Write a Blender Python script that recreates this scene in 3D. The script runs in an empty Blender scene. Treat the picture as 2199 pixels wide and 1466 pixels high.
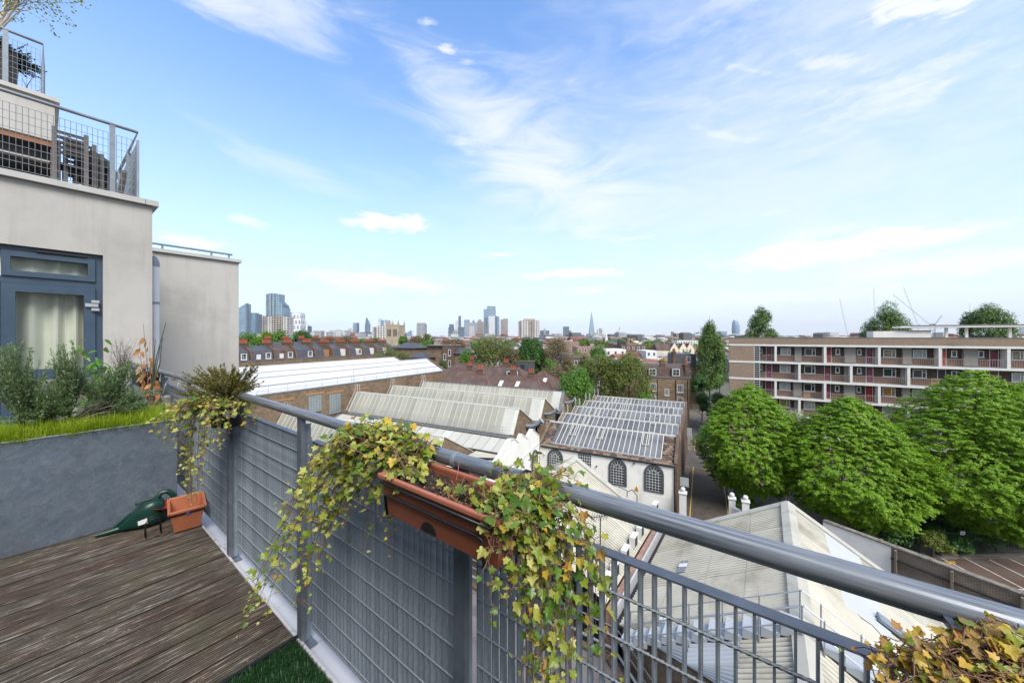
import bpy, math, random
import numpy as np
from mathutils import Vector, Matrix, Quaternion
sc = bpy.context.scene
R = math.radians
EYE = 17.5            # eye height above the street
DECK = 15.9           # balcony floor above the street
HAZE = 0.000045
F, CX, HY = 770.0, 1100.0, 722.0
# ---------------------------------------------------------------- camera
cam_d = bpy.data.cameras.new('camera'); cam = bpy.data.objects.new('camera', cam_d)
sc.collection.objects.link(cam); sc.camera = cam
cam.location = (0, 0, EYE); cam.rotation_euler = (R(90), 0, 0)
cam_d.sensor_width = 36; cam_d.lens = F/2199*36; cam_d.shift_y = -11/2199
cam_d.clip_start = 0.05; cam_d.clip_end = 30000
# ---------------------------------------------------------------- sky, sun, exposure
SUN_EL, SUN_AZ = R(50), R(156)     # azimuth clockwise from +Y
w = bpy.data.worlds.new('World'); sc.world = w; w.use_nodes = True
nt = w.node_tree; N = nt.nodes; L = nt.links; N.clear()
def wn(t, **k):
    n = N.new(t)
    for a, b in k.items(): setattr(n, a, b)
    return n
def wm(op, a, b=None, c=None, clamp=False):
    n = N.new('ShaderNodeMath'); n.operation = op; n.use_clamp = clamp
    for i, x in enumerate((a, b, c)):
        if x is None: continue
        if isinstance(x, (int, float)): n.inputs[i].default_value = x
        else: L.new(x, n.inputs[i])
    return n.outputs[0]
out = wn('ShaderNodeOutputWorld'); bg = wn('ShaderNodeBackground')
sky = wn('ShaderNodeTexSky', sky_type='NISHITA', sun_disc=False)
sky.sun_elevation = SUN_EL; sky.sun_rotation = SUN_AZ
sky.air_density = 1.0; sky.dust_density = 0.1; sky.ozone_density = 2.2; sky.altitude = 50
tc = wn('ShaderNodeTexCoord'); sep = wn('ShaderNodeSeparateXYZ'); L.new(tc.outputs['Generated'], sep.inputs[0])
dx, dy, dz = sep.outputs
az = wm('MULTIPLY', wm('ARCTAN2', dx, dy), 57.2958)
el = wm('MULTIPLY', wm('ARCSINE', dz), 57.2958)
def wnoise(sx, sy, sz, scale, detail=6, rough=.6, dist=0.0, rz=0, off=0):
    mp = wn('ShaderNodeMapping'); cb = wn('ShaderNodeCombineXYZ')
    L.new(az, cb.inputs[0]); L.new(el, cb.inputs[1]); cb.inputs[2].default_value = off
    L.new(cb.outputs[0], mp.inputs[0]); mp.inputs['Scale'].default_value = (sx, sy, sz); mp.inputs['Rotation'].default_value = (0, 0, R(rz))
    n = wn('ShaderNodeTexNoise'); n.inputs['Scale'].default_value = scale; n.inputs['Detail'].default_value = detail
    n.inputs['Roughness'].default_value = rough; n.inputs['Distortion'].default_value = dist
    L.new(mp.outputs[0], n.inputs[0]); return n.outputs[0]
def sstep(x, a, b):
    n = wn('ShaderNodeMapRange', interpolation_type='SMOOTHSTEP'); n.clamp = True
    L.new(x, n.inputs[0]); n.inputs[1].default_value = a; n.inputs[2].default_value = b
    n.inputs[3].default_value = 0; n.inputs[4].default_value = 1; return n.outputs[0]
wisp = wnoise(.25, .9, 1, .25, 8, .62, .8, -24, 3.1)       # long drifting streaks
fine = wnoise(.5, 1.6, 1, .55, 8, .65, .3, -8, 7.7)
puff = wnoise(.5, 1.2, 1, .5, 6, .6, .2, 0, 1.2)
def blob(a0, e0, ra, re, rot, s, tex, lo=.25, hi=1.0):
    """one cloud of the sky: an ellipse in azimuth/elevation broken up by noise"""
    c, s_ = math.cos(R(rot)), math.sin(R(rot))
    A = wm('SUBTRACT', az, a0); E = wm('SUBTRACT', el, e0)
    u = wm('DIVIDE', wm('ADD', wm('MULTIPLY', A, c), wm('MULTIPLY', E, s_)), ra)
    v = wm('DIVIDE', wm('SUBTRACT', wm('MULTIPLY', E, c), wm('MULTIPLY', A, s_)), re)
    d = wm('SQRT', wm('ADD', wm('MULTIPLY', u, u), wm('MULTIPLY', v, v)))
    f = wm('SUBTRACT', 1.0, d)
    f = wm('ADD', f, wm('MULTIPLY', wm('SUBTRACT', tex, .5), 2.2))
    return wm('MULTIPLY', sstep(f, lo, hi), s)
CL = []
for b in [(34, 20, 40, 20, -10, .45, wisp, -.6, 1.3), (48, 34, 26, 16, 0, .35, fine, -.3, 1.2), (3, 27, 22, 9, -28, .5, wisp, -.1, 1.2), (8, 22, 13, 6, -20, .38, wisp, -.1, 1.1), (-8, 33, 17, 5, -28, .38, wisp, -.1, 1.2),
          (-31, 38, 18, 5, 6, .6, wisp, .1, 1.2), (-40, 36, 7, 3, 0, .6, wisp, .1, 1.0),
          (-18.5, 16.8, 6.4, 1.4, 2, 1, puff, -.1, .45), (-32.5, 22, 14, 2.2, -14, .3, wisp, .1, 1.0),
          (-36.5, 14.5, 3.5, .9, -5, .6, puff, .1, .9), (-42, 11.2, 5.5, 1.2, -4, 1, puff, .1, .8),
          (-2, 12.8, 4.5, .6, 2, .8, puff, .1, .8), (9, 9.8, 10, .9, 1, 1, puff, -.1, .6), (12, 7.1, 6, .9, 1, .8, puff, .1, .8),
          (-20, 8.2, 12, 1.5, -2, 1, fine, -.1, .7), (-24, 6.8, 7, .8, 2, .6, puff, .1, .9),
          (40, 10.2, 15, 1.7, 2, 1, puff, -.1, .5), (41, 12.5, 6, 1.0, 0, .55, puff, .1, .9), (50, 7.2, 13, 1.8, 2, .8, fine, .1, .8),
          (38, 5.0, 18, 1.4, 0, .5, fine, .1, .8), (46, 25, 8, 3.2, -5, .4, fine, .1, .9), (49, 31, 7, 2.5, -18, .8, fine, .35, .9),
          (41, 30, 5, 1.8, -25, .5, puff, .35, .9), (-10.2, 38.2, 2.6, 1.1, 8, .8, fine, .35, 1.1), (-13.2, 40.5, 2.4, .8, 0, .5, fine, .35, 1.1), (-7, 37.2, 2.4, .6, 0, .4, fine, .35, 1.1),
          (34, 31.5, 5, .8, -25, .5, puff, .3, 1), (19, 14.5, 8, .6, 0, .5, fine, .45, 1.0), (30, 26, 9, .7, -25, .35, fine, .2, 1),
          (34, 40, 9, 2.5, 35, .35, wisp, .1, 1), (33, 14.5, 3, .6, 0, .5, puff, .2, 1.0), (36, 15.5, 3, .5, 0, .5, puff, .3, 1.0)]:
    CL.append(blob(*b))
tot = None
for c in CL:   # 1 - prod(1-c)
    q = wm('SUBTRACT', 1.0, c); tot = q if tot is None else wm('MULTIPLY', tot, q)
# the rest of the sky, overhead and behind: thin broken cloud
gn = wn('ShaderNodeTexNoise'); gn.inputs['Scale'].default_value = 2.2; gn.inputs['Detail'].default_value = 7; L.new(tc.outputs['Generated'], gn.inputs[0])
away = wm('MAXIMUM', sstep(el, 44, 62), sstep(wm('ABSOLUTE', az), 62, 88))
tot = wm('MULTIPLY', tot, wm('SUBTRACT', 1.0, wm('MULTIPLY', wm('MULTIPLY', sstep(gn.outputs[0], .28, .62), away), .92)))
cloud = wm('SUBTRACT', 1.0, tot)
# high thin veil all round the sky, thicker towards the horizon (a longer way through it)
veil = wm('MULTIPLY', wm('EXPONENT', wm('MULTIPLY', wm('POWER', wm('MAXIMUM', el, 0.0), 1.5), -0.0115)), .95)
vn = wm('MULTIPLY_ADD', wnoise(.3, .7, 1, .12, 4, .5, .4, -20, 5), .5, .72)
veil = wm('MULTIPLY', veil, vn, clamp=True)
mix = wn('ShaderNodeMix', data_type='RGBA'); L.new(cloud, mix.inputs[0])
tint = wn('ShaderNodeMix', data_type='RGBA', blend_type='MULTIPLY'); tint.inputs[0].default_value = 1
L.new(sky.outputs[0], tint.inputs[6]); tint.inputs[7].default_value = (.90, 1.16, 1.36, 1)
vm = wn('ShaderNodeMix', data_type='RGBA'); L.new(veil, vm.inputs[0]); L.new(tint.outputs[2], vm.inputs[6]); vm.inputs[7].default_value = (3.2, 3.42, 3.76, 1)   # the thin high veil
L.new(vm.outputs[2], mix.inputs[6])
mix.inputs[7].default_value = (4.0, 4.05, 4.12, 1)          # cloud brightness in the sky's own units
L.new(mix.outputs[2], bg.inputs[0]); bg.inputs[1].default_value = 0.1; L.new(bg.outputs[0], out.inputs[0])
sun_d = bpy.data.lights.new('sun', 'SUN'); sun = bpy.data.objects.new('sun', sun_d); sc.collection.objects.link(sun)
sun_d.energy = 2.0; sun_d.angle = R(30); sun_d.color = (1, .95, .87)
sv = Vector((math.sin(SUN_AZ)*math.cos(SUN_EL), math.cos(SUN_AZ)*math.cos(SUN_EL), math.sin(SUN_EL)))
sun.rotation_euler = sv.to_track_quat('Z', 'Y').to_euler()
sun.location = (0, -20, 60)
sc.view_settings.view_transform = 'Standard'; sc.view_settings.look = 'None'
sc.view_settings.exposure = 1.42; sc.view_settings.gamma = 1; sc.view_settings.use_curve_mapping = False
sc.cycles.max_bounces = 6; sc.cycles.diffuse_bounces = 3; sc.cycles.glossy_bounces = 3; sc.cycles.transmission_bounces = 5
sc.cycles.transparent_max_bounces = 12; sc.cycles.volume_bounces = 0; sc.cycles.caustics_reflective = False; sc.cycles.caustics_refractive = False
sc.cycles.use_denoising = True
# ---------------------------------------------------------------- helpers
rng = random.Random(7); nr = np.random.default_rng(7)
WL = {}                                            # world position of every parent
def link(o): sc.collection.objects.link(o); return o
def tag(o, label=None, cat=None, group=None, kind=None):
    if label: o['label'] = label
    if cat: o['category'] = cat
    if group: o['group'] = group
    if kind: o['kind'] = kind
    return o
def thing(name, label, cat, loc=(0, 0, 0), group=None, rz=0):
    o = link(bpy.data.objects.new(name, None)); o.location = loc; o.rotation_euler = (0, 0, rz); o.empty_display_size = .2
    WL[o] = Vector(loc); return tag(o, label, cat, group)
def P(px, py=None, Z=None, z=None):
    """the place in the world seen at a pixel of the photograph, at depth Z or at height z"""
    if Z is None: Z = F*(EYE-z)/(py-HY)
    X = (px-CX)/F*Z
    if z is None: z = EYE-(py-HY)*Z/F
    return Vector((X, Z, z))
class Fr:
    """a horizontal frame: origin and two axes"""
    def __init__(s, ox, oy, A, B=None, z=0):
        s.o = Vector((ox, oy)); s.A = Vector(A).normalized(); s.B = Vector(B).normalized() if B else Vector((-s.A.y, s.A.x)); s.z = z
    def __call__(s, a, b, z=0):
        q = s.o+s.A*a+s.B*b; return Vector((q.x, q.y, z+s.z))
class MB:
    def __init__(s): s.v = []; s.f = []
    def add(s, vs, fs):
        n = len(s.v); s.v += [tuple(x) for x in vs]; s.f += [tuple(i+n for i in f) for f in fs]; return s
    def quad(s, a, b, c, d): return s.add([a, b, c, d], [(0, 1, 2, 3)])
    def tri(s, a, b, c): return s.add([a, b, c], [(0, 1, 2)])
    def hexa(s, p):     # 8 corners: bottom 4 then top 4
        p = [Vector(q) for q in p]
        if (p[1]-p[0]).cross(p[3]-p[0]).dot(p[4]-p[0]) < 0: p = [p[0], p[3], p[2], p[1], p[4], p[7], p[6], p[5]]
        return s.add(p, [(3, 2, 1, 0), (4, 5, 6, 7), (0, 1, 5, 4), (1, 2, 6, 5), (2, 3, 7, 6), (3, 0, 4, 7)])
    def fbox(s, fr, a0, a1, b0, b1, z0, z1):
        return s.hexa([fr(a0, b0, z0), fr(a1, b0, z0), fr(a1, b1, z0), fr(a0, b1, z0), fr(a0, b0, z1), fr(a1, b0, z1), fr(a1, b1, z1), fr(a0, b1, z1)])
    def box(s, x0, x1, y0, y1, z0, z1): return s.fbox(WF, x0, x1, y0, y1, z0, z1)
    def prism(s, poly, vec):
        n = len(poly); v = [Vector(p) for p in poly]; vec = Vector(vec)
        nn = Vector((0, 0, 0))
        for i in range(n): nn += v[i].cross(v[(i+1) % n])
        if nn.dot(vec) < 0: v = v[::-1]
        return s.add(v+[p+vec for p in v], [tuple(range(n))[::-1], tuple(range(n, 2*n))]+[(i, (i+1) % n, n+(i+1) % n, n+i) for i in range(n)])
    def bar(s, a, b, w, h, up=(0, 0, 1)):
        a, b = Vector(a), Vector(b); d = (b-a).normalized(); sd = d.cross(Vector(up))
        if sd.length < 1e-4: sd = d.cross(Vector((0, 1, 0)))
        sd.normalize(); u = sd.cross(d).normalized(); sd *= w/2; u *= h/2
        return s.hexa([a-sd-u, a+sd-u, b+sd-u, b-sd-u, a-sd+u, a+sd+u, b+sd+u, b-sd+u])
    def tube(s, pts, r, n=8, cap=True):
        pts = [Vector(p) for p in pts]; m = len(pts); rs = r if isinstance(r, (list, tuple)) else [r]*m
        base = len(s.v); pr = None
        for i, p in enumerate(pts):
            d = (pts[min(i+1, m-1)]-pts[max(i-1, 0)]).normalized()
            if pr is None: pr = d.orthogonal().normalized()
            pr = (pr-d*pr.dot(d)); pr = pr.normalized() if pr.length > 1e-5 else d.orthogonal().normalized()
            q = d.cross(pr)
            for k in range(n):
                t = 2*math.pi*k/n; s.v.append(tuple(p+(pr*math.cos(t)+q*math.sin(t))*rs[i]))
        for i in range(m-1):
            for k in range(n):
                s.f.append((base+i*n+k, base+i*n+(k+1) % n, base+(i+1)*n+(k+1) % n, base+(i+1)*n+k))
        if cap:
            s.f.append(tuple(base+k for k in range(n))[::-1]); s.f.append(tuple(base+(m-1)*n+k for k in range(n)))
        return s
    def lathe(s, c, prof, n=24, cap=True):
        c = Vector(c); base = len(s.v); m = len(prof)
        for r, z in prof:
            for k in range(n):
                t = 2*math.pi*k/n; s.v.append((c.x+r*math.cos(t), c.y+r*math.sin(t), c.z+z))
        for i in range(m-1):
            for k in range(n):
                s.f.append((base+i*n+k, base+i*n+(k+1) % n, base+(i+1)*n+(k+1) % n, base+(i+1)*n+k))
        if cap:
            s.f.append(tuple(base+k for k in range(n))[::-1]); s.f.append(tuple(base+(m-1)*n+k for k in range(n)))
        return s
    def ball(s, c, r, n=12, sq=1):
        return s.lathe(c, [(r*math.sin(math.pi*i/8)+1e-4, -r*sq*math.cos(math.pi*i/8)) for i in range(9)], n)
    def build(s, name, mat, parent=None, smooth=False, loc=None):
        """link what was collected as ONE mesh object; loc: its origin if it has no parent"""
        me = bpy.data.meshes.new(name)
        o0 = WL[parent] if parent is not None and parent in WL else Vector(loc or (0, 0, 0))
        V = np.array(s.v, dtype=np.float64).reshape(-1, 3)
        W_ = V-np.array(o0)
        me.from_pydata(W_.tolist(), [], s.f)
        o = link(bpy.data.objects.new(name, me)); me.materials.append(mat)
        if parent is not None: o.parent = parent
        else: o.location = o0
        WL[o] = Vector(o0)
        me.validate(); me.update(); uvs(me, np.array(o0))
        if smooth: me.shade_smooth() if smooth is True else me.shade_smooth(); 
        if smooth and smooth is not True: me.set_sharp_from_angle(angle=R(smooth))
        return o
WF = Fr(0, 0, (1, 0), (0, 1))
def uvs(me, off=np.zeros(3)):
    """UVs in metres: u level along each face, v up its slope"""
    if not me.polygons: return
    uv = me.uv_layers.new(name='UVMap'); nl = len(me.loops)
    vi = np.empty(nl, np.int32); me.loops.foreach_get('vertex_index', vi)
    co = np.empty(len(me.vertices)*3); me.vertices.foreach_get('co', co); co = co.reshape(-1, 3)+off
    npoly = len(me.polygons); no = np.empty(npoly*3); me.polygons.foreach_get('normal', no); no = no.reshape(-1, 3)
    lt = np.empty(npoly, np.int32); me.polygons.foreach_get('loop_total', lt)
    n = np.repeat(no, lt, axis=0); p = co[vi]
    t = np.stack([-n[:, 1], n[:, 0], np.zeros(nl)], 1); ln = np.linalg.norm(t, axis=1); flat = ln < .02
    t[flat] = (1, 0, 0); ln[flat] = 1; t /= ln[:, None]; b = np.cross(n, t)
    uv.data.foreach_set('uv', np.stack([(p*t).sum(1), (p*b).sum(1)], 1).astype(np.float32).ravel())
def fast(name, V, Fc, mat, parent=None, smooth=False, loc=None, uv=False):
    """a big mesh from numpy arrays (all faces with the same corner count)"""
    me = bpy.data.meshes.new(name); k = Fc.shape[1]
    o0 = np.array(WL[parent]) if parent is not None else np.array(loc or (0, 0, 0))
    me.vertices.add(len(V)); me.vertices.foreach_set('co', (V-o0).astype(np.float32).ravel())
    me.loops.add(Fc.size); me.loops.foreach_set('vertex_index', Fc.astype(np.int32).ravel())
    me.polygons.add(len(Fc)); me.polygons.foreach_set('loop_start', np.arange(0, Fc.size, k, dtype=np.int32))
    try: me.polygons.foreach_set('loop_total', np.full(len(Fc), k, np.int32))
    except Exception: pass
    me.update(calc_edges=True); me.materials.append(mat)
    if uv: uvs(me, o0)
    if smooth: me.shade_smooth()
    o = link(bpy.data.objects.new(name, me)); WL[o] = Vector(o0)
    if parent is not None: o.parent = parent
    else: o.location = o0
    return o
def inst(src, name, parent, loc, rot=None, scale=None):
    """a further piece that shares its mesh; loc in the parent's space"""
    o = link(bpy.data.objects.new(name, src.data if hasattr(src, 'data') else src)); o.parent = parent; o.location = loc
    if rot is not None:
        if isinstance(rot, Quaternion): o.rotation_mode = 'QUATERNION'; o.rotation_quaternion = rot
        else: o.rotation_euler = rot
    if scale is not None: o.scale = scale
    return o
def copy_tree(root, loc, rz=None, label=None):
    c = link(root.copy()); c.location = loc
    if rz is not None: c.rotation_euler = (0, 0, rz)
    if label: c['label'] = label
    WL[c] = Vector(loc)
    for ch in [o for o in sc.collection.objects if o.parent == root]:
        d = link(ch.copy()); d.parent = c
        for g in [o for o in sc.collection.objects if o.parent == ch]:
            e = link(g.copy()); e.parent = d
    return c
# ---------------------------------------------------------------- materials
def lin(c):
    return tuple(((x/255)/12.92 if x/255 <= .04045 else ((x/255+.055)/1.055)**2.4) for x in c)+(1,)
def newmat(name):
    m = bpy.data.materials.new(name); m.use_nodes = True; return m, m.node_tree.nodes, m.node_tree.links, m.node_tree.nodes['Principled BSDF']
def coords(n, l, kind='Object', scale=(1, 1, 1), rot=(0, 0, 0)):
    t = n.new('ShaderNodeTexCoord'); mp = n.new('ShaderNodeMapping'); l.new(t.outputs[kind], mp.inputs[0])
    mp.inputs['Scale'].default_value = scale; mp.inputs['Rotation'].default_value = rot; return mp.outputs[0]
def noise(n, l, vec, scale, detail=5, rough=.6, dist=0):
    t = n.new('ShaderNodeTexNoise'); t.inputs['Scale'].default_value = scale; t.inputs['Detail'].default_value = detail
    t.inputs['Roughness'].default_value = rough; t.inputs['Distortion'].default_value = dist; l.new(vec, t.inputs['Vector']); return t.outputs[0]
def ramp(n, l, fac, stops):
    r = n.new('ShaderNodeValToRGB'); e = r.color_ramp.elements
    while len(e) < len(stops): e.new(.5)
    for x, (p, c) in zip(e, stops): x.position = p; x.color = c if len(c) == 4 else tuple(c)+(1,)
    l.new(fac, r.inputs[0]); return r.outputs[0]
def mixc(n, l, fac, a, b, mode='MIX'):
    m = n.new('ShaderNodeMix'); m.data_type = 'RGBA'; m.blend_type = mode
    for i, x in ((0, fac), (6, a), (7, b)):
        if isinstance(x, (int, float)): m.inputs[i].default_value = x
        elif isinstance(x, tuple): m.inputs[i].default_value = x if len(x) == 4 else x+(1,)
        else: l.new(x, m.inputs[i])
    return m.outputs[2]
def bump(n, l, bsdf, h, strength=.3, dist=.02):
    b = n.new('ShaderNodeBump'); b.inputs['Strength'].default_value = strength; b.inputs['Distance'].default_value = dist
    l.new(h, b.inputs['Height']); l.new(b.outputs[0], bsdf.inputs['Normal'])
def pm(name, c, rough=.6, metal=0, c2=None, scale=3, detail=5, sx=(1, 1, 1), bmp=0, bs=60, dirt=None, ds=1, dlo=.5, dhi=.7, kind='Object', spec=.5, bd=.01, alpha=None):
    """plain surface: base colour c drifting to c2 by noise, a third colour 'dirt' in patches, fine bump"""
    m, n, l, b = newmat(name); v = coords(n, l, kind, sx)
    c = tuple(c)+(1,) if len(c) == 3 else c
    c2 = tuple(c2)+(1,) if c2 else tuple(x*.8 for x in c[:3])+(1,)
    f = noise(n, l, v, scale, detail); col = ramp(n, l, f, [(.3, c), (.7, c2)])
    if dirt:
        g = noise(n, l, v, ds, 7, .65); g = ramp(n, l, g, [(dlo, (0, 0, 0)), (dhi, (1, 1, 1))]); col = mixc(n, l, g, col, tuple(dirt))
    l.new(col, b.inputs['Base Color']); b.inputs['Roughness'].default_value = rough; b.inputs['Metallic'].default_value = metal
    b.inputs['Specular IOR Level'].default_value = spec
    if bmp: bump(n, l, b, noise(n, l, v, bs, 3), bmp, bd)
    return m
def streaks(m, c, amt=.35, fx=3.2, lo=.5):
    n, l = m.node_tree.nodes, m.node_tree.links; b = n['Principled BSDF']; src = b.inputs['Base Color'].links[0].from_socket
    f = noise(n, l, coords(n, l, 'UV', (fx, .22, 1)), 1, 8, .72); g = ramp(n, l, f, [(lo, (0, 0, 0)), (lo+.25, (amt, amt, amt))]); l.new(mixc(n, l, g, src, c), b.inputs['Base Color']); return m
def brick_mat(name, c1, c2, mortar, w=.225, h=.075, ms=.01, dirt=None, ds=.4, var=.5, dlo=.45, dhi=.7, off=.5, rough=.85, bmp=.4):
    m, n, l, b = newmat(name); v = coords(n, l, 'UV'); t = n.new('ShaderNodeTexBrick'); l.new(v, t.inputs[0])
    t.offset = off; t.inputs['Color1'].default_value = tuple(c1)+(1,); t.inputs['Color2'].default_value = tuple(c2)+(1,); t.inputs['Mortar'].default_value = tuple(mortar)+(1,)
    t.inputs['Scale'].default_value = 1; t.inputs['Mortar Size'].default_value = ms; t.inputs['Mortar Smooth'].default_value = .2
    t.inputs['Brick Width'].default_value = w; t.inputs['Row Height'].default_value = h; t.inputs['Bias'].default_value = 0
    f = noise(n, l, v, 1.6, 9, .85); col = mixc(n, l, min(1, var*1.6), t.outputs[0], ramp(n, l, f, [(.32, (.30, .27, .26)), (.5, (.9, .9, .9)), (.68, (1.8, 1.7, 1.5))]), 'MULTIPLY')
    if dirt:
        g = noise(n, l, v, ds, 7, .7); g = ramp(n, l, g, [(dlo, (0, 0, 0)), (dhi, (1, 1, 1))]); col = mixc(n, l, g, col, tuple(dirt))
    l.new(col, b.inputs['Base Color']); b.inputs['Roughness'].default_value = rough
    if bmp: bump(n, l, b, t.outputs[1], -bmp, .01)
    return m
def tower_mat(name, wall, glass, w=3, h=3.4, ms=.5, gr=.25, var=.25, off=0):
    """far facades: floors and windows too small to pick apart"""
    m, n, l, b = newmat(name); v = coords(n, l, 'UV'); t = n.new('ShaderNodeTexBrick'); l.new(v, t.inputs[0]); t.offset = off
    g2 = tuple(x*1.5+.02 for x in glass)
    t.inputs['Color1'].default_value = tuple(glass)+(1,); t.inputs['Color2'].default_value = g2+(1,); t.inputs['Mortar'].default_value = tuple(wall)+(1,)
    t.inputs['Scale'].default_value = 1; t.inputs['Mortar Size'].default_value = ms; t.inputs['Mortar Smooth'].default_value = 0
    t.inputs['Brick Width'].default_value = w; t.inputs['Row Height'].default_value = h
    f = noise(n, l, v, .05, 5); col = mixc(n, l, var, t.outputs[0], ramp(n, l, f, [(.3, (.6, .6, .6)), (.7, (1.4, 1.4, 1.4))]), 'MULTIPLY')
    l.new(col, b.inputs['Base Color']); b.inputs['Roughness'].default_value = gr+.2
    return m
def leaf_mat(name, cols, rough=.5, trans=.35, spec=.4):
    """each leaf its own shade, picked at random from cols; light comes through"""
    m, n, l, b = newmat(name); g = n.new('ShaderNodeNewGeometry'); k = len(cols)
    o = n.new('ShaderNodeObjectInfo'); a = n.new('ShaderNodeMath'); a.operation = 'ADD'; l.new(g.outputs['Random Per Island'], a.inputs[0]); l.new(o.outputs['Random'], a.inputs[1])
    fr = n.new('ShaderNodeMath'); fr.operation = 'FRACT'; l.new(a.outputs[0], fr.inputs[0])
    col = ramp(n, l, fr.outputs[0], [(i/max(1, k-1), tuple(c)) for i, c in enumerate(cols)])
    l.new(col, b.inputs['Base Color']); b.inputs['Roughness'].default_value = rough; b.inputs['Specular IOR Level'].default_value = spec
    tr = n.new('ShaderNodeBsdfTranslucent'); l.new(mixc(n, l, 1.0, col, (1.3, 1.35, .6), 'MULTIPLY'), tr.inputs[0])
    mx = n.new('ShaderNodeMixShader'); mx.inputs[0].default_value = trans; l.new(b.outputs[0], mx.inputs[1]); l.new(tr.outputs[0], mx.inputs[2])
    l.new(mx.outputs[0], n['Material Output'].inputs[0]); return m
def glass_mat(name, c=(.02, .025, .03), rough=.08, c2=None):
    m, n, l, b = newmat(name); v = coords(n, l, 'Object'); o = n.new('ShaderNodeObjectInfo')
    f = noise(n, l, v, .8, 2); col = ramp(n, l, f, [(.3, tuple(c)), (.7, tuple(c2 or [x*1.7 for x in c]))])
    l.new(col, b.inputs['Base Color']); b.inputs['Roughness'].default_value = rough; b.inputs['Specular IOR Level'].default_value = .9
    return m
M = {}
M['render'] = pm('grey_render', (.44, .425, .40), .9, c2=(.40, .385, .36), scale=1.2, bmp=.25, bs=90, dirt=(.30, .285, .26), ds=.9, dlo=.5, dhi=.85, bd=.006)
streaks(M['render'], (.24, .225, .20), .5, 3.0, .5)
M['coping'] = pm('coping_metal', (.46, .45, .43), .5, 0.1, scale=2, bmp=.05)
M['galv'] = pm('galvanised', (.17, .205, .245), .5, .25, c2=(.26, .295, .335), scale=28, detail=6, bmp=.06, bs=80, dirt=(.17, .195, .22), ds=6, dlo=.5, dhi=.75)
def per_piece(m, lo, hi):
    n, l = m.node_tree.nodes, m.node_tree.links; b = n['Principled BSDF']; src = b.inputs['Base Color'].links[0].from_socket
    oi = n.new('ShaderNodeObjectInfo'); c = ramp(n, l, oi.outputs['Random'], [(0, (lo, lo, lo)), (1, (hi, hi, hi))]); l.new(mixc(n, l, 1.0, src, c, 'MULTIPLY'), b.inputs['Base Color']); return m
per_piece(M['galv'], .86, 1.12)
M['post'] = pm('post_metal', (.085, .10, .125), .5, .25, c2=(.15, .17, .20), scale=14, detail=6, bmp=.06, bs=60)  # base colour darkened to carry the shade on the posts' inner faces
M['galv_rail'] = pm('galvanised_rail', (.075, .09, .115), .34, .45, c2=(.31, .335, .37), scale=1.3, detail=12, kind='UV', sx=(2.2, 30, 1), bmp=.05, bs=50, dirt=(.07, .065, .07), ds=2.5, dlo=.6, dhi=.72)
M['galv_light'] = pm('light_galvanised', (.42, .45, .48), .45, .3, scale=20)
M['door_blue'] = pm('door_frame_paint', (.032, .058, .095), .4, c2=(.045, .075, .115), scale=4)
M['white'] = pm('white_paint', (.64, .64, .63), .6, c2=(.57, .57, .56), scale=1.5, dirt=(.45, .44, .41), ds=.6, dlo=.6, dhi=.9)
M['whitewall'] = pm('cream_white_wall', (.76, .75, .71), .8, c2=(.70, .69, .65), scale=.6, dirt=(.45, .43, .38), ds=.35, dlo=.55, dhi=.85, bmp=.1, bs=8)
streaks(M['whitewall'], (.42, .40, .35), .35, 1.2, .52)
M['pipe'] = pm('white_pipe', (.68, .70, .73), .35, c2=(.62, .64, .67))
M['black'] = pm('black_plastic', (.012, .013, .016), .4, spec=.5)
M['dark'] = pm('dark_grey', (.03, .032, .036), .6)
M['terracotta'] = pm('terracotta_plastic', (.42, .145, .075), .5, c2=(.36, .12, .06), scale=8, bmp=.04)
M['brownbox'] = pm('brown_plastic', (.235, .072, .04), .42, c2=(.20, .06, .034), scale=1, sx=(3, 3, 60), bmp=.12, bs=5)
M['boxrim'] = pm('brown_plastic_rim', (.36, .13, .085), .4, c2=(.31, .105, .065), scale=6)
M['green'] = pm('green_plastic', (.005, .035, .027), .38, c2=(.004, .026, .02), scale=6, bmp=.05)
M['soil'] = pm('soil', (.008, .006, .005), .95, c2=(.03, .021, .016), scale=40, bmp=.8, bs=60)
M['bark'] = pm('bark', (.05, .04, .03), .9, c2=(.10, .082, .062), scale=12, bmp=.5, bs=30)
M['twig'] = pm('twig', (.12, .06, .045), .8, c2=(.2, .11, .08), scale=20)
M['birch'] = pm('birch_bark', (.62, .58, .54), .8, c2=(.4, .36, .33), scale=8)
M['wood_grey'] = pm('weathered_wood', (.13, .115, .105), .85, c2=(.2, .18, .165), scale=6, sx=(1, 1, 6))
M['wood_dark'] = pm('dark_wood', (.05, .042, .04), .85, c2=(.09, .075, .07), scale=6)
M['wood_orange'] = pm('orange_wood', (.36, .13, .04), .6, c2=(.28, .1, .035), scale=8)
M['trim'] = pm('cream_roof_trim', (.40, .39, .35), .7, c2=(.34, .33, .29), scale=1, dirt=(.25, .24, .2), ds=1, dlo=.5, dhi=.8)
M['asphalt'] = pm('asphalt', (.075, .072, .072), .9, c2=(.11, .105, .10), scale=.6, detail=9, dirt=(.055, .05, .048), ds=.25, dlo=.45, dhi=.7, bmp=.2, bs=25)
M['setts'] = brick_mat('lane_setts', (.105, .088, .073), (.075, .064, .055), (.04, .036, .032), .2, .12, .015, dirt=(.12, .10, .082), ds=.15, rough=.9)
M['pave'] = brick_mat('paving_slabs', (.17, .15, .13), (.13, .115, .10), (.07, .06, .055), .6, .6, .012, rough=.9)
M['yellow'] = pm('yellow_line', (.5, .34, .05), .8, c2=(.4, .27, .05), scale=6, dirt=(.12, .1, .07), ds=2, dlo=.55, dhi=.7)
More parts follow.
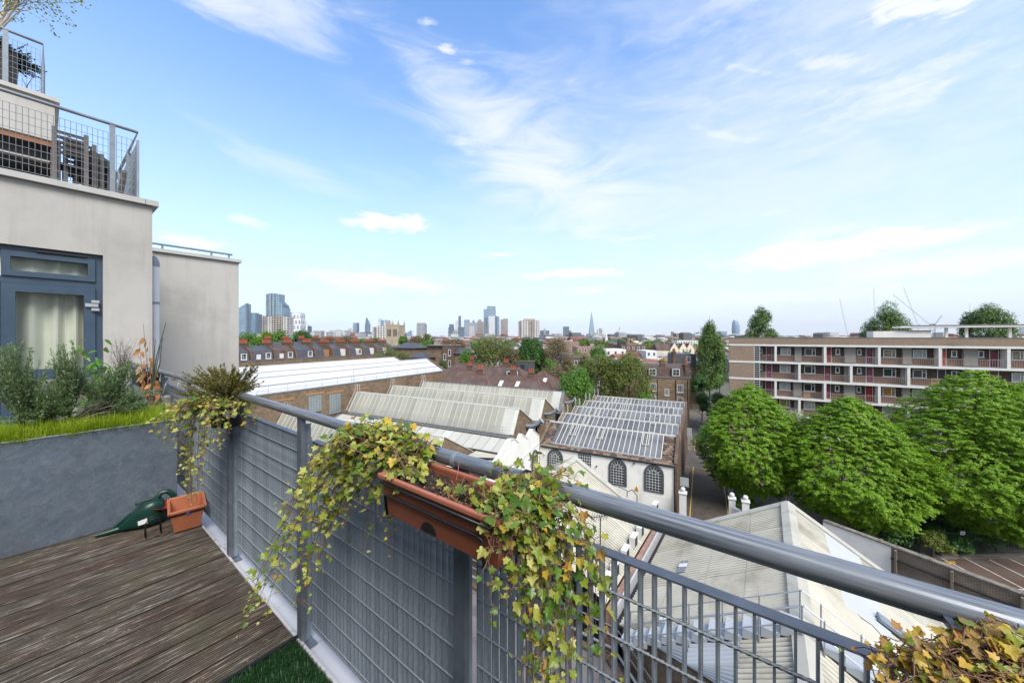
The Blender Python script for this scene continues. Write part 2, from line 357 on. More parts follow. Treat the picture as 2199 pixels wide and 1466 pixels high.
M['whiteline'] = pm('white_line', (.5, .5, .48), .8, c2=(.4, .4, .38), scale=6, dirt=(.12, .1, .09), ds=2, dlo=.55, dhi=.7)
M['carpark'] = pm('car_park_surface', (.075, .04, .03), .9, c2=(.10, .075, .06), scale=.35, detail=8, dirt=(.12, .115, .11), ds=.15, dlo=.5, dhi=.62, bmp=.2, bs=20)
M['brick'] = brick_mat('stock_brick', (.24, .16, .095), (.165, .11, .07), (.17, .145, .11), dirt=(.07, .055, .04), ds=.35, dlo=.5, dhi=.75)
M['brickdark'] = brick_mat('sooty_brick', (.15, .085, .055), (.10, .06, .042), (.10, .085, .07), dirt=(.045, .037, .03), ds=.5, dlo=.5, dhi=.75)
M['brickred'] = brick_mat('red_brick', (.27, .105, .075), (.20, .08, .06), (.30, .26, .22), .225, .075, .014)
M['brickwall'] = brick_mat('boundary_brick', (.17, .12, .085), (.115, .085, .062), (.28, .25, .20), .225, .075, .014, dirt=(.07, .06, .05), ds=.4)
M['slate'] = brick_mat('slate', (.075, .08, .095), (.06, .065, .08), (.03, .03, .035), .25, .14, .01, rough=.55)
M['tile'] = brick_mat('clay_tile', (.10, .058, .05), (.075, .048, .043), (.04, .028, .025), .17, .12, .01, dirt=(.11, .09, .08), ds=.5)
M['tilebrown'] = brick_mat('old_stone_tile', (.16, .125, .10), (.11, .085, .07), (.035, .03, .026), .3, .22, .03, dirt=(.2, .17, .14), ds=.8)
M['roof_white'] = pm('white_metal_roof', (.47, .48, .50), .5, c2=(.43, .44, .46), scale=.15, detail=8)
M['corr'] = pm('weathered_cement_sheet', (.48, .465, .405), .85, c2=(.38, .365, .31), scale=.5, detail=9, dirt=(.24, .22, .175), ds=.45, dlo=.5, dhi=.75, bmp=.15, bs=6)
def corr_mat(m, groove, amt):  # trough dirt in the colour, also standing in for contrast soft light lacks
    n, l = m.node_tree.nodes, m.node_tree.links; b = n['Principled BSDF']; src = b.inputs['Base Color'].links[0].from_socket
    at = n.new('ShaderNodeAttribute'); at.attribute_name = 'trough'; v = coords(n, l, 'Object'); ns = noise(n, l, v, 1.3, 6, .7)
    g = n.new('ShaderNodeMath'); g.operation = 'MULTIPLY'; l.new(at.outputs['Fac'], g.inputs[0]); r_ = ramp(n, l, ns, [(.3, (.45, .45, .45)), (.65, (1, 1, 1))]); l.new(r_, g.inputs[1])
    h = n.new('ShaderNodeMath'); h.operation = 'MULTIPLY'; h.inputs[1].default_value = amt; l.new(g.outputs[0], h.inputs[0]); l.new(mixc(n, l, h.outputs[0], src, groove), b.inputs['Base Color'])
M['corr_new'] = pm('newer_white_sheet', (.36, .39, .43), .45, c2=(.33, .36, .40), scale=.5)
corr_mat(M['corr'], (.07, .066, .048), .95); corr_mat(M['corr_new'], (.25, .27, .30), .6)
M['pane_cream'] = pm('aged_translucent_pane', (.31, .305, .26), .4, c2=(.25, .25, .215), scale=.25, detail=7, sx=(1, 1, 1), dirt=(.38, .37, .31), ds=.12, dlo=.5, dhi=.65)
per_piece(M['pane_cream'], .84, 1.1)
M['pane_white'] = pm('white_panel', (.46, .46, .43), .5, c2=(.40, .40, .37), scale=.4)
per_piece(M['pane_white'], .85, 1.08)
M['glazebar'] = pm('glazing_bar', (.52, .52, .48), .5, c2=(.45, .45, .41), dirt=(.33, .32, .28), ds=.5, dlo=.55, dhi=.8)
M['glass_roof'] = glass_mat('wired_roof_glass', (.07, .075, .085), .35, (.14, .145, .155)); per_piece(M['glass_roof'], .7, 1.25)
M['glass'] = glass_mat('window_glass')
M['glass_far'] = glass_mat('far_window_glass', (.05, .06, .075), .15)
M['surround'] = pm('dark_window_surround', (.06, .07, .085), .6)
M['redpot'] = pm('chimney_pot_clay', (.36, .085, .035), .8, c2=(.24, .06, .03), scale=2)
M['lead'] = pm('lead', (.12, .13, .14), .6, c2=(.17, .18, .19))
M['steel'] = pm('steel_tube', (.38, .41, .45), .4, .5)
M['acwhite'] = pm('unit_casing', (.62, .62, .60), .5, c2=(.55, .55, .53))
M['orange_sign'] = pm('orange_plate', (.75, .38, .02), .5)
M['blue_sign'] = pm('blue_plate', (.02, .14, .45), .5)
M['sign_face'] = pm('sign_face', (.35, .42, .46), .5)
M['curtain'] = pm('curtain_cloth', (.78, .77, .64), .9, c2=(.66, .65, .54), scale=1.5)
# ================================================================ large structure: ground, streets
def clear_glass(name, tr=.75, tint=(.96, .98, .98)):
    m, n, l, b = newmat(name); b.inputs['Base Color'].default_value = (.02, .025, .03, 1); b.inputs['Roughness'].default_value = .03
    b.inputs['Specular IOR Level'].default_value = 1.0
    t = n.new('ShaderNodeBsdfTransparent'); t.inputs[0].default_value = tuple(tint)+(1,)
    mx = n.new('ShaderNodeMixShader'); mx.inputs[0].default_value = tr; l.new(b.outputs[0], mx.inputs[1]); l.new(t.outputs[0], mx.inputs[2])
    l.new(mx.outputs[0], n['Material Output'].inputs[0]); return m
M['glass_clear'] = clear_glass('clear_door_glass', .9)
M['ground'] = pm('city_ground', (.11, .105, .095), .95, c2=(.08, .085, .06), scale=.02, detail=9, dirt=(.05, .075, .03), ds=.006, dlo=.5, dhi=.6)
g = MB(); g.quad((-12000, -3000, 0), (12000, -3000, 0), (12000, 12000, 0), (-12000, 12000, 0))
tag(g.build('ground', M['ground']), kind='structure')
HALL = Fr(15.17, 33, (-.883, .469), (.469, .883))          # a: along the white wall away from the lane, b: away from us along the lane
def strip(name, fr, pts, z, mat, kind='structure', th=None):
    m = MB(); m.add([fr(a, b, z) for a, b in pts], [tuple(range(len(pts)))]) if th is None else m.prism([fr(a, b, z-th) for a, b in pts], (0, 0, th))
    o = m.build(name, mat); tag(o, kind=kind); return o
strip('pavement', HALL, [(3, -14), (3, 60), (-26, 60), (-26, -14)], .004, M['pave'])
strip('lane', HALL, [(-.6, -14), (-.6, 34), (-4.6, 34), (-4.6, -14)], .008, M['setts'])
strip('kerb', HALL, [(-4.6, -12), (-4.6, 33.5), (-4.85, 33.5), (-4.85, -12)], .10, pm('granite_kerb', (.22, .21, .19), .9, bmp=.2), th=.1)
strip('road', HALL, [(12, 34), (12, 43), (-60, 43), (-60, 34)], .012, M['asphalt'])
# the street that slants under the trees in front of the flats
ST = Fr(*P(1560, 1000, z=0).xy, (P(2199, 1145, z=0)-P(1560, 1000, z=0)).xy[:])
strip('street', ST, [(-14, 3.5), (-14, -3.5), (60, -3.5), (60, 3.5)], .016, M['asphalt'])
for i, (bb, tone) in enumerate(((-3.2, 0), (-3.45, 0), (3.2, 0), (3.45, 0))):
    strip('yellow_line', ST, [(-2, bb), (60, bb), (60, bb+.1), (-2, bb+.1)], .020, M['yellow'])
for a in (-.95, -4.25):
    strip('yellow_line', HALL, [(a, -10), (a, 32.5), (a-.11, 32.5), (a-.11, -10)], .0125, M['yellow'])
for i in range(8):
    strip('give_way_mark', HALL, [(-1.2-i*.42, 33.2), (-1.45-i*.42, 33.2), (-1.45-i*.42, 33.5), (-1.2-i*.42, 33.5)], .0125, M['whiteline'])
strip('road_hatching', HALL, [(-2.0, 37), (-3.2, 37), (-3.2, 38.4), (-2, 38.4)], .017, M['whiteline'])
# car park beyond the boundary wall
cp = [P(1905, 1203, z=0), P(2199, 1192, z=0)+Vector((12, 0, 0)), P(2199, 1300, z=0)+Vector((20, -8, 0)), P(2010, 1430, z=0)]
m = MB(); m.add([(p.x, p.y, .010) for p in cp], [(0, 1, 2, 3)]); tag(m.build('car_park', M['carpark']), kind='structure')
for i, (x0, y0, x1, y1) in enumerate([(2022, 1198, 2150, 1262), (2065, 1194, 2230, 1280), (2125, 1201, 2235, 1255), (2167, 1199, 2240, 1232), (2180, 1265, 2260, 1268)]):
    a, b = P(x0, y0, z=0), P(x1, y1, z=0); a.z = b.z = .014; d = (b-a).normalized(); s = Vector((-d.y, d.x, 0))*.05
    m = MB(); m.quad(a-s, b-s, b+s, a+s); tag(m.build('parking_bay_line', M['whiteline']), kind='structure')
for i in range(2):
    a, b = P(2030+i*4, 1206+i*4, z=0), P(2052, 1206+i*4, z=0); a.z = b.z = .015; s = Vector((0, .06, 0))
    m = MB(); m.quad(a-s, b-s, b+s, a+s); tag(m.build('yellow_hatching', M['yellow']), kind='structure')
# far hills on the skyline
m = MB(); px = list(range(1180, 2300, 20)); prof = [P(x, 0, Z=9500, z=EYE+18+10*math.sin(x*.013)+5*math.sin(x*.05)) for x in px]
bot = [Vector((p.x, p.y, 0)) for p in prof]; bk = [p+Vector((0, 900, -25)) for p in prof]
for i in range(len(px)-1): m.quad(bot[i], bot[i+1], prof[i+1], prof[i]); m.quad(prof[i], prof[i+1], bk[i+1], bk[i])
tag(m.build('hills', pm('hill_woods', (.06, .09, .06), .95, scale=.01)), kind='structure')

# ================================================================ the terrace building we stand in
BF = Fr(0, 0, (-.7953, .6062), (.6062, .7953), z=DECK)       # a = u: along the rail away from us; b = v: across, outwards
tb = thing('terrace_building', 'pale grey rendered flats with stepped terraces and blue-framed glazed door at left', 'building', (-6, 5, 0))
def wallbox(fr, a0, a1, b0, b1, z0, z1, name, mat, par):
    m = MB(); m.fbox(fr, a0, a1, b0, b1, z0, z1); return m.build(name, mat, par)
OA0, OA1, OZ = -1.35, .577, 2.854        # opening of the glazed door, in v and z
m = MB()                                   # facade with its opening
m.fbox(BF, 8.4, 8.62, OA1, 1.12, -.3, 3.76); m.fbox(BF, 8.4, 8.62, -8, OA0, -.3, 3.76); m.fbox(BF, 8.4, 8.62, OA0, OA1, OZ, 3.76)
m.fbox(BF, 8.621, 12.8, .9, 1.12, -.3, 3.76)
m.build('wall', M['render'], tb)
wallbox(BF, 12.8, 24, -8, 3.52, -15.8, 3.76, 'wall', M['render'], tb)
wallbox(BF, 12.6, 16, -8, .173, 3.80, 6.66, 'wall', M['render'], tb)
wallbox(BF, -9, 12.79, -12, .99, -15.89, -.16, 'wall', M['render'], tb)
wallbox(BF, -9, 4.9, -6, -2.8, -.15, 3.76, 'wall', M['render'], tb)
wallbox(BF, -9, 8.3, -9, -6.01, -.15, 6.66, 'wall', M['render'], tb)
wallbox(BF, 8.6, 12.7, -8, .88, 3.4, 3.72, 'roof_slab', M['render'], tb)
wallbox(BF, 8.0, 12.7, -8, 1.1, -.15, -.02, 'terrace_floor', M['coping'], tb)
m = MB(); m.fbox(BF, 8.33, 8.75, -8, 1.03, 3.765, 3.85); m.build('coping', M['coping'], tb)
m = MB(); m.fbox(BF, 8.33, 12.79, 1.035, 1.19, 3.765, 3.85); m.build('coping', M['coping'], tb)
m = MB(); m.fbox(BF, 12.73, 13.1, -8, 3.58, 3.765, 3.85); m.build('coping', M['coping'], tb)
m = MB(); m.fbox(BF, 12.53, 12.9, -8, .12, 6.665, 6.75); m.build('coping', M['coping'], tb)
m = MB(); m.fbox(BF, 12.53, 16, .125, .24, 6.665, 6.75); m.build('coping', M['coping'], tb)
# glazed door: outer frame, transom light, leaf
df = MB()
def ring(m, fr, a0, a1, b0, b1, z0, z1, t, tb_=None):
    tb_ = tb_ or t
    m.fbox(fr, a0, a1, b0, b0+t, z0, z1); m.fbox(fr, a0, a1, b1-t, b1, z0, z1)
    m.fbox(fr, a0, a1, b0+t, b1-t, z0, z0+tb_); m.fbox(fr, a0, a1, b0+t, b1-t, z1-t, z1); return m
ring(df, BF, 8.47, 8.56, OA0, OA1, -.02, OZ, .07); df.fbox(BF, 8.472, 8.558, OA0+.07, OA1-.07, 2.34, 2.43)
df.fbox(BF, 8.474, 8.556, -.42, -.34, .05, 2.34)
o = df.build('door_frame', M['door_blue'], tb)
tl = MB(); ring(tl, BF, 8.445, 8.54, -.335, OA1-.075, 2.435, OZ-.075, .075); o2 = tl.build('transom', M['door_blue'], tb)
p_ = MB(); p_.fbox(BF, 8.50, 8.51, -.26, OA1-.15, 2.51, OZ-.15); p_.build('pane', M['glass_clear'], o2)
v_ = MB(); v_.fbox(BF, 8.42, 8.444, -.05, .42, OZ-.06, OZ-.035); v_.build('vent', M['black'], tb)
lf = MB(); ring(lf, BF, 8.44, 8.54, -.335, OA1-.075, .0, 2.335, .115, .16); lf.fbox(BF, 8.441, 8.539, -.22, OA1-.19, .98, 1.13)
dl = lf.build('door', M['door_blue'], tb)
for z0, z1 in ((.16, .98), (1.13, 2.22)):
    q = MB(); q.fbox(BF, 8.50, 8.512, -.22, OA1-.19, z0, z1); q.build('pane', M['glass_clear'], dl)
h = MB(); h.fbox(BF, 8.41, 8.44, .40, .53, 2.05, 2.10); h.fbox(BF, 8.40, 8.44, .46, .54, 2.11, 2.15); h.fbox(BF, 8.40, 8.44, .46, .54, 1.99, 2.03); h.build('hinge', M['galv_light'], dl)
q = MB(); q.fbox(BF, 8.49, 8.52, OA0+.07, -.42, .05, 2.34); q.build('pane', M['glass_clear'], tb)
cu = MB(); n_ = 90
for z0, z1, dep in ((.02, 2.33, 8.67), (2.36, OZ, 8.60)):
    pts = [(OA0+(OA1-OA0)*i/n_, dep+(.045 if dep > 8.65 else .02)*math.sin(i*.62+.8*math.sin(i*.17))) for i in range(n_+1)]
    for (b0, a0), (b1, a1) in zip(pts, pts[1:]): cu.quad(BF(a0, b0, z0), BF(a1, b1, z0), BF(a1, b1, z1), BF(a0, b0, z1))
cu.build('curtain', M['curtain'], tb, smooth=True)
ib = MB(); ib.fbox(BF, 9.6, 9.7, -3, .88, -.1, 3.2); ib.fbox(BF, 8.63, 9.6, .75, .88, -.1, 3.2); ib.build('room_wall', M['curtain'], tb)
# flue pipe on the side wall
fl = MB(); fl.tube([BF(8.9, 1.21, -1), BF(8.9, 1.21, 2.2)], .066, 20); fl.tube([BF(8.9, 1.21, 2.2), BF(8.9, 1.21, 2.86)], .066, 20); f0 = fl.build('flue_pipe', M['pipe'], tb, smooth=40)
fc = MB(); fc.lathe(BF(8.9, 1.21, 0), [(.072, 2.17), (.072, 2.21)], 20); fc.build('pipe_collar', M['galv'], f0, smooth=40); fc = MB(); fc.lathe(BF(8.9, 1.21, 0), [(.074, 2.84), (.074, 2.9), (.068, 2.92), (.05, 2.98), (.005, 3.03)], 20); fc.build('pipe_cowl', M['galv'], f0, smooth=40)
# tube rail on top of the further block
rl = MB(); rl.tube([BF(12.86, .5, 3.98), BF(12.86, 3.38, 3.98)], .028, 10)
for b in (.9, 1.9, 2.9, 3.3): rl.tube([BF(12.86, b, 3.84), BF(12.86, b, 3.98)], .022, 8)
rl.build('roof_rail', M['galv'], tb)

# ================================================================ the decked balcony
dk = link(bpy.data.objects.new('deck', None)); dk.location = BF(3.3, .8); WL[dk] = BF(3.3, .8); tag(dk, kind='structure')
def deck_mat():
    m, n, l, b = newmat('weathered_decking'); t = n.new('ShaderNodeTexCoord'); oi = n.new('ShaderNodeObjectInfo')
    ad = n.new('ShaderNodeVectorMath'); ad.operation = 'ADD'; l.new(t.outputs['Object'], ad.inputs[0])
    sc_ = n.new('ShaderNodeVectorMath'); sc_.operation = 'SCALE'; l.new(oi.outputs['Location'], sc_.inputs[0]); sc_.inputs['Scale'].default_value = 3.3
    l.new(sc_.outputs[0], ad.inputs[1])
    mp = n.new('ShaderNodeMapping'); l.new(ad.outputs[0], mp.inputs[0]); mp.inputs['Scale'].default_value = (1, 9, 9)
    grain = noise(n, l, mp.outputs[0], 5, 9, .75)
    col = ramp(n, l, grain, [(.31, (.010, .008, .006)), (.45, (.044, .035, .027)), (.55, (.082, .067, .053)), (.65, (.29, .265, .23))])
    mp2 = n.new('ShaderNodeMapping'); l.new(ad.outputs[0], mp2.inputs[0]); mp2.inputs['Scale'].default_value = (1, 2.2, 1)
    red = ramp(n, l, noise(n, l, mp2.outputs[0], 1.6, 4), [(.45, (0, 0, 0)), (.65, (1, 1, 1))]); col = mixc(n, l, red, col, mixc(n, l, 1.0, col, (.72, .50, .42), 'MULTIPLY'))
    wc = n.new('ShaderNodeNewGeometry')
    ms = noise(n, l, wc.outputs['Position'], 2.2, 6, .7); ms2 = ramp(n, l, ms, [(.52, (0, 0, 0)), (.72, (.5, .5, .5))]); col = mixc(n, l, ms2, col, (.06, .058, .018))
    lc = noise(n, l, wc.outputs['Position'], 42, 4, .8); lc2 = ramp(n, l, lc, [(.6, (0, 0, 0)), (.7, (.8, .8, .8))])
    la = ramp(n, l, noise(n, l, wc.outputs['Position'], 1.3, 4), [(.42, (.05, .05, .05)), (.62, (1, 1, 1))]); lm = n.new('ShaderNodeMath'); lm.operation = 'MULTIPLY'
    l.new(lc2, lm.inputs[0]); l.new(la, lm.inputs[1]); col = mixc(n, l, lm.outputs[0], col, (.33, .33, .28))
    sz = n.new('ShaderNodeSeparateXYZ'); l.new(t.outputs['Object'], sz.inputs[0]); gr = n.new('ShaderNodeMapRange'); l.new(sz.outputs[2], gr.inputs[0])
    gr.inputs[1].default_value = -.0015; gr.inputs[2].default_value = -.005; gr.inputs[3].default_value = 0; gr.inputs[4].default_value = .88; col = mixc(n, l, gr.outputs[0], col, (.012, .010, .007))   # colour darkened down in the grooves
    l.new(col, b.inputs['Base Color']); b.inputs['Roughness'].default_value = .7; bump(n, l, b, grain, .5, .004); return m
M['deck'] = deck_mat()
V0, V1, BWID = -2.7, .815, .148
prof = [(0, -.028)]; gw = BWID-.0115; nr_ = 9; pit = gw/nr_
for i in range(nr_):
    y = i*pit; prof += [(y+.0008, -.001), (y+.0020, 0), (y+pit*.52, 0), (y+pit*.60, -.006), (y+pit*.98, -.006)]
prof += [(gw-.0002, -.001), (gw, -.028)]
def board_mesh(len_):
    b = MB(); k = len(prof); b.add([(0, y, z) for y, z in prof]+[(len_, y, z) for y, z in prof], [(i, k+i, k+i+1, i+1) for i in range(k-1)]+[tuple(range(k)), tuple(range(2*k-1, k-1, -1))]); return b
me0 = board_mesh(V1-V0).build('board', M['deck'], None); me0.parent = dk
rzb = math.atan2(BF.B.y, BF.B.x)
i = 0; u = 2.085
while u < 4.60:
    o = me0 if i == 0 else link(me0.copy())
    # local x runs along v; local y points towards -u
    o.location = BF(u-.002, V0+rng.uniform(-.004, .004), rng.uniform(-.0015, .0015))-WL[dk]; o.rotation_euler = (0, 0, rzb); o.parent = dk
    u += BWID; i += 1
js = MB(); js.fbox(BF, 2.09, 4.6, V0, .80, -.10, -.03); js.build('joist_bed', M['dark'], dk)
tr = MB(); tr.fbox(BF, 2.062, 2.082, V0, .83, -.05, .004); tr.build('edge_trim', M['black'], dk)
lg = link(bpy.data.objects.new('parapet_ledge', None)); lg.location = BF(2, .9); WL[lg] = BF(2, .9); tag(lg, kind='structure')
def ledge_mat():
    return pm('ledge_metal', (.40, .40, .42), .5, .1, c2=(.47, .47, .49), scale=5, dirt=(.16, .15, .14), ds=7, dlo=.58, dhi=.68, bmp=.1)
M['ledge'] = ledge_mat()
m = MB(); m.fbox(BF, -3, 8.3, .820, .834, -.12, -.004); m.fbox(BF, -3, 8.3, .838, .99, -.15, -.055); m.build('ledge_plate', M['ledge'], lg)
m = MB(); m.fbox(BF, -3, 8.3, .985, 1.0, -.5, -.02); m.build('ledge_upstand', M['ledge'], lg)
for k in range(14):
    m = MB(); m.lathe(BF(.4+k*.6, .955, 0), [(.009, -.055), (.009, -.043), (.004, -.040)], 10); m.build('bolt', M['galv'], lg) 
# artificial grass: blades on a backing
gm = leaf_mat('artificial_turf', [(.008, .035, .008), (.012, .055, .012), (.02, .08, .015), (.012, .045, .02)], .45, .2)
def blades(name, area, n, h, wd, mat, lean, parent=None, label=None, cat=None, z=0, seed=1, clump=0, loc=None):
    r = np.random.default_rng(seed)
    (a0, a1), (b0, b1) = area; a = r.uniform(a0, a1, n); b = r.uniform(b0, b1, n)
    if clump:
        ca = r.uniform(a0, a1, clump); cb = r.uniform(b0, b1, clump); k = r.integers(0, clump, n); keep = r.random(n) < .75
        a = np.where(keep, np.clip(ca[k]+r.normal(0, .03, n), a0, a1), a); b = np.where(keep, cb[k]+r.normal(0, .03, n), b)
    A = np.array([BF.A.x, BF.A.y]); B = np.array([BF.B.x, BF.B.y]); p = a[:, None]*A+b[:, None]*B
    base = np.concatenate([p, np.full((n, 1), z+DECK)], 1)
    ang = r.uniform(0, 2*math.pi, n); hh = r.uniform(h[0], h[1], n); ln = r.normal(0, lean, n)
    wdir = np.stack([np.cos(ang), np.sin(ang), np.zeros(n)], 1)*wd/2; ld = np.stack([-np.sin(ang), np.cos(ang), np.zeros(n)], 1)*(ln*hh)[:, None]
    up = np.zeros((n, 3)); up[:, 2] = hh
    v = np.stack([base-wdir, base+wdir, base+wdir*.7+ld*.35+up*.55, base-wdir*.7+ld*.35+up*.55, base+ld+up*(1-.25*np.abs(ln))[:, None]], 1).reshape(-1, 3)
    i = np.arange(n)[:, None]*5; f = np.concatenate([i+[[0, 1, 2]], i+[[0, 2, 3]], i+[[3, 2, 4]]], 0)
    return fast(name, v, f, mat, parent, loc=None if parent else tuple(BF((a0+a1)/2, (b0+b1)/2, z)))
m = MB(); m.fbox(BF, -3, 2.06, V0, .818, -.10, -.014); tag(m.build('turf_base', pm('turf_backing', (.006, .02, .007), .9)), kind='structure')
o = blades('artificial_grass', ((.5, 2.058), (-.55, .815)), 90000, (.016, .030), .003, gm, .6, z=-.014, seed=5); tag(o, 'deep green artificial grass laid beside the decking', 'artificial grass', kind='stuff')
# ---------------------------------------------------------------- railing
RV, RZ = .84, 1.188
rg = thing('balcony_railing', 'galvanised steel railing with round handrail and slatted grating panels along our balcony edge', 'railing', BF(2, .84))
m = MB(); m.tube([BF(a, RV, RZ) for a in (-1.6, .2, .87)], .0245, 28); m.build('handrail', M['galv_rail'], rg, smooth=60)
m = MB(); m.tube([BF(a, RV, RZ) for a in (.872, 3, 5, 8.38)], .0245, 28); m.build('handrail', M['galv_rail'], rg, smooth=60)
m = MB(); m.tube([BF(.862, RV, RZ), BF(.880, RV, RZ)], .0262, 28); m.build('rail_sleeve', M['galv'], rg, smooth=60)
post0 = None; fin0 = None; posts = [-.35, .85, 2.05, 3.25, 4.45, 5.65, 6.85, 8.05]
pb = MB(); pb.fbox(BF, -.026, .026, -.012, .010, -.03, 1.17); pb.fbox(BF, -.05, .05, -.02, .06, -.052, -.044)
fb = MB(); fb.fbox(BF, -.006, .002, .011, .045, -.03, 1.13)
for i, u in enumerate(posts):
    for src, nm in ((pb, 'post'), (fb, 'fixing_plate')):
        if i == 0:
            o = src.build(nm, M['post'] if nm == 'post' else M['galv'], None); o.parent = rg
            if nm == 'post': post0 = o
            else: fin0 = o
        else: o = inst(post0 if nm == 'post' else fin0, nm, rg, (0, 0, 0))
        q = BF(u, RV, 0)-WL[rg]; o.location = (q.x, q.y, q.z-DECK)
for src, nm in ((post0, 'cap_block'),):
    pass
# grating panels: upright flat slats, twisted cross rods, a flat bar along the top
PV = .893; zt, zb = 1.036, .045
sl = MB(); sl.fbox(BF, -.0024, .0024, -.015, .015, zb, zt-.004); slat0 = None
def rod(len_, n=None):
    n = n or int(len_/.011); b = MB(); base = 0; hw = .0046
    for i in range(n+1):
        t = i*math.pi/3.0; x = len_*i/n
        for k in range(4):
            a = t+k*math.pi/2; b.v.append(tuple(BF(x, math.cos(a)*hw, math.sin(a)*hw-DECK)))
    for i in range(n):
        for k in range(4): b.f.append((i*4+k, i*4+(k+1) % 4, i*4+4+(k+1) % 4, i*4+4+k))
    return b
M['rodm'] = pm('galvanised_rod', (.33, .36, .395), .45, .25, scale=60)
rod0 = None; top0 = None; nsl = 0
for i in range(7):
    u0, u1 = posts[i]+.035, posts[i+1]-.035; n_ = 34; 
    for k in range(n_+1):
        if u0 > 5.8 and k % 1: continue
        u = u0+(u1-u0)*k/n_
        if slat0 is None: o = slat0 = sl.build('slat', M['galv'], None); o.parent = rg
        else: o = inst(slat0, 'slat', rg, (0, 0, 0))
        q = BF(u, PV, 0)-WL[rg]; o.location = (q.x, q.y, q.z-DECK)
    for k in range(9):
        z = zt-.085-k*.1105
        if rod0 is None: o = rod0 = rod(u1-u0).build('cross_rod', M['rodm'], None, smooth=True); o.parent = rg
        else: o = inst(rod0, 'cross_rod', rg, (0, 0, 0))
        q = BF(u0, PV-.0145, z)-WL[rg]; o.location = (q.x, q.y, q.z)
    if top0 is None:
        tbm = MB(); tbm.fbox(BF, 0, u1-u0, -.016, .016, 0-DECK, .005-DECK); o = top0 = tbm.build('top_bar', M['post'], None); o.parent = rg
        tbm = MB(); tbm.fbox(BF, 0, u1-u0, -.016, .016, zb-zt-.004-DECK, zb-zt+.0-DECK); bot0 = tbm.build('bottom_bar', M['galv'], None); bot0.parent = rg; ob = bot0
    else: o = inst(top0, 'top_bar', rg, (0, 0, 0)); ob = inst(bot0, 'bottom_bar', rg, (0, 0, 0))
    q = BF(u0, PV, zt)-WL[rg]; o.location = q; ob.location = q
# ---------------------------------------------------------------- galvanised planter that divides the terraces
pl = thing('metal_planter', 'long blue-grey galvanised steel planter dividing the two terraces', 'planter', BF(4.6, 0))
def planter_mat():
    m, n, l, b = newmat('spangled_zinc'); v = coords(n, l, 'Object', (1, 1, 1)); vo = n.new('ShaderNodeTexVoronoi'); vo.inputs['Scale'].default_value = 55
    d = noise(n, l, v, 9, 4); dm = mixc(n, l, .35, v, d); l.new(dm, vo.inputs['Vector'])
    f = noise(n, l, v, 9, 9, .8); c1 = ramp(n, l, f, [(.25, (.078, .10, .13)), (.5, (.115, .145, .18)), (.75, (.165, .19, .22))])
    sp = ramp(n, l, vo.outputs['Color'], [(.2, (.86, .86, .88)), (.8, (1.15, 1.15, 1.13))]); c = mixc(n, l, 1.0, c1, sp, 'MULTIPLY')
    s = ramp(n, l, noise(n, l, v, 1.1, 7, .7), [(.52, (0, 0, 0)), (.75, (.55, .55, .55))]); c = mixc(n, l, s, c, (.10, .075, .075))
    w_ = ramp(n, l, noise(n, l, coords(n, l, 'Object', (1, 1, 5)), 6, 5, .8), [(.66, (0, 0, 0)), (.72, (.5, .5, .5))]); c = mixc(n, l, w_, c, (.22, .24, .26))
    l.new(c, b.inputs['Base Color']); b.inputs['Metallic'].default_value = .25; b.inputs['Roughness'].default_value = .48; bump(n, l, b, f, .06, .01); return m
M['zinc'] = planter_mat()
m = MB(); m.fbox(BF, 4.47, 4.474, -2.7, .76, .004, .831); m.fbox(BF, 4.4745, 4.95, .756, .76, .004, .831); m.fbox(BF, 4.946, 4.95, -2.7, .755, .004, .831); m.fbox(BF, 4.4745, 4.945, -2.7, -2.696, .004, .831); m.build('panel', M['zinc'], pl)
m = MB(); m.fbox(BF, 4.464, 4.492, -2.7, .766, .832, .838); m.fbox(BF, 4.493, 4.925, .744, .766, .832, .838); m.fbox(BF, 4.926, 4.953, -2.7, .766, .832, .838); m.build('rim', M['galv_light'], pl)
m = MB(); na, nb = 12, 80
def soilz(a, b): return .79+.025*math.sin(a*23+b*7)+.02*math.sin(b*13)
for i in range(na):
    for j in range(nb):
        A = [4.475+.47*(i+k)/na for k in (0, 1)]; B = [-2.69+3.43*(j+k)/nb for k in (0, 1)]
        m.quad(*[BF(a, b, soilz(a, b)) for a, b in ((A[0], B[0]), (A[1], B[0]), (A[1], B[1]), (A[0], B[1]))])
m.build('soil', M['soil'], pl)
gl = leaf_mat('young_grass', [(.14, .24, .012), (.30, .42, .02), (.44, .52, .035), (.20, .34, .02), (.50, .48, .09)], .5, .45)
o = blades('planter_grass', ((4.477, 4.92), (-1.2, .74)), 22000, (.06, .20), .0042, gl, .75, z=.79, seed=9, clump=260); tag(o, 'bright yellow-green grass growing along the metal planter', 'grass', kind='stuff')
